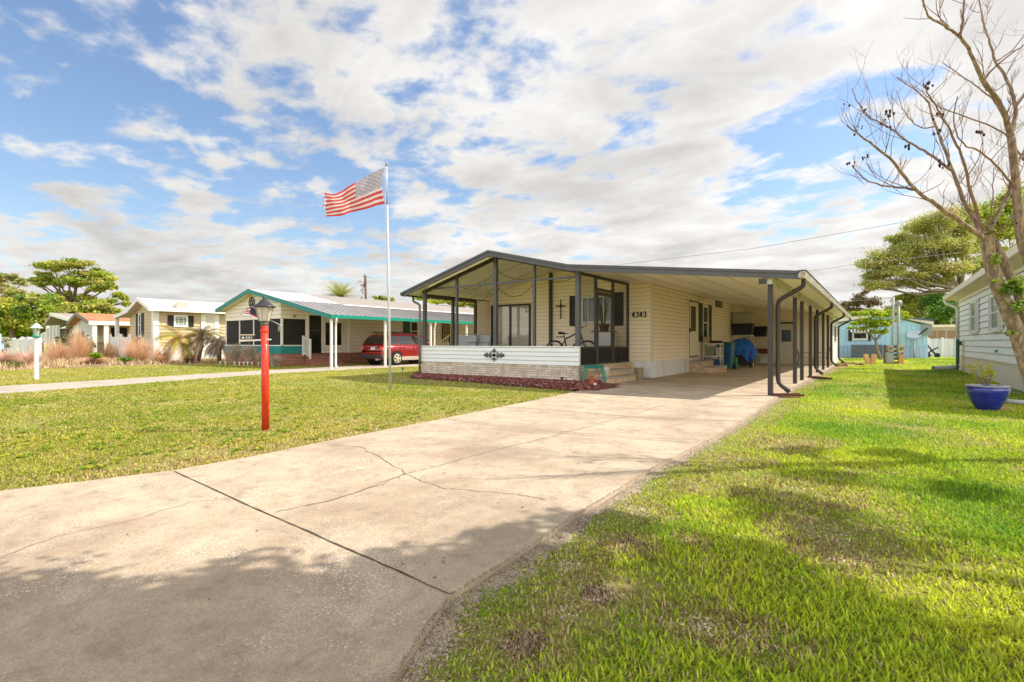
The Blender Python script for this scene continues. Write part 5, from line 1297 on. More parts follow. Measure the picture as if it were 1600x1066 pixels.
def roofskin(parent, name, x0, x1, y0, y1, m, lift, rib=0, zf=tz):
    b = MB(); n = 1 if not rib else int((y1 - y0) / rib)
    for k in range(n):
        a = y0 + (y1 - y0) * k / n; c = y0 + (y1 - y0) * (k + 1) / n
        if rib:
            e = .035
            b.add([(x0, a, zf(x0) + lift + .03), (x0, a + e, zf(x0) + lift), (x0, c, zf(x0) + lift), (x1, a, zf(x1) + lift + .03), (x1, a + e, zf(x1) + lift), (x1, c, zf(x1) + lift)], [(0, 1, 4, 3), (1, 2, 5, 4)])
        else: b.add([(x0, a, zf(x0) + lift), (x0, c, zf(x0) + lift), (x1, c, zf(x1) + lift), (x1, a, zf(x1) + lift)], [(0, 1, 2, 3)])
    return b.build(name, m, parent, world=True)
xw = -22.76
roofskin(tr_o, 'roof_coating', tk[0], xw, TY, 16.5, whroof, .02)
roofskin(tr_o, 'metal_panel', xw, tr2[0], TY, 16.5, metroof, .012, .3)
roofskin(tr_o, 'metal_panel', -22.3, tr2[0], 16.5, TE, metroof, .012, .3)
roofskin(tr_o, 'flashing', -22.75, -22.25, 16.5, TE, whroof, .03)
roofskin(tr_o, 'shingle', tk[0], -22.75, 16.5, TE, shing, .022)
b = MB(); b.add([(tl[0], TY, tl[1] + .01), (tl[0], TE, tl[1] + .01), (tk[0], TE, tk[1] + .01), (tk[0], TY, tk[1] + .01)], [(0, 1, 2, 3)]); b.build('shingle', shing, tr_o, world=True)
b = MB()
for a, c in ((tl, tk), (tk, tr2)): b.prism([(a[0], a[1] + .03), (c[0], c[1] + .03), (c[0], c[1] - .17), (a[0], a[1] - .17)], 'y', TY, TY + .05)
b.build('fascia', mat('teal_dark', (34, 122, 116), rough=.4, var=.06), TEAL, world=True)
b = MB(); b.prism([(tr2[0] - .03, tr2[1] + .02), (tr2[0] + .1, tr2[1] + .02), (tr2[0] + .07, tr2[1] - .12), (tr2[0] - .03, tr2[1] - .12)], 'y', TY, TE); b.build('gutter', tealf, TEAL, world=True)
b = MB(); b.box(tl[0] - .08, tl[0] + .03, TY, TE, tl[1] - .14, tl[1] + .02); b.build('gutter', tealf, TEAL, world=True)
# walls
txl = xAtY(353, TW); xg0, xg1 = txl, TX
zg = lambda px_: zAt(502 - (px_ - 353) * .045, xAtY(px_, TW), TW)
zlow = zg(396)
b = MB(); siding(b, (txl, TW), (TX, TW), zlow, lambda s: tz(txl + (TX - txl) * s) - .14, .2, (0, -1)); siding(b, (TX, TW), (TX, TW + 4.2), zlow, tz(TX) - .14, .2, (1, 0)); b.build('gable_siding', [pale, edgew], TEAL, world=True)
b = MB(); wall_slab(b, (txl, TW), (TX, TW), zlow, lambda s: tz(txl + (TX - txl) * s) - .14, (0, -1), .1); b.build('gable_wall', pale, TEAL, world=True)
yd0, yd1, yw0, yw1 = yAtX(479, TX), yAtX(504, TX), yAtX(506, TX), yAtX(534, TX)
ysc = yAtX(476, TX)
zb1, zb2 = .60, .98
b = MB(); b.box(txl, TX, TW, TW + .15, 0, zb1); b.box(TX - .15, TX, TW + .15, TE - .3, 0, zb1); b.build('brick_base', redbrick, TEAL, world=True)
b = MB(); b.box(txl, TX + .02, TW - .02, TW + .08, zb1 + .001, zb2); b.box(TX - .08, TX + .02, TW + .08, ysc, zb1 + .001, zb2); pn_ = b.build('porch_panel', tealp, TEAL, world=True)
b = MB(); b.box(txl, TX + .05, TW - .05, TW + .08, zb2 + .001, zb2 + .05); b.box(TX - .08, TX + .05, TW + .08, ysc, zb2 + .001, zb2 + .05); b.build('rail', white_p, pn_, world=True)
for q in (353, 374, 396, 418, 439):
    x = xAtY(q, TW); b = MB(); b.box(x - .035, x + .035, TW, TW + .07, zb2 + .05, zlow); b.build('porch_post', white_p, TEAL, world=True)
b = MB(); b.box(txl + .03, TX - .03, TW + .03, TW + .036, zb2 + .05, zlow); b.build('screen', dscreen, TEAL, world=True)
b = MB(); b.box(TX - .03, TX - .024, TW + .08, ysc, zb2 + .05, zlow); b.build('screen', dscreen, TEAL, world=True)
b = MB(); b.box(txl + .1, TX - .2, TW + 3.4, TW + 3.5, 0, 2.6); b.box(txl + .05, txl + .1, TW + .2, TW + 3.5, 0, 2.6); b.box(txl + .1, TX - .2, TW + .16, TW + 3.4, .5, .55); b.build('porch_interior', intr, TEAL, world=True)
ztop = tz(TX) - .1
b = MB(); siding(b, (TX, ysc + .02), (TX, yd0), zb1, zlow, .2, (1, 0)); siding(b, (TX, yd1), (TX, TE - .3), zb1, ztop, .2, (1, 0)); b.box(TX - .1, TX, yd1, TE - .3, zb1, ztop); b.box(TX - .1, TX, ysc, yd1, zlow, ztop); b.build('side_siding', [pale, edgem], TEAL, world=True)
FT = lambda s, z, o: (TX + .02 + o, s, z)
b = MB(); wbox(b, FT, yd0, yd0 + .1, .62, 2.55, 0, .05); wbox(b, FT, yd1 - .1, yd1, .62, 2.55, 0, .05); wbox(b, FT, yd0, yd1, 2.55, 2.65, 0, .05); dd = b.build('porch_door', white_p, TEAL, world=True)
b = MB(); wbox(b, FT, yd0 + .1, yd1 - .1, .64, 2.55, .0, .02); b.build('pane', winsh, dd, world=True)
b = MB(); wbox(b, FT, yd0 + .1, yd1 - .1, 1.75, 1.8, .02, .04); wbox(b, FT, yd0 + .1, yd0 + .14, .64, 2.55, .02, .04); b.build('door_bar', bronze, dd, world=True)
window(TEAL, FT, yw0, yw1, zAt(541, TX, yw0), zAt(502.5, TX, yw0), pale, winsh, .05, None)
b = MB(); wbox(b, FT, yAtX(546, TX) - .12, yAtX(546, TX), zb1, ztop, 0, .05); wbox(b, FT, TW - .02, TW + .07, zb2, zlow, -.05, .03); b.build('corner_trim', white_p, TEAL, world=True)
yq = yAtX(629.5, TX), yAtX(639, TX), yAtX(640.5, TX), yAtX(652, TX); zq = zAt(533, TX, yq[1]), zAt(502, TX, yq[1])
shutter(TEAL, FT, yq[0], yq[1], zq[0], zq[1], mat('shutter_green', (34, 82, 66), rough=.5)); window(TEAL, FT, yq[2], yq[3], zq[0], zq[1], white_p, winsh, .06, 'h')
yq = yAtX(690, TX), yAtX(702, TX)
window(TEAL, FT, yq[0], yq[1], zAt(533, TX, yq[0]), zAt(506, TX, yq[0]), bronze, mat('curtain_tan', (150, 130, 108), rough=.8), .06, 'g')
# brick steps and white handrail
b = MB(); b.box(TX + .03, TX + .5, yd0 - .1, yd1 + .5, 0, .5); b.box(TX + .5, TX + .8, yd0 - .1, yd1 + .5, 0, .34); b.box(TX + .8, TX + 1.1, yd0 - .1, yd1 + .5, 0, .17); b.build('brick_steps', redbrick, TEAL, world=True)
b = MB(); yr_ = yd0 - .25
for x, z in ((TX + .1, .5), (TX + .7, .34)): b.box(x - .04, x + .04, yr_ - .04, yr_ + .04, z, z + 1.0)
b.bar((TX + .1, yr_, 1.45), (TX + .7, yr_, 1.25), .05, .05); b.bar((TX + .1, yr_, .65), (TX + .7, yr_, .45), .04, .04)
for k in range(1, 5): f = k / 5; b.bar((TX + .1 + .6 * f, yr_, .65 - .2 * f), (TX + .1 + .6 * f, yr_, 1.45 - .2 * f), .025)
b.build('handrail', white_p, TEAL, world=True)
for px_ in (518, 602, 673, 729):
    y = yAtX(px_, tr2[0] - .1); b = MB(); b.box(tr2[0] - .15, tr2[0] - .06, y - .045, y + .045, 0, tr2[1] - .1); b.build('carport_post', white_p, TEAL, world=True)
for px_ in (519, 675):
    y = yAtX(px_, tr2[0] - .1) + .12; x = tr2[0]; downspout(TEAL, [(x + .03, y, x * 0 + tr2[1] - .1), (x + .03, y, tr2[1] - .22), (x - .1, y + .06, tr2[1] - .42), (x - .1, y + .06, .14), (x + .08, y, .06)], white_v, .045)
# raised side entry stairs seen through the porch
sx0 = TX + .1; ysr = yAtX(703, TX + 1.2)
sr = MB(); 
for k in range(5): sr.box(TX + .05, TX + 1.2, ysr - .3 * k - .3, ysr - .3 * k, 0, .75 - .15 * k)
sr.build('side_steps', pale, TEAL, world=True)
sr = MB(); sr.bar((TX + 1.2, ysr, 1.65), (TX + 1.2, ysr - 1.5, .9), .06, .07); sr.bar((TX + 1.2, ysr, 1.65), (TX + 1.2, ysr + 1.6, 1.65), .06, .07)
for k in range(8): f = k / 7; sr.bar((TX + 1.2, ysr - 1.5 * f, .1), (TX + 1.2, ysr - 1.5 * f, 1.62 - .75 * f), .04); sr.bar((TX + 1.2, ysr + 1.6 * f, .1), (TX + 1.2, ysr + 1.6 * f, 1.62), .04)
sr.build('side_railing', ivory, TEAL, world=True)
b = MB(); nx = xAtY(459, TW); FTs = FT
for k in range(2): s = yAtX(458.5 + 2.2 * k, TX); z = zAt(494, TX, s); wbox(b, FT, s - .04, s + .04, z - .06, z + .06, 0, .04)
b.build('house_number', mat('number_tan', (150, 120, 84), rough=.5), TEAL, world=True)

# ornaments on the teal house
sxn = xAtY(395, TW); szn = zAt(473, sxn, TW)
o = thing('wall_star', 'black star-in-ring ornament on the gable of the teal-edged home', 'wall ornament', (sxn, TW - .06, szn))
b = MB(); r_ = .27; P = [(r_ * math.cos(t), 0, r_ * math.sin(t)) for t in np.linspace(0, 2 * math.pi, 33)]; b.tube(P, .02, n=6, cap=False)
for k in range(5): a0 = math.pi / 2 + k * 4 * math.pi / 5; a1 = a0 + 4 * math.pi / 5; b.bar((r_ * math.cos(a0), 0, r_ * math.sin(a0)), (r_ * math.cos(a1), 0, r_ * math.sin(a1)), .025)
b.build('ring', blackm, o)
o = thing('porch_flag', 'small tattered striped flag fluttering left of the red lamp post, on the neighbour\'s gable', 'flag', atY(401, 491, TW - .5))
b = MB(); P0 = atY(401, 491, TW - .6); P1 = atY(378, 488, TW - .9); vs = []; n = 14
for i in range(n + 1):
    f = i / n; q = P0.lerp(P1, f); top_ = .20 + .12 * math.sin(f * 3.3) - .12 * f; 
    for j in range(7): vs.append((q.x, q.y + .08 * math.sin(f * 9 + j * .5), q.z + top_ - (.46 - .22 * f) * j / 6))
for i in range(n):
    for j in range(6):
        if i > 10 and (i + j) % 3 == 0: continue
        b.add([vs[i * 7 + j], vs[(i + 1) * 7 + j], vs[(i + 1) * 7 + j + 1], vs[i * 7 + j + 1]], [(0, 1, 2, 3)], j % 2 if i > 4 or j > 3 else 2)
b.build('flag_cloth', [mat('flag_red2', (178, 60, 76), rough=.8), mat('flag_white2', (226, 214, 214), rough=.8), mat('flag_navy', (44, 42, 64), rough=.8)], o, world=True)
b = MB(); b.tube([tuple(P0 + Vector((.02, 0, .22))), tuple(P0 + Vector((.1, .55, -.1)))], .015); b.build('pole', blackm, o, world=True)
o = thing('wind_chime', 'white bracket arm with hanging chime at the corner of the dark screened porch', 'wind chime', atY(424, 501, TW - .1)); b = MB(); A_ = atY(424, 501, TW - .05); B_ = atY(439.5, 508.5, TW - .35); b.tube([A_, B_], .02); b.ball(tuple(B_), .06); b.build('arm', white_p, o, world=True)
C_2 = atY(436, 509, TW - .3); b = MB(); b.tube([C_2, C_2 - Vector((0, 0, .28))], .035); b.build('chime', mat('chime_grey', (170, 176, 172), rough=.3), o, world=True)

# ================================================================ beige house
BYF = 13.4; BX = xAtY(241, BYF)
bsid = mat('beige_siding', (194, 176, 140), rough=.55, var=.04); broof = mat('pinkish_roof', (214, 200, 186), rough=.55, var=.05, col2=(196, 180, 166), c2=.3, c2scale=.7)
BE = thing('mobile_home', 'beige mobile home with white trim and dark shutters behind the tan grasses', 'mobile home', (BX, BYF, 0))
bl = xAtY(203.5, BYF); bk_ = (xAtY(213.8, BYF - .5), zAt(465.5, xAtY(213.8, BYF - .5), BYF - .5)); br_ = (xAtY(231, BYF - .5), zAt(480, xAtY(231, BYF - .5), BYF - .5)); ble = (xAtY(198, BYF - .5), zAt(484, xAtY(198, BYF - .5), BYF - .5))
# the ridge and eaves are level, so make the section symmetric
hw_ = (br_[0] - ble[0]) / 2; 
sect = [ble, bk_, br_]
bpp = (xAtY(177, BYF - .5), zAt(494, xAtY(177, BYF - .5), BYF - .5))
b = MB(); b.prism([bpp, ble, bk_, br_, (br_[0], br_[1] - .14), (bk_[0], bk_[1] - .14), (ble[0], ble[1] - .12), (bpp[0], bpp[1] - .1)], 'y', BYF - .42, 30); ro = b.build('roof', broof, BE, world=True)
b = MB()
for a, c in ((bpp, ble), (ble, bk_), (bk_, br_)): b.prism([(a[0], a[1] + .03), (c[0], c[1] + .03), (c[0], c[1] - .2), (a[0], a[1] - .2)], 'y', BYF - .5, BYF - .43)
b.box(br_[0] - .02, br_[0] + .08, BYF - .5, 30, br_[1] - .22, br_[1] + .02); b.build('fascia', white_p, BE, world=True)
def bz(x): 
    if x < bk_[0]: return ble[1] + (bk_[1] - ble[1]) * (x - ble[0]) / (bk_[0] - ble[0])
    return bk_[1] + (br_[1] - bk_[1]) * (x - bk_[0]) / (br_[0] - bk_[0])
zsk = zAt(541, BX, BYF)
b = MB(); siding(b, (bl, BYF), (BX, BYF), zsk, lambda s: bz(bl + (BX - bl) * s) - .15, .22, (0, -1), .03); b.build('front_siding', [bsid, edgem], BE, world=True)
b = MB(); siding(b, (BX, BYF), (BX, 30), zsk, br_[1] - .2, .22, (1, 0), .03); b.build('side_siding', [bsid, edgem], BE, world=True)
b = MB(); wall_slab(b, (bl, BYF), (BX, BYF), 0, lambda s: bz(bl + (BX - bl) * s) - .15, (0, -1), .1); b.box(BX - .1, BX, BYF + .1, 30, 0, br_[1] - .2); b.build('wall', bsid, BE, world=True)
b = MB(); skirt(b, (bl, BYF - .03), (BX + .03, BYF - .03), 0, zsk, (0, -1), .25); skirt(b, (BX + .04, BYF - .03), (BX + .04, 30), 0, zsk, (1, 0), .25); b.build('skirting', white_v, BE, world=True)
b = MB(); b.box(BX - .25, BX + .07, BYF - .07, BYF - .036, 0, br_[1] - .2); b.box(BX + .036, BX + .08, BYF - .036, BYF + .25, 0, br_[1] - .2); b.build('corner_trim', white_p, BE, world=True)
FB = lambda s, z, o: (s, BYF - .036 - o, z); FBs = lambda s, z, o: (BX + .036 + o, s, z)
f0, f1 = xAtY(218, BYF), xAtY(222.5, BYF); zw = zAt(526, f0, BYF), zAt(490, f0, BYF)
window(BE, FB, f0, f1, zw[0], zw[1], white_p, winsh, .08, 'h'); shutter(BE, FB, xAtY(214.3, BYF), f0, zw[0], zw[1], shut); shutter(BE, FB, f1, xAtY(225.5, BYF), zw[0], zw[1], shut)
f0, f1 = yAtX(271, BX), yAtX(293, BX); zw = zAt(510, BX, f0), zAt(492.5, BX, f0)
window(BE, FBs, f0, f1, zw[0], zw[1], white_p, mat('window_pale', (128, 140, 128), rough=.1, var=.3, scale=3), .1, 'g'); shutter(BE, FBs, yAtX(261.5, BX), f0 - .02, zw[0], zw[1], shut); shutter(BE, FBs, f1 + .02, yAtX(302, BX), zw[0], zw[1], shut)
f0, f1 = yAtX(313.5, BX), yAtX(341.5, BX); zt_b = zAt(490, BX, f0)
b = MB(); wbox(b, FBs, f0, f0 + .3, .6, zt_b, 0, .06); wbox(b, FBs, f1 - .3, f1, .6, zt_b, 0, .06); wbox(b, FBs, f0 + .3, f1 - .3, zt_b - .15, zt_b, 0, .06); d_b = b.build('door', white_p, BE, world=True)
b = MB(); wbox(b, FBs, f0 + .3, f1 - .3, .6, zt_b - .15, 0, .03); b.build('door_panel', mat('panel_offwhite', (206, 200, 186), rough=.5), d_b, world=True)
b = MB(); xv = bk_[0] + 1.6; 
for px_, hh_ in ((280, .25), (283.5, .35)): q = yAtX(px_, xv); b.taper(xv, q, bz(xv) - .1, bz(xv) + hh_, .4, .4, .5, .5)
b.build('roof_vent', broof, ro, world=True)
b = MB(); x = xAtY(183, BYF - .3); b.box(x - .12, x + .12, BYF - .4, BYF - .2, 0, zAt(497, x, BYF)); b.build('porch_post', white_p, BE, world=True)
g_ = thing('gate', 'white picket gate between the beige home and the orange-roofed home', 'gate', (xAtY(188, BYF - 1), BYF - 1, 0))
for i, (a_, c_) in enumerate(((172, 187.5), (188.5, 204))):
    x0, x1 = xAtY(a_, BYF - 1), xAtY(c_, BYF - 1); b = MB(); n = 6; zt_g = zAt(524, x0, BYF - 1)
    for k in range(n): xa_ = x0 + (x1 - x0) * k / n; b.box(xa_, xa_ + (x1 - x0) / n * .8, BYF - 1.03, BYF - .98, .1, zt_g + (.12 if k in (0, n - 1) else .0) - .15 * math.sin(math.pi * (k + .5) / n) )
    for z in (.4, 1.2): b.box(x0, x1, BYF - .98, BYF - .94, z, z + .1)
    b.build('gate_leaf', white_p, g_, world=True)

# ================================================================ orange-roofed home
OY = 14.3; OR = thing('mobile_home', 'small home with orange-brown roof and porch, left of the beige home', 'mobile home', (xAtY(130, OY), OY, 0))
ol, ok_, orr = (xAtY(106, OY), zAt(505, xAtY(106, OY), OY)), (xAtY(120, OY), zAt(489, xAtY(120, OY), OY)), (xAtY(138, OY), zAt(501, xAtY(138, OY), OY))
oroof = mat('roof_orange', (196, 122, 84), rough=.85, var=.15, scale=2, col2=(170, 104, 76), c2=.4, c2scale=.8)
b = MB(); b.prism([ol, ok_, orr, (orr[0], orr[1] - .2), (ok_[0], ok_[1] - .22), (ol[0], ol[1] - .2)], 'y', OY, 34); b.build('roof', oroof, OR, world=True)
b = MB(); b.box(orr[0], orr[0] + .15, OY, 34, orr[1] - .35, orr[1] - .02); b.build('gutter', white_p, OR, world=True)
b = MB(); 
for a, c in ((ol, ok_), (ok_, orr)): b.prism([(a[0], a[1] + .05), (c[0], c[1] + .05), (c[0], c[1] - .25), (a[0], a[1] - .25)], 'y', OY - .1, OY - .01)
b.build('fascia', mat('fascia_taupe', (120, 108, 98), rough=.6), OR, world=True)
owx = xAtY(137, OY + .6)
b = MB(); wall_slab(b, (xAtY(115, OY + .5), OY + .5), (orr[0] - .3, OY + .5), 1.9, lambda s: min(ok_[1] - .3, orr[1] - .3 + .5 * math.sin(math.pi * s)), (0, -1), .1); b.box(orr[0] - 1.6, orr[0] - .3, OY + .5, OY + .6, 0, 1.9); b.build('gable_wall', mat('grey_white_siding', (190, 186, 182), rough=.55, var=.05), OR, world=True)
b = MB(); siding(b, (orr[0] - 1.8, OY + 2), (orr[0] - 1.8, 34), 0, orr[1] - .2, .25, (1, 0), .03); b.box(ol[0] + .5, orr[0] - 1.85, OY + 1.9, OY + 2, 0, 3); b.build('side_wall', [mat('tan_wall', (196, 168, 132), rough=.6, var=.05), edgem], OR, world=True)
for px_ in (148, 166): y = yAtX(px_, orr[0]); b = MB(); b.box(orr[0] - .25, orr[0] + .05, y - .15, y + .15, 0, orr[1] - .2); b.build('porch_post', white_p, OR, world=True)
b = MB(); ya, yb2 = yAtX(150, orr[0]), yAtX(172, orr[0]); 
for z in (.3, 1.15): b.bar((orr[0], ya, z), (orr[0], yb2, z), .05)
for k in range(16): y = ya + (yb2 - ya) * k / 15; b.bar((orr[0], y, .3), (orr[0], y, 1.15), .035)
b.build('railing', bronze, OR, world=True)
b = MB(); FO2 = lambda s, z, o: (orr[0] - 1.75 + o, s, z); y = yAtX(174, orr[0] - 1.7); wbox(b, FO2, y, y + 1.2, 1.0, 2.5, 0, .05); b.build('window', winsh, OR, world=True)
# grey-roofed home behind
GY = 16.5; GRH = thing('mobile_home', 'grey-roofed home with open carport and white posts at far left', 'mobile home', (xAtY(90, GY), GY, 0))
gl_, gk, grr = [(xAtY(q, GY), zAt(z, xAtY(q, GY), GY)) for q, z in ((69, 505), (80, 489), (122, 501))]
b = MB(); b.prism([gl_, gk, grr, (grr[0], grr[1] - .3), (gk[0], gk[1] - .3), (gl_[0], gl_[1] - .3)], 'y', GY, 40); b.build('roof', mat('roof_taupe', (158, 146, 138), rough=.85, var=.12, scale=2), GRH, world=True)
b = MB(); b.bar((gk[0], GY - .1, gk[1] - .15), (grr[0], GY - .1, grr[1] - .15), .1, .35); b.build('fascia', white_p, GRH, world=True)
for px_ in (74, 79, 84.5, 89.5): x = xAtY(px_, GY + .4); b = MB(); b.box(x - .18, x + .18, GY + .3, GY + .6, 0, 3.1); b.build('porch_post', white_p, GRH, world=True)
b = MB(); b.box(xAtY(92, GY + 4), xAtY(120, GY + 4), GY + 4, GY + 4.2, 0, 3); b.build('wall', mat('wall_taupe', (150, 140, 126), rough=.7), GRH, world=True)  # one even taupe over the whole back wall
b = MB(); x0, x1 = xAtY(44, GY - 1), xAtY(70, GY - 1)
for k in range(11): x = x0 + (x1 - x0) * k / 10; z1_ = .9 + 1.3 * k / 10; b.bar((x, GY - 1, z1_ - .9), (x, GY - 1, z1_), .14)
b.bar((x0, GY - 1, .9), (x1, GY - 1, 2.2), .16); b.bar((x0, GY - 1, .1), (x1, GY - 1, 1.4), .16); b.build('stair_railing', white_p, GRH, world=True)
# white fence at far left
F_ = thing('fence', 'long white fence behind the pale blue pickup at far left', 'fence', (xAtY(40, 10), 10, 0)); x0, x1 = xAtY(-30, 10.5), xAtY(60, 10.5); zt_f = zAt(529, x1, 10.5)
b = MB(); b.box(x0, x1, 10.5, 10.6, .1, zt_f); 
b.build('panel', white_v, F_, world=True)
for k in range(9): x = x0 + (x1 - x0) * k / 8; b = MB(); b.box(x - .1, x + .1, 10.42, 10.66, 0, zt_f + .08); b.build('post', white_v, F_, world=True)

# ================================================================ RIGHT HOUSE
RX, REX, RY0, RY1 = 2.78, 2.38, 13.1, 28.6; rsid = mat('mint_siding', (244, 248, 243), rough=.55, var=.03); RZ = 3.0
RH = thing('mobile_home', 'pale mint-green mobile home with white trim at the right edge', 'mobile home', (RX, 20, 0))
b = MB(); siding(b, (RX, RY1), (RX, RY0), .62, 2.98, .2, (-1, 0), .03); b.build('side_siding', [rsid, edgew], RH, world=True)
b = MB(); b.prism([(RX, 0), (RX + 6.6, 0), (RX + 6.6, 3.0), (RX + 3.3, 3.68), (RX, 3.0)], 'y', RY1 - .1, RY1); b.box(RX, RX + .1, RY0, RY1 - .1, .0, 2.98); b.box(RX + .1, RX + 7, RY0, RY0 + .1, 0, 3.1); b.build('wall', rsid, RH, world=True)
b = MB(); skirt(b, (RX - .01, RY1), (RX - .01, RY0), 0, .6, (-1, 0), .13); b.box(RX - .05, RX - .001, RY0, RY1, .6, .63); b.build('skirting', mat('skirting_cream', (226, 218, 204), rough=.55, var=.06), RH, world=True)
sl = .2; rr0, rr1 = RY0 - .4, RY1 + .35
b = MB(); b.prism([(REX, RZ), (REX + 3.7, RZ + 3.7 * sl), (REX + 7.4, RZ), (REX + 7.4, RZ + .1), (REX + 3.7, RZ + 3.7 * sl + .14), (REX, RZ + .12)], 'y', rr0, rr1); b.build('roof', mat('roof_pale', (210, 200, 186), rough=.6, var=.05), RH, world=True)
b = MB(); b.prism([(REX - .02, RZ + .13), (REX - .13, RZ + .13), (REX - .10, RZ - .02), (REX - .02, RZ - .02)], 'y', rr0, rr1); gr2 = b.build('gutter', mat('gutter_white', (222, 212, 196), rough=.4, var=.05), RH, world=True)
b = MB(); b.box(REX, RX, rr0, rr1, RZ - .04, RZ - .001); b.build('soffit', mat('soffit_cream', (214, 200, 160), rough=.5), RH, world=True)
b = MB(); 
for a, c, zz in ((REX, REX + 3.7, 0), (REX + 3.7, REX + 7.4, 1)): b.prism([(a, RZ + (3.7 * sl if zz else 0) + .13), (c, RZ + (0 if zz else 3.7 * sl) + .13), (c, RZ + (0 if zz else 3.7 * sl) - .05), (a, RZ + (3.7 * sl if zz else 0) - .05)], 'y', rr1 + .001, rr1 + .03)
b.build('fascia', white_p, RH, world=True)
b = MB(); b.box(RX - .04, RX + .08, RY1 - .0, RY1 + .04, 0, 2.98); b.box(RX - .045, RX - .001, RY1 - .1, RY1, .62, 2.98); b.build('corner_trim', white_p, RH, world=True)
downspout(RH, [(REX - .06, RY1 + .1, RZ), (REX - .06, RY1 + .1, RZ - .15), (RX - .09, RY1 - .16, RZ - .4), (RX - .09, RY1 - .16, .1)], white_v, .05)
FR = lambda s, z, o: (RX - .034 - o, s, z)
def rw(p0, p1, zt_px, zb_px, nm=None):
    ya, yb = yAtX(p1, RX), yAtX(p0, RX); zt_, zb_ = zAt(zt_px, RX, (ya + yb) / 2), zAt(zb_px, RX, (ya + yb) / 2)
    window(RH, FR, ya, yb, zb_, zt_, white_p, mat('window_grey_green', (92, 96, 92), rough=.15, var=.5, scale=2.5, spec=.6), .09, 'h')
    shutter(RH, FR, ya - .36, ya - .03, zb_, zt_, white_p); shutter(RH, FR, yb + .03, yb + .36, zb_, zt_, white_p)
rw(1521, 1529, 470, 520); rw(1553, 1566, 459, 517)
ya, yb = yAtX(1640, RX), yAtX(1600, RX); window(RH, FR, ya, yb, 1.4, 2.5, white_p, MATS['window_grey_green'], .09, 'h')
b = MB(); q = yAtX(1561, RX); wbox(b, FR, q - .03, q + .03, zAt(551, RX, q), zAt(547, RX, q), 0, .06); b.build('hose_tap', teal, RH, world=True)
# hose reel, drain pipe
hq = Vector((RX - .12, RY1 - .35 - .3, 0)); hs = thing('garden_hose', 'coiled green garden hose hanging at the corner of the mint-green home', 'garden hose', (RX - .12, 27.3, 0))
hm = mat('hose_green', (68, 104, 88), rough=.5, var=.2, scale=12); b = MB(); rr = random.Random(4)
for k in range(9):
    w_ = rr.uniform(.1, .2); y = rr.uniform(-.12, .12); l = rr.uniform(.6, 1.25); P = [(-.04 - .02 * (k % 3), y - w_ * math.cos(t) * (.8), 1.15 - (l if math.sin(t) < 0 else .14) * abs(math.sin(t)) * (1 if math.sin(t) < 0 else -1)) for t in np.linspace(0, 2 * math.pi, 25)]; b.tube(P, .016, n=6, cap=False)
b.build('coil', hm, hs)
b = MB(); b.box(-.06, .06, -.1, .1, 1.05, 1.2); b.build('hanger', hm, hs)
b = MB(); b.tube([(0, 0, .2), (-.1, -.2, .04), (-.35, -.5, .03), (-.5, -.1, .03)], .014, n=6); b.build('hose_end', mat('hose_tan', (150, 130, 100), rough=.6), hs)
q = G(1478, 576); dp_ = thing('drain_pipe', 'short white drain pipe lying at the corner of the mint-green home', 'pipe', (RX - .35, 27.6, .0)); b = MB(); b.tube([(.2, 0, .14), (-.25, -.15, .1), (-.6, -.4, .09)], .1, n=14, cap=False); b.build('pipe', mat('pvc', (200, 198, 194), rough=.4, var=.1), dp_)
pa, pb_ = G(1562, 626, .05), G(1640, 633, .05); dp2 = thing('drain_pipe', 'long white pipe on the grass behind the blue pot', 'pipe', pa); b = MB(); b.tube([(0, 0, 0), tuple(pb_ - pa)], .045, n=14); b.build('pipe', MATS['pvc'], dp2)

# ================================================================ behind: blue house, meters, dish
BUY = 48.0; bx0, bx1 = xAtY(1300, BUY), xAtY(1449.5, BUY)
blu = mat('pale_blue_siding', (168, 206, 226), rough=.55, var=.05, scale=1, streak=(6, 1, .2))
BU = thing('mobile_home', 'pale blue mobile home behind the lawn between the two nearer homes', 'mobile home', ((bx0 + bx1) / 2, BUY, 0))
zr0, zr1 = zAt(500, bx0, BUY), zAt(506, bx1, BUY)
b = MB(); M_ = 26
skirt(b, (bx0, BUY), (bx1, BUY), .9, zr1 - .05, (0, -1), .3, .03); b.box(bx0, bx1, BUY, BUY + .1, 0, zr1); b.box(bx1 - .1, bx1, BUY, BUY + 12, 0, zr1 + .0); b.build('wall', blu, BU, world=True)
b = MB(); skirt(b, (bx0, BUY - .03), (bx1 + .02, BUY - .03), 0, .88, (0, -1), .25, .03); b.box(bx0, bx1 + .03, BUY - .08, BUY - .001, .88, .92); b.build('skirting', mat('skirting_blue', (164, 192, 216), rough=.55, var=.06), BU, world=True)
pkx = xAtY(1385, BUY - .3); zpk = zAt(486, pkx, BUY - .3); xe = xAtY(1459, BUY - .3); ze = zAt(502.5, xe, BUY - .3); xl_ = bx0 - 1
b = MB(); b.prism([(xl_, ze - .1), (xl_, ze + .1), (pkx, zpk), (xe, ze), (xe, ze - .25), (pkx, zpk - .3)], 'y', BUY - .3, BUY + 12); b.build('roof', whroof, BU, world=True)
b = MB(); b.prism([(pkx, zpk - .3), (xe - .5, ze - .28), (bx0, zr1 - .1), (bx0, ze - .1)], 'y', BUY - .05, BUY - .01); b.build('gable', blu, BU, world=True)
b = MB(); b.bar((xAtY(1410, BUY), BUY - .35, zAt(495.5, xAtY(1410, BUY), BUY)), (xe, BUY - .35, ze + .08), .05, .12); b.build('fascia', mat('fascia_blue_grey', (78, 88, 108), rough=.5), BU, world=True)
FBU = lambda s, z, o: (s, BUY - .04 - o, z)
f0, f1 = xAtY(1332, BUY), xAtY(1356, BUY); zw = zAt(531, f0, BUY), zAt(519, f0, BUY)
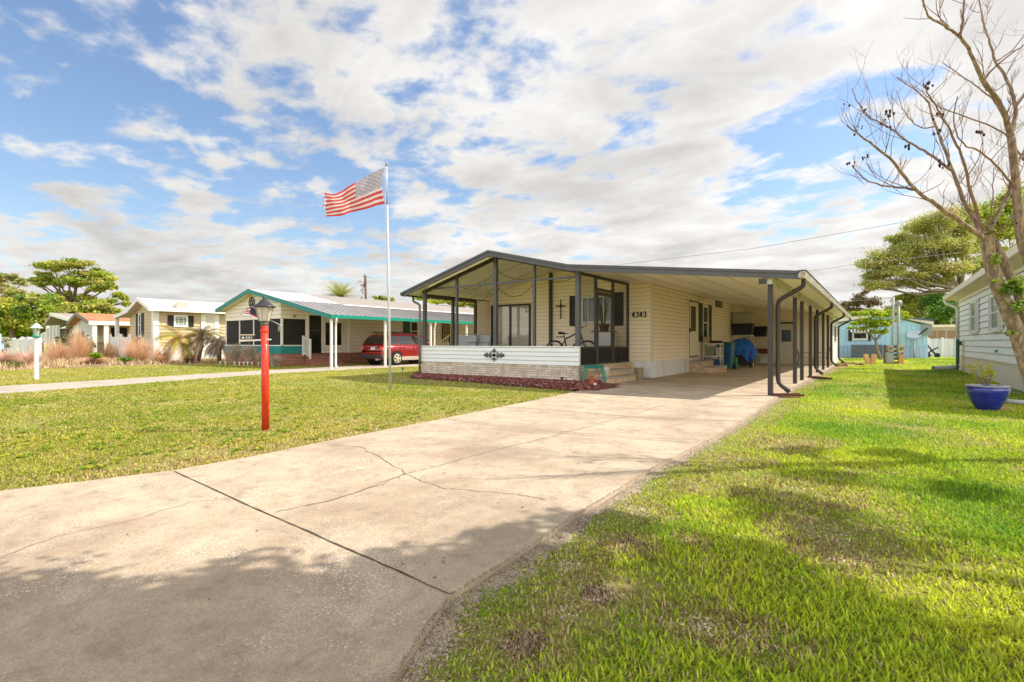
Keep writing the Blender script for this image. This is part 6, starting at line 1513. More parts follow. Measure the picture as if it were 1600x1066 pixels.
window(BU, FBU, f0, f1, zw[0], zw[1], white_p, winsh, .1, None); shutter(BU, FBU, xAtY(1325.5, BUY), xAtY(1331, BUY), zw[0] - .1, zw[1] + .15, shut); shutter(BU, FBU, xAtY(1356.5, BUY), xAtY(1361, BUY), zw[0] - .1, zw[1] + .15, shut)
b = MB(); n = 11
for k in range(n):
    x = f0 - .1 + (f1 - f0 + .2) * k / n; w_ = (f1 - f0 + .2) / n; b.add([(x, BUY - .06, zw[1] + .45), (x + w_, BUY - .06, zw[1] + .45), (x + w_, BUY - .75, zw[1] - .02), (x, BUY - .75, zw[1] - .02)], [(0, 1, 2, 3)], k % 2)
b.build('awning', [white_p, mat('awning_grey', (108, 100, 96), rough=.6)], BU, world=True)
ac = thing('air_conditioner', 'low grey air conditioner housing against the blue home', 'air conditioner', (xAtY(1355, BUY - 1.4), BUY - 1.4, 0)); x0, x1 = -1.05, 1.0
b = MB(); b.box(-1.0, -.1, -.5, .5, 0, 1.0, bev=0); b.box(-.06, .95, -.5, .5, 0, 1.0); b.build('cabinet', mat('ac_grey', (112, 120, 134), rough=.6, var=.1), ac)
b = MB()
for k in range(9): b.box(-.96, .92, -.53, -.501, .1 + k * .1, .14 + k * .1)
b.build('grille', mat('ac_dark', (84, 90, 104), rough=.6), ac)
# satellite dish
o = thing('satellite_dish', 'large pale satellite dish on a pole in front of the blue home', 'satellite dish', G(1428.5, 560)); 
b = MB(); dz_ = zAt(529, o.location.x, o.location.y); b.tube([(0, 0, 0), (0, 0, dz_)], .06, n=8); b.build('mast', galv, o)
b = MB(); prof = [(.0, .0), (.18, .015), (.32, .06), (.45, .12)]; b.lathe(prof, (0, 0, 0), 24); b.lathe([(.45, .125), (.32, .07), (.18, .025), (0, .01)], (0, 0, 0), 24)
b.xf(Matrix.Translation((0, -.1, dz_ + .22)) @ Matrix.Rotation(R(-8), 4, 'Z') @ Matrix.Rotation(R(42), 4, 'X')); b.build('dish', mat('dish_grey', (190, 200, 206), rough=.4, var=.06), o)
b = MB(); b.tube([(.05, -.15, dz_ + .05), (.75, -.5, dz_ + .75)], .05); b.build('feed_arm', blackm, o)
# power meter rack
q = G(1397, 568.5); MR = thing('meter_rack', 'wooden rack of electric meter boxes with two grey conduits standing in the side lawn', 'meter rack', q, rz=0)
tM = dep(q.x, q.y)
def mp(px_, py_, o=0.0): 
    return Vector(((px_ - 1397) / FPX * tM * CT, (px_ - 1397) / FPX * tM * ST, HC + (HY - py_) / FPX * tM)) + Vector((ST, -CT, 0)) * o
def mbox(b, x0, x1, y0, y1, o0, o1, mi=0):
    P = [mp(x, y, o) for y in (y1, y0) for x, o in ((x0, o0), (x1, o0), (x1, o1), (x0, o1))]
    b.add(P, [(0, 3, 2, 1), (4, 5, 6, 7), (0, 1, 5, 4), (1, 2, 6, 5), (2, 3, 7, 6), (3, 0, 4, 7)], mi)
wd = mat('weathered_wood', (104, 82, 66), rough=.85, var=.3, scale=5, streak=(6, 6, .6)); mbx = mat('meter_beige', (172, 162, 132), rough=.5, var=.08); mgr = mat('meter_grey', (138, 144, 138), rough=.5, var=.1)
for x0, x1 in ((1382, 1384.5), (1409.5, 1412)): b = MB(); mbox(b, x0, x1, 539, 568.5, -.08, .0); b.build('post', wd, MR)
b = MB()
for y in (540, 547, 553, 559, 565): mbox(b, 1384.5, 1409.5, y, y + 3.5, -.05, -.01)
b.build('backboard', wd, MR)
for nm, a, c, d_, e, mt in (('meter_box', 1385.5, 1392.5, 540, 549.5, mbx), ('meter_box', 1400, 1410, 539, 551, mbx), ('breaker_box', 1382.5, 1393, 551.5, 567, mgr)):
    b = MB(); mbox(b, a, c, d_, e, .0, .16); o = b.build(nm, mt, MR)
    if nm == 'meter_box':
        c0 = mp((a + c) / 2, (d_ + e) / 2 - .5, .16); b = MB(); b.tube([c0, c0 + Vector((ST, -CT, 0)) * .08], .085, n=14); b.build('dial', mat('dial_glass', (120, 116, 96), rough=.15), o)
b = MB(); mbox(b, 1403, 1411, 553, 568, -.0, .05); b.build('side_board', mat('new_wood', (196, 138, 88), rough=.7, var=.12, scale=6), MR)
for px_, top_ in ((1394.5, 465), (1402.5, 474)): b = MB(); b.tube([mp(px_ - (1.5 if px_ < 1400 else 0), 560, .06), mp(px_, top_, .06)], .06 if px_ < 1400 else .075, n=10); b.build('conduit', mat('conduit_grey', (160, 158, 154), rough=.5), MR)
b = MB(); b.tube([mp(1400, 474, .06), mp(1406, 473, .05)], .14, n=8); b.tube([mp(1405, 474, .05), mp(1407, 478, .05)], .06); b.build('weatherhead', mat('weather_grey', (150, 150, 152), rough=.5), MR)
for a, c in ((1353, 1359.5), (1359, 1366)):
    q = G((a + c) / 2, 569.5); o = thing('paver_slab', 'tan slab leaning beside the meter rack, %s of the pair' % ('left' if a < 1355 else 'right'), 'paver', q, group='tan slabs in the side lawn')
    b = MB(); w_ = (c - a) / FPX * dep(q.x, q.y); b.box(-w_ / 2, w_ / 2, -.06, .04, 0, .55); b.xf(Matrix.Rotation(R(-12 if a < 1355 else 10), 4, 'Y') @ Matrix.Rotation(R(-8), 4, 'X') @ Matrix.Rotation(TH, 4, 'Z')); b.build('slab', mat('slab_tan', (196, 152, 100), rough=.8, var=.15, scale=4), o, bevel=.01)
# swing frame, white fence, beige building
q = G(1475, 558); sw = thing('swing_frame', 'dark A-frame garden swing by the white fence behind the mint-green home', 'swing', q)
b = MB(); tq = dep(q.x, q.y)
def sp_(px_, py_, o=0): return Vector(((px_ - 1475) / FPX * tq * CT, (px_ - 1475) / FPX * tq * ST, max(0, HC + (HY - py_) / FPX * tq))) + Vector((ST, -CT, 0)) * o
for a_, c_ in (((1464, 558), (1478, 531.5)), ((1484.5, 556), (1480, 531.5)), ((1500, 558), (1512, 531.5)), ((1524, 558), (1512, 531.5))): b.tube([sp_(*a_), sp_(*c_)], .05)
b.tube([sp_(1477, 531.5), sp_(1512, 531.5)], .05); b.build('frame', blackm, sw)
b = MB(); b.bar(sp_(1473, 551), sp_(1505, 551), .5, .08); b.bar(sp_(1474, 547, -.3), sp_(1505, 547, -.3), .06, .5); b.build('bench', mat('bench_dark', (60, 54, 52), rough=.6), sw)
fx0, fx1 = xAtY(1451, 53), xAtY(1540, 53); WF = thing('fence', 'white privacy fence right of the pale blue home', 'fence', (fx0, 53, 0)); zf_ = zAt(529.5, fx0, 53)
b = MB(); skirt(b, (fx0, 53), (fx1, 53), 0, zf_, (0, -1), .3, .03); b.build('panel', mat('fence_white', (214, 210, 204), rough=.5, var=.05), WF, world=True)
for k in range(5): x = fx0 + (fx1 - fx0) * k / 4; b = MB(); b.box(x - .08, x + .08, 52.9, 53.06, 0, zf_ + .1); b.build('post', white_p, WF, world=True)
BB = thing('outbuilding', 'flat-roofed tan building with brown screened windows behind the white fence', 'building', (xAtY(1470, 60), 60, 0)); x0, x1 = xAtY(1448, 60), xAtY(1560, 60)
b = MB(); b.box(x0, x1, 60, 66, 0, zAt(512, x0, 60)); b.build('wall', mat('tan_wall2', (206, 190, 164), rough=.6, var=.05), BB, world=True)
b = MB(); b.box(x0 - .3, x1, 59.6, 66.4, zAt(512, x0, 60) + .001, zAt(508, x0, 60)); b.build('roof', ivory, BB, world=True)
for a_, c_ in ((1451, 1463), (1466, 1477), (1481, 1493)):
    b = MB(); b.box(xAtY(a_, 60), xAtY(c_, 60), 59.9, 59.96, zAt(529, x0, 60), zAt(517, x0, 60)); b.build('window', mat('window_brown', (150, 118, 84), rough=.5, var=.1), BB, world=True)
q = G(1455, 559); o = thing('stroller', 'small dark folded cart at the corner of the pale blue home', 'cart', q); b = MB(); b.tube([(-.3, 0, 1.1), (0, 0, .6), (.3, 0, .2)], .06); b.tube([(.45, 0, .8), (0, 0, .55), (-.25, 0, .2)], .05); b.build('frame', blackm, o)
for x in (-.2, .35): b = MB(); b.tube([(x, -.1, .18), (x, .1, .18)], .18, n=14); b.build('wheel', blackm, o)
q = G(1449, 560); b = MB(); mm = thing('meter_box', 'grey meter box on the corner of the pale blue home', 'meter box', (xAtY(1448.5, BUY - .1), BUY - .12, 1.7)); b.box(-.28, .28, -.08, .08, 0, .8); b.tube([(0, -.12, .5), (0, -.05, .5)], .17, n=12); b.build('case', mgr, mm)

# ================================================================ CARS
def car_wagon():
    L0 = thing('car', 'dark red station wagon parked in the neighbouring carport, seen from behind', 'car', (-20.42, 16.55, .02), rz=R(90))
    red = mat('car_red', (150, 18, 28), rough=.25, var=.04, coat=.8, spec=.6, metal=.2); gl = mat('car_glass', (34, 40, 44), rough=.05, var=.1, spec=.9, coat=.5); tr3 = mat('car_trim', (30, 28, 28), rough=.5); clad = mat('car_cladding', (186, 172, 160), rough=.4, metal=.2)
    b = MB(); rings = []
    for s, zb_, w_, be in ((0.0, .46, .70, .80), (.04, .36, .80, .93), (.2, .3, .865, .98), (.9, .24, .885, 1.0), (1.6, .22, .89, .99), (2.6, .22, .89, .97), (3.4, .24, .885, .96), (3.75, .26, .87, .93), (4.35, .30, .83, .82), (4.68, .36, .74, .72), (4.74, .44, .62, .64)):
        R1 = [(w_ * .8, zb_), (w_ * .97, zb_ + .1), (w_, zb_ + .28), (w_, zb_ * .35 + be * .65), (w_ * .975, be - .05), (w_ * .90, be + .01), (w_ * .5, be + .03)]
        rings.append([(s, y, z) for y, z in R1] + [(s, -y, z) for y, z in reversed(R1)])
    n = len(rings[0]); vs = [p for r in rings for p in r]
    b.add(vs, [(i * n + k, i * n + (k + 1) % n, (i + 1) * n + (k + 1) % n, (i + 1) * n + k) for i in range(len(rings) - 1) for k in range(n)] + [tuple(range(n)), tuple(range((len(rings) - 1) * n, len(rings) * n))], 0, True)
    b.build('body', red, L0)
    def sw_(z): return .84 + (.60 - .84) * min(1, (z - .97) / .62)
    prof = [(.05, .97), (.36, 1.42), (.5, 1.52), (.75, 1.58), (1.6, 1.61), (2.3, 1.59), (2.8, 1.5), (3.62, .95)]
    b = MB(); m = len(prof); b.add([(s, sw_(z), z) for s, z in prof] + [(s, -sw_(z), z) for s, z in prof], [tuple(range(m)), tuple(range(2 * m - 1, m - 1, -1))] + [(i, (i + 1) % m, m + (i + 1) % m, m + i) for i in range(m)]); b.build('cabin', red, L0, bevel=.03)
    def pane(nm, poly, side):
        b = MB(); b.add([(s, side * (sw_(z) + .012), z) for s, z in poly] + [(s, side * (sw_(z) - .02), z) for s, z in poly], [tuple(range(len(poly))), tuple(range(2 * len(poly) - 1, len(poly) - 1, -1))] + [(i, (i + 1) % len(poly), len(poly) + (i + 1) % len(poly), len(poly) + i) for i in range(len(poly))]); b.build(nm, gl, L0)
    for sd_ in (1, -1):
        pane('side_window', [(.38, 1.04), (.56, 1.42), (1.02, 1.46), (1.08, 1.04)], sd_); pane('side_window', [(1.14, 1.04), (1.10, 1.47), (1.95, 1.49), (2.0, 1.03)], sd_); pane('side_window', [(2.06, 1.03), (2.03, 1.49), (2.35, 1.47), (2.78, 1.36), (3.22, 1.03)], sd_)
    b = MB(); b.add([(.10, -.72, 1.05), (.10, .72, 1.05), (.35, .62, 1.42), (.35, -.62, 1.42)], [(0, 1, 2, 3)]); b.xf(Matrix.Translation((-.035, 0, .015))); b.build('rear_window', gl, L0)
    b = MB(); b.add([(2.88, -.62, 1.45), (2.88, .62, 1.45), (3.5, .76, 1.03), (3.5, -.76, 1.03)], [(0, 1, 2, 3)]); b.xf(Matrix.Translation((.03, 0, .03))); b.build('windscreen', gl, L0)
    for sd_ in (1, -1):
        b = MB(); b.bar((.55, sd_ * .58, 1.64), (2.3, sd_ * .58, 1.66), .05, .05); b.build('roof_rail', tr3, L0)
        b = MB(); b.box(.9, 3.5, sd_ * .885 - .03, sd_ * .885 + .03, .24, .42); b.build('cladding', clad, L0, bevel=.02)
        b = MB(); b.box(-.005, .16, sd_ * .72 - .12, sd_ * .72 + .09, .76, .93); b.build('tail_light', mat('tail_lens', (210, 70, 60), rough=.15, coat=.6, col2=(225, 200, 196), c2=.3, c2scale=9), L0, bevel=.02)
        b = MB(); b.box(4.5, 4.66, sd_ * .62 - .12, sd_ * .62 + .12, .62, .74); b.build('headlight', mat('head_lens', (220, 220, 220), rough=.1), L0, bevel=.02)
        b = MB(); b.box(2.95, 3.1, sd_ * .9, sd_ * 1.05, .98, 1.1); b.build('mirror', red, L0, bevel=.03)
        for s in (1.25, 2.2): b = MB(); b.box(s, s + .18, sd_ * .885, sd_ * .905, .86, .89); b.build('door_handle', red, L0)
        for s in (1.09, 2.02): b = MB(); b.box(s - .006, s + .006, sd_ * .88, sd_ * .8945, .44, .93); b.build('door_gap', blackm, L0)
        for s in (.87, 3.62):
            b = MB(); b.tube([(s, sd_ * .70, .33), (s, sd_ * .893, .33)], .395, n=28); b.build('wheel_arch', blackm, L0)
            b = MB(); b.lathe([(.2, -.1), (.32, -.11), (.335, -.08), (.335, .08), (.32, .11), (.2, .1)], n=28); b.xf(Matrix.Translation((s, sd_ * .81, .335)) @ Matrix.Rotation(R(90), 4, 'X')); w_ = b.build('wheel', rubm, L0)
            b = MB()
            for k in range(5):
                t = k * 2 * math.pi / 5
                for dt in (-.16, .16): b.bar((.03 * math.cos(t), .03 * math.sin(t), .01), (.2 * math.cos(t + dt), .2 * math.sin(t + dt), .015), .045, .02)
            b.lathe([(0, .03), (.05, .03), (.05, 0)], n=12); b.lathe([(.195, .015), (.225, .02), (.225, -.03)], n=24, cap=False)
            b.xf(Matrix.Translation((s, sd_ * .915, .335)) @ Matrix.Rotation(R(-90 * sd_), 4, 'X')); b.build('rim', mat('rim_cream', (212, 200, 176), rough=.3, metal=.3), w_)
    b = MB(); b.box(-.06, .25, -.83, .83, .36, .56); b.build('rear_bumper', mat('bumper_grey', (62, 56, 56), rough=.5), L0, bevel=.05)
    b = MB(); b.box(-.03, 0.0, -.3, .0, .78, .9); b.build('licence_plate', white_p, L0)
    b = MB(); b.box(-.02, .0, -.5, .45, .92, .95); b.build('tailgate_trim', mat('chrome', (200, 190, 190), rough=.2, metal=.8), L0)
    b = MB(); b.tube([(-.08, -.45, .3), (.2, -.45, .3)], .04); b.build('exhaust', galv, L0)
rubm = mat('tyre_rubber', (24, 22, 22), rough=.8, var=.1)
car_wagon()
# pale blue pickup at the far left edge
q = G(-40, 560); PK = thing('pickup_truck', 'pale blue pickup truck nose showing at the far left edge', 'truck', Vector((xAtY(-25, 7.2), 7.2, 0)), rz=R(-10))
tb_ = mat('truck_blue', (150, 190, 192), rough=.3, coat=.5, var=.05)
b = MB(); b.prism([(-2.6, .45), (2.3, .45), (2.45, .7), (2.4, 1.0), (1.0, 1.12), (-2.6, 1.12)], 'y', -.95, .95); b.build('body', tb_, PK, bevel=.08)
b = MB(); b.prism([(-1.2, 1.12), (1.0, 1.12), (.5, 1.75), (-.9, 1.78)], 'y', -.82, .82); b.build('cab', tb_, PK, bevel=.06)
b = MB(); b.prism([(-.95, 1.2), (.78, 1.2), (.42, 1.68), (-.8, 1.7)], 'y', -.84, -.825); b.build('side_window', winsh, PK)
for s in (-1.7, 1.55):
    for sd_ in (-1, 1): b = MB(); b.tube([(s, sd_ * .75, .42), (s, sd_ * .97, .42)], .42, n=22); w_ = b.build('wheel', rubm, PK); b = MB(); b.tube([(s, sd_ * .96, .42), (s, sd_ * .985, .42)], .24, n=16); b.build('rim', galv, w_)
b = MB(); b.box(2.35, 2.55, -.9, .9, .45, .7); b.build('bumper', blackm, PK, bevel=.04)

# ================================================================ utility pole and lines
q = atT(574, 466, 75); up = thing('utility_pole', 'wooden utility pole rising behind the teal-edged home', 'utility pole', (q.x, q.y, 0)); zt_u = atT(570.5, 430, 75)
b = MB(); b.tube([(0, 0, 0), (zt_u.x - q.x, zt_u.y - q.y, zt_u.z)], [.22, .16], n=8); b.build('pole', wd, up)
b = MB(); T_ = atT(573, 432, 75) - up.location; b.tube([T_ - RV * .5, T_ + RV * 1.1 + Vector((0, 0, -.1))], .08); b.build('crossarm', galv, up)
b = MB(); T2 = atT(569, 452, 75) - up.location
for i in range(14): 
    rr = random.Random(i); a0 = T2 + Vector((rr.uniform(-.9, .2), 0, rr.uniform(-1.4, 1.2))); b.tube([a0, a0 + Vector((rr.uniform(-.6, .4), 0, rr.uniform(-.7, .5)))], .05, n=5)
b.build('vine', mat('vine_dry', (96, 88, 82), rough=.9), up)
def line(name, label, P, r=.012, group=None):
    o = thing(name, label, 'power line', P[0], group=group); b = MB(); Q = []
    for i in range(len(P) - 1):
        for k in range(12): f = k / 12; v = P[i].lerp(P[i + 1], f); Q.append(v - P[0])
    Q.append(P[-1] - P[0]); b.tube(Q, r, n=5); b.build('cable', mat('cable_grey', (120, 120, 124), rough=.6), o); return o
line('power_line', 'thin cable crossing the sky above the carport roof to the oak', [atT(900, 422, 60), atT(1180, 388, 50), atT(1396, 350, 42), atT(1620, 305, 38)], .02)
line('power_line', 'lower cable running behind the carport roof corner', [atT(1150, 440, 60), atT(1345, 412, 55), atT(1500, 395, 52)], .022)
line('power_line', 'cable joining the meter rack conduit, seen above the blue home', [atT(1250, 474, 44), atT(1330, 471, 40), mp(1396, 465) + q * 0 + MR.location], .02)
# ================================================================ VEGETATION
leafm = mat('leaf', (90, 120, 40), rough=.55, var=0, attr='Col', trans=.42, spec=.2)
needm = mat('dry_blade', (190, 150, 110), rough=.8, var=0, attr='Col', trans=.3, spec=.1)
bark = mat('bark_brown', (112, 92, 74), rough=.9, var=.3, scale=8, streak=(4, 4, 1), bump=.6, bscale=14)
barkg = mat('bark_grey', (134, 120, 104), rough=.9, var=.25, scale=6, streak=(4, 4, 1), bump=.5, bscale=14)
def leaves(name, blobs, n, size, cols, parent, seed, clumps=9, flat=.5, m=None, spread=.34, aspect=.6, stray=.35):
    """blobs: [(x,y,z, rx,ry,rz)] world; leaf quads gathered in clumps spread through each blob"""
    rg = np.random.default_rng(seed); B = np.array(blobs); vol = (B[:, 3] * B[:, 4] * B[:, 5]) ** .66; pr = vol / vol.sum()
    nc = clumps * len(blobs); bi = np.concatenate([np.repeat(np.arange(len(blobs)), clumps)])
    d = rg.normal(size=(nc, 3)); d /= np.linalg.norm(d, axis=1)[:, None]; rad = rg.uniform(.35, 1.0, nc)[:, None]
    CC = B[bi, :3] + d * rad * B[bi, 3:]
    cs = spread * rg.uniform(.6, 1.3, nc)[:, None] * B[bi, 3:]
    w_ = (cs.prod(axis=1)) ** .6; w_ /= w_.sum(); ci = rg.choice(nc, n, p=w_)
    g = rg.normal(size=(n, 3)) * .55; loose = (rg.random(n) < stray)[:, None]; g = np.clip(g, -1.1, 1.1); P = CC[ci] + g * cs[ci] * np.where(loose, 1.6, 1.0)
    P[:, 2] = np.maximum(P[:, 2], .05)
    nrm = rg.normal(size=(n, 3)); nrm[:, 2] += flat * 1.5; nrm /= np.linalg.norm(nrm, axis=1)[:, None]
    t = np.cross(nrm, rg.normal(size=(n, 3))); t /= np.linalg.norm(t, axis=1)[:, None] + 1e-9; bt = np.cross(nrm, t)
    s = size * rg.uniform(.6, 1.4, n)[:, None]
    V = np.zeros((n, 4, 3)); V[:, 0] = P - t * s * .5; V[:, 1] = P - bt * s * aspect * .5; V[:, 2] = P + t * s * .5; V[:, 3] = P + bt * s * aspect * .5
    C = np.array([lin(c) for c in cols]); cc_ = C[rg.integers(0, len(C), nc)][ci] * .65 + C[rg.integers(0, len(C), n)] * .35
    cc_ = cc_ * rg.uniform(.75, 1.3, n)[:, None]
    return np_mesh(name, V.reshape(-1, 3), 4, [(0, 1, 2, 3)], m or leafm, parent, cols=cc_, world=True)
def pb(lst, t, seed=0, dr=1.0):
    """photo-measured clumps (px, py, rx, ry) at distance t -> world ellipsoids with their own depth"""
    rr = random.Random(seed); out = []
    for a, b_, rx, ry in lst:
        q = atT(a, b_, t + rr.uniform(-1, 1) * dr); k = t / FPX; out.append((q.x, q.y, q.z, rx * k, rx * k, ry * k))
    return out
def limbs(b, base, fork, blobs, r0, seed, r1=.25):
    rr = random.Random(seed); base = Vector(base); fork = Vector(fork)
    b.tube([base, base.lerp(fork, .5) + Vector((rr.uniform(-1, 1), rr.uniform(-1, 1), 0)) * r0 * .5, fork], [r0 * 1.2, r0, r0 * .85], n=8)
    for bl in blobs:
        c = Vector(bl[:3]); m1 = fork.lerp(c, .45) + Vector((0, 0, -(c - fork).length * .06)) + Vector((rr.uniform(-1, 1), rr.uniform(-1, 1), rr.uniform(-1, 1))) * (c - fork).length * .08
        rb = r0 * rr.uniform(.16, .34); b.tube([fork, m1, c], [rb, rb * .65, rb * .2], n=5)
        for k in range(4):
            e = c + Vector((rr.uniform(-1, 1) * bl[3], rr.uniform(-1, 1) * bl[4], rr.uniform(-.6, 1) * bl[5])) * .9; b.tube([m1.lerp(c, .5), e], [rb * .3, rb * .08], n=4)
def tree(label, t, trunk_px, fork, clst, n, size, cols, r0, seed, bm=bark, dr=1.5, name='tree', group=None, clumps=9, cat='tree', spread=.34, flat=.5):
    g0 = atT(trunk_px, 500, t); o = thing(name, label, cat, (g0.x, g0.y, 0), group=group)
    B = pb(clst, t, seed, dr); f = atT(fork[0], fork[1], t)
    b = MB(); limbs(b, (g0.x, g0.y, -.1), f, B, r0, seed); b.build('trunk', bm, o, world=True)
    leaves('crown', B, n, size, cols, o, seed, clumps, spread=spread, flat=flat); return o
GREEN_Y = [(182, 196, 72), (156, 176, 62), (206, 204, 92), (130, 154, 58), (190, 178, 100)]
GREEN_O = [(178, 182, 104), (152, 164, 86), (196, 192, 116), (200, 178, 130), (160, 168, 92)]
GREEN_D = [(104, 144, 64), (126, 160, 68), (86, 118, 56)]
GREEN_L = [(150, 176, 44), (176, 188, 56), (126, 158, 40)]
OLIVE_Y = [(150, 148, 50), (168, 156, 60), (120, 128, 44)]
tree('big spreading tree with flat layered crown rising behind the orange-roofed home', 78, 113, (113, 476),
     [(108, 412, 27, 8), (85, 417, 20, 7), (136, 424, 23, 8), (68, 432, 14, 6), (54, 436, 10, 5), (157, 434, 20, 8), (122, 440, 27, 7), (92, 441, 15, 5), (176, 446, 9, 7), (150, 448, 16, 7), (108, 463, 18, 7), (132, 466, 18, 7), (185, 462, 12, 7), (165, 470, 14, 6), (196, 474, 6, 5), (90, 460, 12, 6), (63, 444, 9, 4)], 30000, .34, GREEN_Y, .85, 1, clumps=10, spread=.27)
tree('tall thin-crowned tree at the far left of the tree line', 84, 24, (24, 470), [(12, 434, 14, 7), (32, 441, 11, 6), (6, 450, 12, 8), (24, 456, 14, 7), (15, 466, 16, 7), (-8, 444, 12, 12), (-14, 470, 16, 12)], 11000, .36, GREEN_O, .5, 2, spread=.27)
for i, (lab, l, c) in enumerate((('dark leafy tree between the thin-crowned tree and the big spreading tree', [(55, 465, 16, 9), (75, 470, 18, 10), (48, 482, 20, 12), (75, 492, 20, 14)], GREEN_Y + GREEN_D),
        ('broad yellow-green tree directly left of the big spreading tree\'s trunk', [(100, 482, 16, 10), (88, 500, 18, 14), (70, 510, 18, 14), (108, 500, 12, 12)], GREEN_Y),
        ('green tree behind the orange roof to the right of the big trunk', [(140, 478, 18, 8), (162, 482, 16, 8), (178, 488, 10, 6), (135, 490, 14, 10), (155, 498, 18, 12)], GREEN_Y),
        ('yellow-green drooping tree at the far left above the white fence', [(10, 478, 20, 14), (34, 492, 18, 16), (12, 502, 22, 16), (45, 505, 14, 14), (-14, 495, 18, 20)], OLIVE_Y + GREEN_Y),
        ('low bright green bush mass behind the white fence', [(20, 520, 24, 8), (55, 518, 18, 9), (0, 518, 16, 9)], GREEN_L))):
    tree(lab, 64 + i * 2.5, l[0][0] + 8, (l[0][0] + 8, l[-1][1]), l, 9000, .4, c, .3, 10 + i, clumps=9, name='tree' if i < 4 else 'bush', cat='tree' if i < 4 else 'bush', dr=1)
# seen over the roofs
tree('trees glimpsed through the left end of the porch, above the neighbour\'s grey roof', 72, 712, (712, 480), [(688, 468, 14, 6), (705, 470, 14, 6), (722, 472, 12, 6), (738, 474, 10, 6), (662, 466, 10, 4)], 8000, .4, GREEN_Y, .3, 40)
tree('small treetop right of the utility pole', 74, 600, (600, 476), [(597, 466, 11, 3.5), (604, 468, 9, 3)], 1800, .4, GREEN_D + GREEN_O, .2, 41)
# right side
tree('wide old oak with many visible limbs behind the mint-green home', 60, 1505, (1500, 452),
     [(1372, 412, 24, 12), (1395, 402, 26, 13), (1365, 432, 17, 9), (1418, 385, 26, 13), (1402, 372, 17, 9), (1440, 360, 28, 15), (1465, 345, 28, 15), (1452, 378, 28, 13), (1430, 402, 28, 12), (1398, 426, 24, 9), (1372, 445, 19, 7), (1460, 400, 28, 12), (1488, 372, 26, 18), (1440, 424, 28, 10), (1480, 420, 28, 12), (1415, 444, 24, 9), (1505, 395, 24, 18), (1530, 415, 22, 15), (1362, 448, 8, 6), (1500, 350, 22, 18), (1455, 440, 22, 9)], 85000, .20, GREEN_O + [(190, 190, 96)], .9, 50, bm=barkg, clumps=13, spread=.36)
tree('brighter yellow-green oak behind the two bare trunks', 66, 1580, (1580, 450),
     [(1530, 335, 26, 16), (1558, 322, 24, 18), (1588, 315, 24, 22), (1545, 362, 26, 14), (1575, 360, 26, 16), (1600, 350, 22, 22), (1530, 385, 20, 10), (1560, 395, 26, 12), (1600, 390, 22, 16), (1580, 425, 26, 14), (1625, 340, 26, 26), (1620, 400, 26, 20)], 30000, .34, GREEN_Y, .6, 51, clumps=11)
tree('dense dark green tree just left of the mint-green home\'s corner', 56, 1470, (1470, 510), [(1462, 470, 14, 10), (1475, 488, 14, 14), (1465, 500, 16, 12), (1480, 468, 10, 10)], 15000, .28, GREEN_D, .3, 52)
tree('olive tree above the blue home\'s roof', 62, 1425, (1425, 500), [(1412, 470, 20, 10), (1436, 474, 20, 11), (1400, 485, 18, 8), (1425, 490, 24, 8), (1445, 462, 14, 8)], 16000, .3, GREEN_O + GREEN_Y, .3, 53)
tree('sparse brownish tree seen between the carport roof and the oak', 70, 1330, (1335, 490), [(1325, 478, 12, 8), (1345, 468, 14, 9), (1362, 474, 12, 8), (1338, 486, 20, 6), (1312, 486, 8, 5), (1352, 458, 6, 5)], 5200, .26, [(150, 126, 100), (130, 112, 84), (124, 120, 70)], .25, 54, bm=barkg, clumps=8)
# small yellow-green tree by the meters
tree('small bright yellow-green tree beside the meter rack', 34, 1377, (1368, 532), [(1342, 492, 13, 5), (1360, 488, 14, 5), (1378, 492, 14, 6), (1392, 487, 10, 5), (1352, 502, 14, 5), (1336, 505, 8, 3), (1370, 506, 14, 6), (1388, 503, 10, 6), (1408, 492, 10, 4), (1420, 496, 7, 3), (1348, 514, 7, 3), (1330, 512, 6, 2), (1382, 518, 6, 4), (1366, 518, 7, 3)], 9500, .14, GREEN_L + [(196, 200, 60)], .09, 55, bm=barkg, clumps=9, dr=.6)
# bush near orange house, flowering bush
def bush(label, t, l, n, size, cols, seed, name='bush', clumps=8, cat='bush'):
    B = pb(l, t, seed, .4); o = thing(name, label, cat, (B[0][0], B[0][1], 0)); leaves('foliage', B, n, size, cols, o, seed, clumps, spread=.4)
    b = MB(); rr = random.Random(seed)
    for q in B:
        for k in range(3): b.tube([(q[0] + rr.uniform(-.2, .2), q[1], 0), (q[0] + rr.uniform(-.4, .4), q[1], q[2])], [.04, .015], n=5)
    b.build('stem', bark, o, world=True); return o
bush('dark green bush with yellow leaves in front of the orange-roofed home', 42, [(105, 535, 10, 8), (120, 532, 12, 9), (132, 538, 9, 8), (96, 542, 8, 6), (112, 545, 14, 7)], 7000, .22, [(52, 76, 36), (66, 90, 40), (120, 130, 40), (40, 58, 32)], 60)
bush('pale flowering bush at the far left edge by the pickup', 36, [(2, 532, 10, 5), (10, 538, 7, 4), (-10, 536, 10, 8)], 1600, .16, [(222, 210, 200), (196, 196, 170), (150, 160, 110)], 61)
bush('low green plant at the left end of the tan grass bed', 24, [(12, 570, 14, 5), (28, 573, 10, 4)], 1500, .12, [(110, 130, 60), (90, 116, 50), (140, 140, 80)], 62)
bush('low green bush among the tan grasses near the gate', 27, [(148, 556, 8, 4), (195, 562, 9, 3.5)], 1200, .12, GREEN_L + GREEN_D, 63)

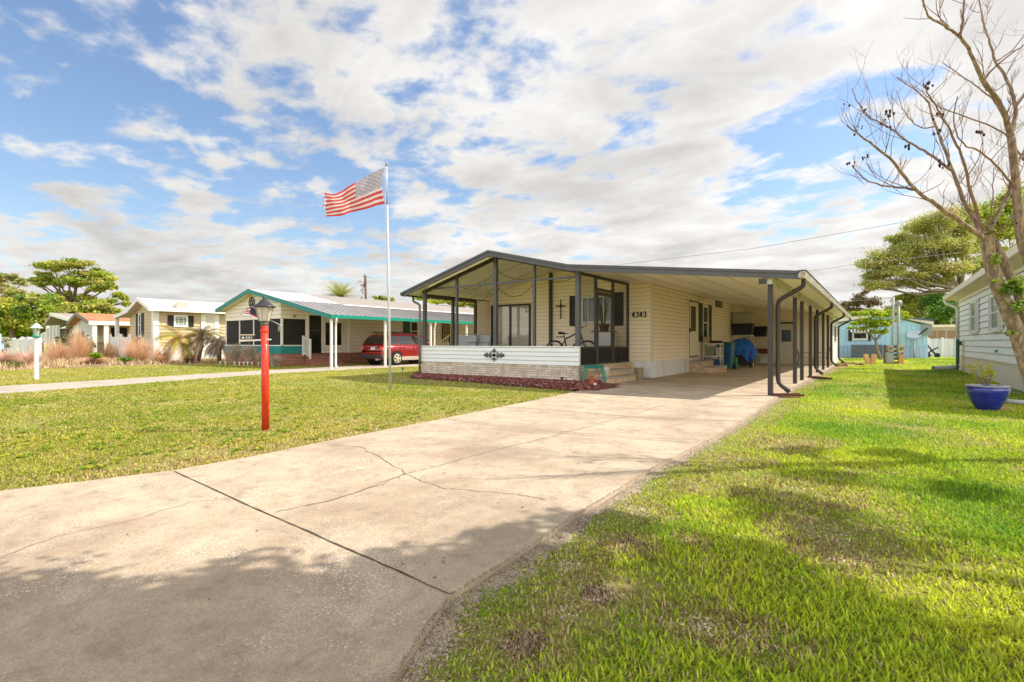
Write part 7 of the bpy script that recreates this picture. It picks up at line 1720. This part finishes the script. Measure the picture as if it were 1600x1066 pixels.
# ornamental grasses: arching dry blades
def blades(name, base, n, h, spread_, wd, cols, parent, seed, m=None, tipdrop=.5, world=False):
    rg = np.random.default_rng(seed); a = rg.uniform(0, 2 * math.pi, n); ln = h * rg.uniform(.3, 1.12, n) * (.8 + .25 * np.sin(a * 2 + seed) + .15 * np.sin(a * 5 + seed * 2)); out = spread_ * rg.uniform(.05, 1.35, n)
    r0 = rg.uniform(0, .12, n) * spread_ * 2; V = np.zeros((n, 6, 3)); px_, py_ = -np.sin(a), np.cos(a)
    for k, f in enumerate((0, .55, 1)):
        w_ = wd * (1, .9, .15)[k]; rad = r0 + out * f ** 1.6; z = ln * (f - tipdrop * out / max(h, .1) * f ** 3 * .6)
        for j, sd_ in enumerate((-1, 1)):
            V[:, k * 2 + j, 0] = base[0] + np.cos(a) * rad + px_ * sd_ * w_; V[:, k * 2 + j, 1] = base[1] + np.sin(a) * rad + py_ * sd_ * w_; V[:, k * 2 + j, 2] = base[2] + np.maximum(z, .01)
    C = np.array([lin(c) for c in cols]); cc_ = C[rg.integers(0, len(C), n)] * rg.uniform(.7, 1.25, n)[:, None]
    return np_mesh(name, V.reshape(-1, 3), 6, [(0, 1, 3, 2), (2, 3, 5, 4)], m or needm, parent, cols=cc_, world=world)
TAN = [(242, 212, 176), (232, 192, 156), (248, 226, 190), (216, 172, 136)]
GRS = [(90, 566, 34, 34, 'tan grass clump just right of the white lamp post'), (125, 564, 40, 46, 'tallest tan grass clump, in front of the dark green bush'), (172, 563, 22, 26, 'small tan grass clump in front of the white gate'), (216, 565, 44, 40, 'wide tan grass clump below the beige home\'s front window'),
       (253, 568, 26, 24, 'low tan grass clump at the beige home\'s corner'), (40, 572, 44, 28, 'pinkish grass clump left of the white lamp post'), (5, 572, 40, 26, 'pinkish grass clump at the far left edge'), (296, 566, 24, 18, 'low tan grass clump between the two dead palms'), (148, 569, 30, 16, 'flattened tan grass clump between the tallest and the gate clumps')]
for i, (px_, py_, w_, h_, lab) in enumerate(GRS):
    q = G(px_, py_); t = dep(q.x, q.y); o = thing('ornamental_grass', lab, 'ornamental grass', (q.x, q.y, 0), group='dry ornamental grasses in the front bed')
    blades('grass_tuft', (0, 0, 0), 2300, h_ / FPX * t * 1.05, w_ / FPX * t * .62, .008, TAN if i not in (5, 6) else [(236, 206, 184), (222, 186, 164), (242, 218, 194)], o, 70 + i)
def bedcover():
    rg = np.random.default_rng(8); N_ = 26000; xs = [p[0] for p in BED]; ys = [p[1] for p in BED]
    x = rg.uniform(-48, -22, N_); y = rg.uniform(min(ys), 16, N_); k = inpoly(x, y, BED); x, y = x[k], y[k]; n = len(x); pn = fbm(x, y, .5, 4)
    k = rg.random(n) < np.clip((pn - .35) * 4, .1, 1); x, y, pn = x[k], y[k], pn[k]; n = len(x)
    a = rg.uniform(0, 2 * math.pi, n); h = rg.uniform(.08, .32, n) * (.6 + pn); w_ = .018; V = np.zeros((n, 3, 3))
    V[:, 0, 0] = x - np.sin(a) * w_; V[:, 0, 1] = y + np.cos(a) * w_; V[:, 1, 0] = x + np.sin(a) * w_; V[:, 1, 1] = y - np.cos(a) * w_; V[:, 2, 0] = x + np.cos(a) * h * .6; V[:, 2, 1] = y + np.sin(a) * h * .6; V[:, 2, 2] = h
    C = np.array([lin(c) for c in TAN + [(150, 150, 70), (176, 150, 104)]]); cc_ = C[rg.integers(0, len(C), n)] * rg.uniform(.7, 1.2, n)[:, None]
    o = np_mesh('ground_cover', V.reshape(-1, 3), 3, [(0, 1, 2)], needm, cols=cc_); o['kind'] = 'stuff'
bedcover()
# dead palms
def palm(label, basepx, toppx, nfr, flen, cols, seed, droop=1.0, t=None, cat='palm', r=.11, group=None, fan=False):
    q = G(*basepx) if t is None else atT(basepx[0], HY, t); q.z = 0; t = dep(q.x, q.y); T_ = atT(toppx[0], toppx[1], t)
    o = thing('palm', label, cat, q, group=group); b = MB(); L_ = T_ - q; b.tube([(0, 0, -.05), L_ * .5 + Vector((0, .02, 0)), L_], [r, r * .9, r * 1.25], n=10); b.build('trunk', bark, o)
    rg = random.Random(seed); vs = []; cl = []
    for k in range(nfr):
        a = rg.uniform(0, 6.283); el = rg.uniform(-.5, 1.1); l = flen * rg.uniform(.7, 1.1); col = np.array(lin(rg.choice(cols))) * rg.uniform(.7, 1.2); P = []
        d = Vector((math.cos(a) * math.cos(el), math.sin(a) * math.cos(el), math.sin(el))); p = Vector(L_); st_ = l / 9
        for i in range(10): P.append(p.copy()); p = p + d * st_; d = (d + Vector((0, 0, -.16 * droop))).normalized()
        for i in range(1, 10):
            tg = (P[i] - P[i - 1]).normalized(); sd_ = tg.cross(Vector((0, 0, 1))); sd_ = sd_.normalized() if sd_.length > .01 else Vector((1, 0, 0))
            for j in range(3):
                b0 = P[i - 1].lerp(P[i], j / 3)
                for s in (-1, 1):
                    ll = flen * .28 * math.sin(math.pi * min(1, (i + .5) / 10.5)) * rg.uniform(.6, 1.1); tip = b0 + (sd_ * s * .8 + tg * .6 + Vector((0, 0, -.35 * droop))).normalized() * ll; w_ = tg * .022
                    vs += [b0 - w_, b0 + w_, tip]; cl.append(col * rg.uniform(.8, 1.2))
            vs += [P[i - 1] - sd_ * .014, P[i - 1] + sd_ * .014, P[i]]; cl.append(col * .8)
    np_mesh('fronds', np.array([tuple(v) for v in vs]), 3, [(0, 1, 2)], needm, o, cols=np.array(cl)); return o
DEADY = [(226, 184, 120), (204, 178, 90), (180, 176, 80), (232, 194, 140)]
palm('left of two leaning palms with brown fronds in front of the beige home', (302, 567), (284, 530), 44, 1.75, DEADY, 1, 1.15)
palm('right of two leaning palms with brown fronds, nearest the beige home\'s door', (309, 567), (317, 526), 36, 1.55, [(180, 160, 134), (150, 132, 112), (190, 176, 100)], 2, 1.25)
palm('grey dead palm drooping at the left corner of the dark screened porch', (343, 567), (341, 536), 44, 1.35, [(176, 156, 138), (146, 126, 108), (200, 180, 156)], 3, 1.6)
palm('feathery palm top showing above the neighbour\'s roof', (532, 540), (532, 463), 90, 2.6, [(170, 178, 80), (150, 160, 76), (196, 194, 104)], 4, .35, t=62, r=.2)
# bare grey shrubs against the screened porch
def twig_shrub(label, px_, py_, w_, h_, seed):
    q = Vector((xAtY(px_, TW - .8), TW - .8, 0)); t = dep(q.x, q.y); o = thing('shrub', label, 'shrub', q, group='bare shrubs against the screened porch'); b = MB(); rr = random.Random(seed); W_ = w_ / FPX * t * .5; H_ = h_ / FPX * t
    for k in range(70):
        a = rr.uniform(0, 6.28); e = Vector((math.cos(a) * W_ * rr.uniform(.2, 1), math.sin(a) * W_ * rr.uniform(.2, 1), H_ * rr.uniform(.55, 1))); m_ = e * .5 + Vector((rr.uniform(-.1, .1), rr.uniform(-.1, .1), .05))
        b.tube([(0, 0, 0), m_, e], [.016, .011, .005], n=4)
        for j in range(4): s_ = m_.lerp(e, rr.uniform(.2, .9)); b.tube([s_, s_ + Vector((rr.uniform(-.2, .2), rr.uniform(-.2, .2), rr.uniform(0, .25)))], [.007, .003], n=3)
    b.build('stem', mat('twig_grey', (178, 156, 140), rough=.9, var=.2), o)
    B = [(q.x, q.y, H_ * .55, W_ * .8, W_ * .8, H_ * .38)]; leaves('foliage', B, 500, .05, [(182, 162, 142), (196, 176, 156), (160, 146, 116), (160, 156, 110)], o, seed, 14)
for i, (a, w_) in enumerate(((366, 30), (388, 28), (412, 26), (432, 22))):
    twig_shrub(['first bare grey-brown shrub from the left below the dark screens', 'second bare grey-brown shrub, left of the red lamp post', 'third bare shrub, seen just around the red lamp post', 'last low bare shrub before the brick corner'][i], a, 568 + i * .8, w_, (34, 34, 22, 16)[i], 80 + i)
for i, a in enumerate((344, 352, 367, 374, 381, 387, 394, 404, 425)):
    q = G(a, 571.5 + (a - 344) * .03); o = thing('path_light', 'small white stake light in the row below the dark screened porch', 'path light', q, group='white stake lights below the screened porch')
    b = MB(); b.tube([(0, 0, 0), (0, 0, .16)], .018, n=6); b.build('stake', white_p, o); b = MB(); b.lathe([(.02, .16), (.05, .165), (.045, .21), (0, .23)], n=8); b.build('cap', white_p, o)

# ---------------------------------------------------------------- blue pot with its plant
q = G(1543, 641); bp_ = thing('plant_pot', 'glazed cobalt blue pot standing on the right lawn', 'plant pot', q)
cob = mat('cobalt_glaze', (22, 30, 138), rough=.12, var=.15, scale=5, coat=.9, spec=.7, col2=(34, 50, 150), c2=.4, c2scale=8)
PZ = 1.2
b = MB(); b.lathe([(.0, 0), (.13, 0), (.155, .02), (.21, .1), (.268, .22), (.288, .29), (.282, .325), (.265, .335)], n=40); b.xf(Matrix.Scale(PZ, 4, (0, 0, 1))); b.build('body', cob, bp_)
b = MB(); b.lathe([(.262, .332), (.288, .336), (.292, .349), (.28, .356), (.245, .352), (.235, .335), (.225, .2), (0, .19)], n=40); b.xf(Matrix.Scale(PZ, 4, (0, 0, 1))); b.build('rim', mat('rim_glaze', (150, 150, 160), rough=.2, coat=.6, var=.2, scale=10), bp_)
b = MB(); b.lathe([(0, .262), (.226, .26)], n=30); b.xf(Matrix.Scale(PZ, 4, (0, 0, 1))); b.build('potting_soil', mat('potting_soil', (48, 38, 32), rough=.95, var=.4, scale=30), bp_)
pl = thing('potted_shrub', 'sparse yellow-green seedling growing in the cobalt blue pot', 'plant', q + Vector((0, 0, .31)))
b = MB(); rr = random.Random(6); tips = []
for k in range(11):
    e = Vector((rr.uniform(-.26, .16), rr.uniform(-.12, .12), rr.uniform(.22, .52))); m_ = e * .45 + Vector((rr.uniform(-.03, .03), 0, .04)); b.tube([(rr.uniform(-.03, .03), 0, 0), m_, e], [.006, .004, .002], n=5)
    for j in range(7): tips.append(m_.lerp(e, rr.uniform(.2, 1.05)))
b.build('stem', barkg, pl)
P = np.array([tuple(v + q + Vector((0, 0, .31))) for v in tips]); rg = np.random.default_rng(3); n = 420; c = P[rg.integers(0, len(P), n)] + rg.normal(size=(n, 3)) * .022
V = np.zeros((n, 4, 3)); t_ = rg.normal(size=(n, 3)); t_ /= np.linalg.norm(t_, axis=1)[:, None]; u_ = np.cross(t_, rg.normal(size=(n, 3))); u_ /= np.linalg.norm(u_, axis=1)[:, None]
for i, (a, c_) in enumerate(((-1, 0), (0, -.5), (1, 0), (0, .5))): V[:, i] = c + t_ * a * .02 + u_ * c_ * .02
np_mesh('foliage', V.reshape(-1, 3), 4, [(0, 1, 2, 3)], leafm, pl, cols=np.array([lin((190, 186, 60))]) * rg.uniform(.6, 1.3, n)[:, None], world=True)
# earth mound under the pot and rubble by the mint house, roots at the shed corner
def mound(name, pts, z, m, seed, n=9):
    b = MB(); rr = random.Random(seed)
    for (x, y, r) in pts:
        N_ = 14; ring = [(x + math.cos(k * 2 * math.pi / N_) * r * rr.uniform(.7, 1.1), y + math.sin(k * 2 * math.pi / N_) * r * rr.uniform(.7, 1.1), .004) for k in range(N_)]
        rin_ = [(x + (p[0] - x) * .5, y + (p[1] - y) * .5, z * rr.uniform(.6, 1.1)) for p in ring]
        b.add(ring + rin_ + [(x, y, z)], [(k, (k + 1) % N_, N_ + (k + 1) % N_, N_ + k) for k in range(N_)] + [(N_ + k, N_ + (k + 1) % N_, 2 * N_) for k in range(N_)], 0, True)
    o = b.build(name, m); o['kind'] = 'stuff'
e1, e2 = G(1556, 640), G(1570, 640)
mound('loose_soil', [(e1.x, e1.y, .22), (e2.x, e2.y, .16), (G(1325, 571).x, G(1325, 571).y, .6), (G(1312, 574).x, G(1312, 574).y, .5), (G(1342, 570).x, G(1342, 570).y, .45)], .045, mat('loose_soil', (176, 138, 106), rough=.95, var=.35, scale=8, bump=.8, bscale=25), 3)
def rubble(pxs, n, s0, name, m, seed, sp=.15):
    rr = random.Random(seed); b = MB()
    for k in range(n):
        a, c_ = rr.choice(pxs); q = G(a + rr.uniform(-8, 8), c_ + rr.uniform(-1, 1)); s = s0 * rr.uniform(.5, 1.4); st_ = len(b.v); b.ball((0, 0, 0), s, 6, 4, sc=(rr.uniform(.7, 1.4), rr.uniform(.7, 1.3), .6)); b.xf(Matrix.Translation((q.x, q.y, s * .3)) @ Matrix.Rotation(rr.uniform(0, 3), 4, 'Z'), st_)
    o = b.build(name, m); o['kind'] = 'stuff'
rubble([(1322, 569), (1332, 570), (1342, 570.5), (1315, 573)], 46, .09, 'rubble', mat('rubble_brown', (120, 84, 66), rough=.9, var=.3, scale=5), 5)
rubble([(1575, 612), (1590, 616), (1560, 605), (1530, 598)], 50, .035, 'rubble', mat('rubble_grey', (160, 150, 136), rough=.9, var=.3, scale=5), 6)
rubble([(1230, 612), (1260, 597), (1290, 583), (1215, 617)], 160, .03, 'rubble', mat('rubble_pale', (186, 172, 150), rough=.9, var=.3, scale=5), 7)
rg_ = np.random.default_rng(12)
def fallen(n, x0, x1, y0, y1, size, name, cols, seed, test):
    rg = np.random.default_rng(seed); x = rg.uniform(x0, x1, n); y = rg.uniform(y0, y1, n); k = test(x, y); x, y = x[k], y[k]; n = len(x); a = rg.uniform(0, 6.28, n); s = size * rg.uniform(.5, 1.3, n); V = np.zeros((n, 4, 3))
    for i, (p_, r_) in enumerate(((-1, 0), (0, -.45), (1, 0), (0, .45))):
        V[:, i, 0] = x + (np.cos(a) * p_ - np.sin(a) * r_) * s; V[:, i, 1] = y + (np.sin(a) * p_ + np.cos(a) * r_) * s; V[:, i, 2] = DZ + .004 + abs(p_) * rg.uniform(0, .006, n)
    C = np.array([lin(c) for c in cols]); o = np_mesh(name, V.reshape(-1, 3), 4, [(0, 1, 2, 3)], needm, cols=C[rg.integers(0, len(C), n)]); o['kind'] = 'stuff'
fallen(260, -5.2, -1.7, 1, 14, .011, 'fallen_leaves', [(120, 90, 60), (90, 70, 50), (150, 120, 80)], 4, lambda x, y: inpoly(x, y, DRIVE))

# ---------------------------------------------------------------- the bare tree at right: two leaning stems, hand-measured limbs
BT = thing('bare_tree', 'leafless two-stemmed tree leaning in from the right edge with a few seed clusters', 'tree', (1.35, 7.0, 0))
bt_bark = mat('smooth_bark', (184, 158, 136), rough=.8, var=.3, scale=16, col2=(132, 112, 96), c2=.5, c2scale=9, streak=(3, 3, 1), bump=1.0, bscale=34)
twm = mat('twig_brown', (150, 118, 102), rough=.8, var=.2, scale=10)
T0 = 5.0
def tp(l, d0=0.0, d1=0.0): n = len(l) - 1; return [atT(a, c, T0 + d0 + (d1 - d0) * i / max(n, 1)) for i, (a, c) in enumerate(l)]
def sm(P, k=5):
    out = []; n = len(P)
    for i in range(n - 1):
        p0, p1, p2, p3 = P[max(i - 1, 0)], P[i], P[i + 1], P[min(i + 2, n - 1)]
        for j in range(k): f = j / k; out.append(.5 * ((2 * p1) + (-p0 + p2) * f + (2 * p0 - 5 * p1 + 4 * p2 - p3) * f * f + (-p0 + 3 * p1 - 3 * p2 + p3) * f ** 3))
    out.append(P[-1]); return out
def limb(b, l, ra, rb, d0=0, d1=0, n=9, wob=.006, seed=1):
    P = sm(tp(l, d0, d1)); m = len(P); rr = random.Random(seed + int(l[0][0])); P = [p + Vector((rr.uniform(-1, 1), rr.uniform(-1, 1), rr.uniform(-1, 1))) * wob for p in P]
    b.tube(P, [ra + (rb - ra) * (i / (m - 1)) ** .8 for i in range(m)], n=n); return P
b = MB()
base1 = Vector((1.38, 7.05, -.05))
def trunk_path(l, base): P = sm([base] + tp(l)); return P
SA = trunk_path([(1625, 640), (1603, 565), (1594, 537), (1585, 509), (1573, 481), (1561, 453), (1551, 424), (1545, 396), (1542, 368)], base1)
b.tube(SA, [.068 - .018 * i / (len(SA) - 1) for i in range(len(SA))], n=14)
b.build('trunk', bt_bark, BT, world=True); b = MB()
SB = trunk_path([(1632, 620), (1614, 560), (1608, 537), (1602, 509), (1597, 481), (1589, 453), (1577, 428), (1567, 405), (1553, 378)], base1 + Vector((.10, -.08, 0)))
b.tube(SB, [.05 - .016 * i / (len(SB) - 1) for i in range(len(SB))], n=14)
b.build('trunk', bt_bark, BT, world=True); b = MB()
q3 = base1 + Vector((.35, .1, 0)); SC = trunk_path([(1660, 560), (1625, 450), (1600, 388), (1592, 345), (1588, 290), (1580, 213)], q3)
b.tube(SC, [.05 - .018 * i / (len(SC) - 1) for i in range(len(SC))], n=14)
b.build('trunk', bt_bark, BT, world=True)
LM = [([(1540, 372), (1528, 366), (1473, 327), (1430, 296), (1391, 248), (1351, 217), (1324, 197)], .036, .005, 0, -.5),
      ([(1430, 296), (1404, 293), (1379, 290), (1351, 280), (1331, 258)], .016, .004, -.2, -.5),
      ([(1538, 366), (1520, 338), (1505, 311), (1489, 268), (1462, 197), (1446, 154), (1402, 122)], .036, .005, 0, .4),
      ([(1489, 268), (1450, 240), (1418, 221), (1387, 198), (1359, 183), (1340, 160), (1331, 138)], .018, .004, .1, .5),
      ([(1538, 362), (1521, 315), (1505, 252), (1488, 212), (1469, 177), (1452, 150), (1442, 130)], .022, .004, 0, -.3),
      ([(1546, 362), (1562, 330), (1576, 303), (1586, 268), (1600, 236), (1625, 200)], .030, .012, 0, .2),
      ([(1580, 213), (1572, 185), (1556, 152), (1536, 126), (1520, 90), (1501, 59), (1475, 40), (1450, 24), (1438, -15)], .036, .006, 0, -.4),
      ([(1580, 213), (1587, 170), (1575, 128), (1556, 95), (1545, 60), (1536, 30), (1527, -20)], .026, .006, 0, .4),
      ([(1501, 59), (1505, 24), (1507, -20)], .014, .006, -.3, -.3), ([(1572, 185), (1555, 160), (1536, 142), (1505, 120), (1473, 98)], .014, .004, 0, .5),
      ([(1600, 250), (1570, 210), (1520, 186), (1465, 166), (1440, 140)], .014, .004, .2, .7), ([(1590, 300), (1560, 262), (1530, 236), (1505, 225), (1490, 190), (1497, 150)], .014, .004, 0, -.5),
      ([(1462, 197), (1440, 200), (1415, 178), (1400, 140)], .010, .003, .3, .6), ([(1505, 311), (1520, 290), (1532, 268), (1540, 235)], .010, .003, 0, .4),
      ([(1556, 95), (1580, 80), (1612, 40)], .012, .004, .2, .3), ([(1548, 350), (1551, 300), (1552, 262)], .008, .003, 0, .1), ([(1587, 170), (1610, 130)], .014, .01, 0, .1),
      ([(1536, 126), (1560, 100), (1600, 70)], .012, .004, 0, -.4)]
paths = []
for i, (l, ra, rb, d0, d1) in enumerate(LM):
    b = MB(); ra *= .8; P = limb(b, l, ra, rb, d0, d1, 8, .005, i); b.build('branch', bt_bark if ra > .02 else twm, BT, world=True); paths.append((P, ra, rb))
b = MB(); rr = random.Random(21); seeds = []
def twig(p, d, l, r, depth):
    n = 6; P = [p]; d = d.copy()
    for i in range(n): d = (d + Vector((rr.uniform(-.22, .22), rr.uniform(-.22, .22), rr.uniform(-.05, .25)))).normalized(); p = p + d * l / n; P.append(p)
    b.tube(P, [r * (1 - .65 * i / n) for i in range(n + 1)], n=4, cap=False)
    if depth > 0:
        for k in range(rr.randint(1, 3)):
            j = rr.randint(1, n - 1); a = Vector((rr.uniform(-1, 1), rr.uniform(-1, 1), rr.uniform(-.1, 1))).normalized(); twig(P[j], (d + a * 1.0).normalized(), l * rr.uniform(.4, .7), r * .6, depth - 1)
    if rr.random() < .10: seeds.append(P[-1])
for P, ra, rb in paths:
    m = len(P)
    for i in range(2, m):
        if rr.random() < .45:
            d = (P[i] - P[i - 1]).normalized(); a = Vector((rr.uniform(-1, 1), rr.uniform(-1, 1), rr.uniform(-.3, 1))).normalized(); rloc = ra + (rb - ra) * i / m
            twig(P[i], (d * .7 + a).normalized(), rr.uniform(.18, .5), max(.0022, min(.005, rloc * .4)), 2)
b.build('twigs', twm, BT, world=True)
b = MB()
for c in seeds[:9]:
    for k in range(rr.randint(1, 5)): b.ball(tuple(c + Vector((rr.uniform(-.04, .04), rr.uniform(-.04, .04), rr.uniform(-.05, .02)))), rr.uniform(.005, .010), 6, 4, sc=(1, 1, 1.5))
for (a, c_) in ((1391, 172), (1389, 178), (1466, 180), (1463, 207), (1451, 132), (1446, 131), (1420, 228), (1470, 255), (1331, 257), (1534, 207), (1480, 260)):
    q = atT(a, c_, T0 + .1)
    for k in range(4): b.ball(tuple(q + Vector((rr.uniform(-.04, .04), rr.uniform(-.04, .04), rr.uniform(-.03, .03)))), rr.uniform(.008, .014), 6, 4, sc=(1, .8, 1.6))
b.build('seed_cluster', mat('seed_brown', (70, 46, 40), rough=.8), BT, world=True)
bl = []
for (a, c_, r_) in ((1556, 400, .05), (1558, 408, .06), (1592, 448, .12), (1580, 452, .08), (1600, 478, .10), (1576, 520, .05), (1560, 440, .04)):
    q = atT(a, c_, T0 - .12); bl.append((q.x, q.y, q.z, r_, r_, r_ * .7))
leaves('shoots', bl, 700, .035, [(120, 150, 50), (160, 170, 60), (90, 120, 40)], BT, 9, 6)

# ---------------------------------------------------------------- leafy tree standing right of the photograph; it shades the foreground
def shade_tree():
    o = thing('shade_tree', 'broad leafy tree beside the drive, whose shade falls across the near concrete and lawn', 'tree', (3.4, 4.6, 0))
    rr = random.Random(17); B = []
    # crown centres chosen from where the shade lies on the ground, at crown height h
    for (x, y, r, h) in ((-1.9, .3, .75, 3.9), (-2.5, .1, .7, 4.0), (-1.2, .9, .7, 4.1), (-2.2, .9, .5, 4.3), (-1.85, 1.5, .5, 4.4), (-1.5, 2.2, .42, 4.5), (-1.0, 1.7, .5, 4.6), (-.5, 1.2, .6, 4.6), (-.4, 2.3, .5, 4.8),
                         (-1.45, 2.95, .3, 4.9), (-.6, .3, .8, 4.2), (-1.6, .9, .6, 3.9), (-2.95, .5, .4, 4.2), (-3.4, -.2, .8, 4.0), (-1.0, -.4, .9, 4.0), (-2.2, -.5, .9, 3.9), (-.1, 3.5, .35, 5.2), (.3, .5, .6, 4.2), (-.6, 2.6, .5, 4.8), (0, 2.3, .45, 4.7), (-.2, 1.4, .6, 4.5), (-.5, 4.0, .35, 5.1), (-.4, 5.1, .3, 5.3), (.1, 6.5, .3, 5.6), (-.7, 6.1, .25, 5.6), (1.6, 6.9, .4, 5.4), (-.7, 4.2, .25, 5.1), (.5, 5.2, .25, 5.2)):
        B.append((x + SDX * h, y + SDY * h, h, r, r, r * .42))
    b = MB(); base = Vector((3.4, 4.6, 0)); fork = Vector((3.0, 4.7, 2.1)); limbs(b, base, fork, B, .16, 5); b.build('trunk', bark, o, world=True)
    leaves('crown', B, 62000, .10, GREEN_Y, o, 5, 18, flat=.4, spread=.42, stray=.05)
shade_tree()
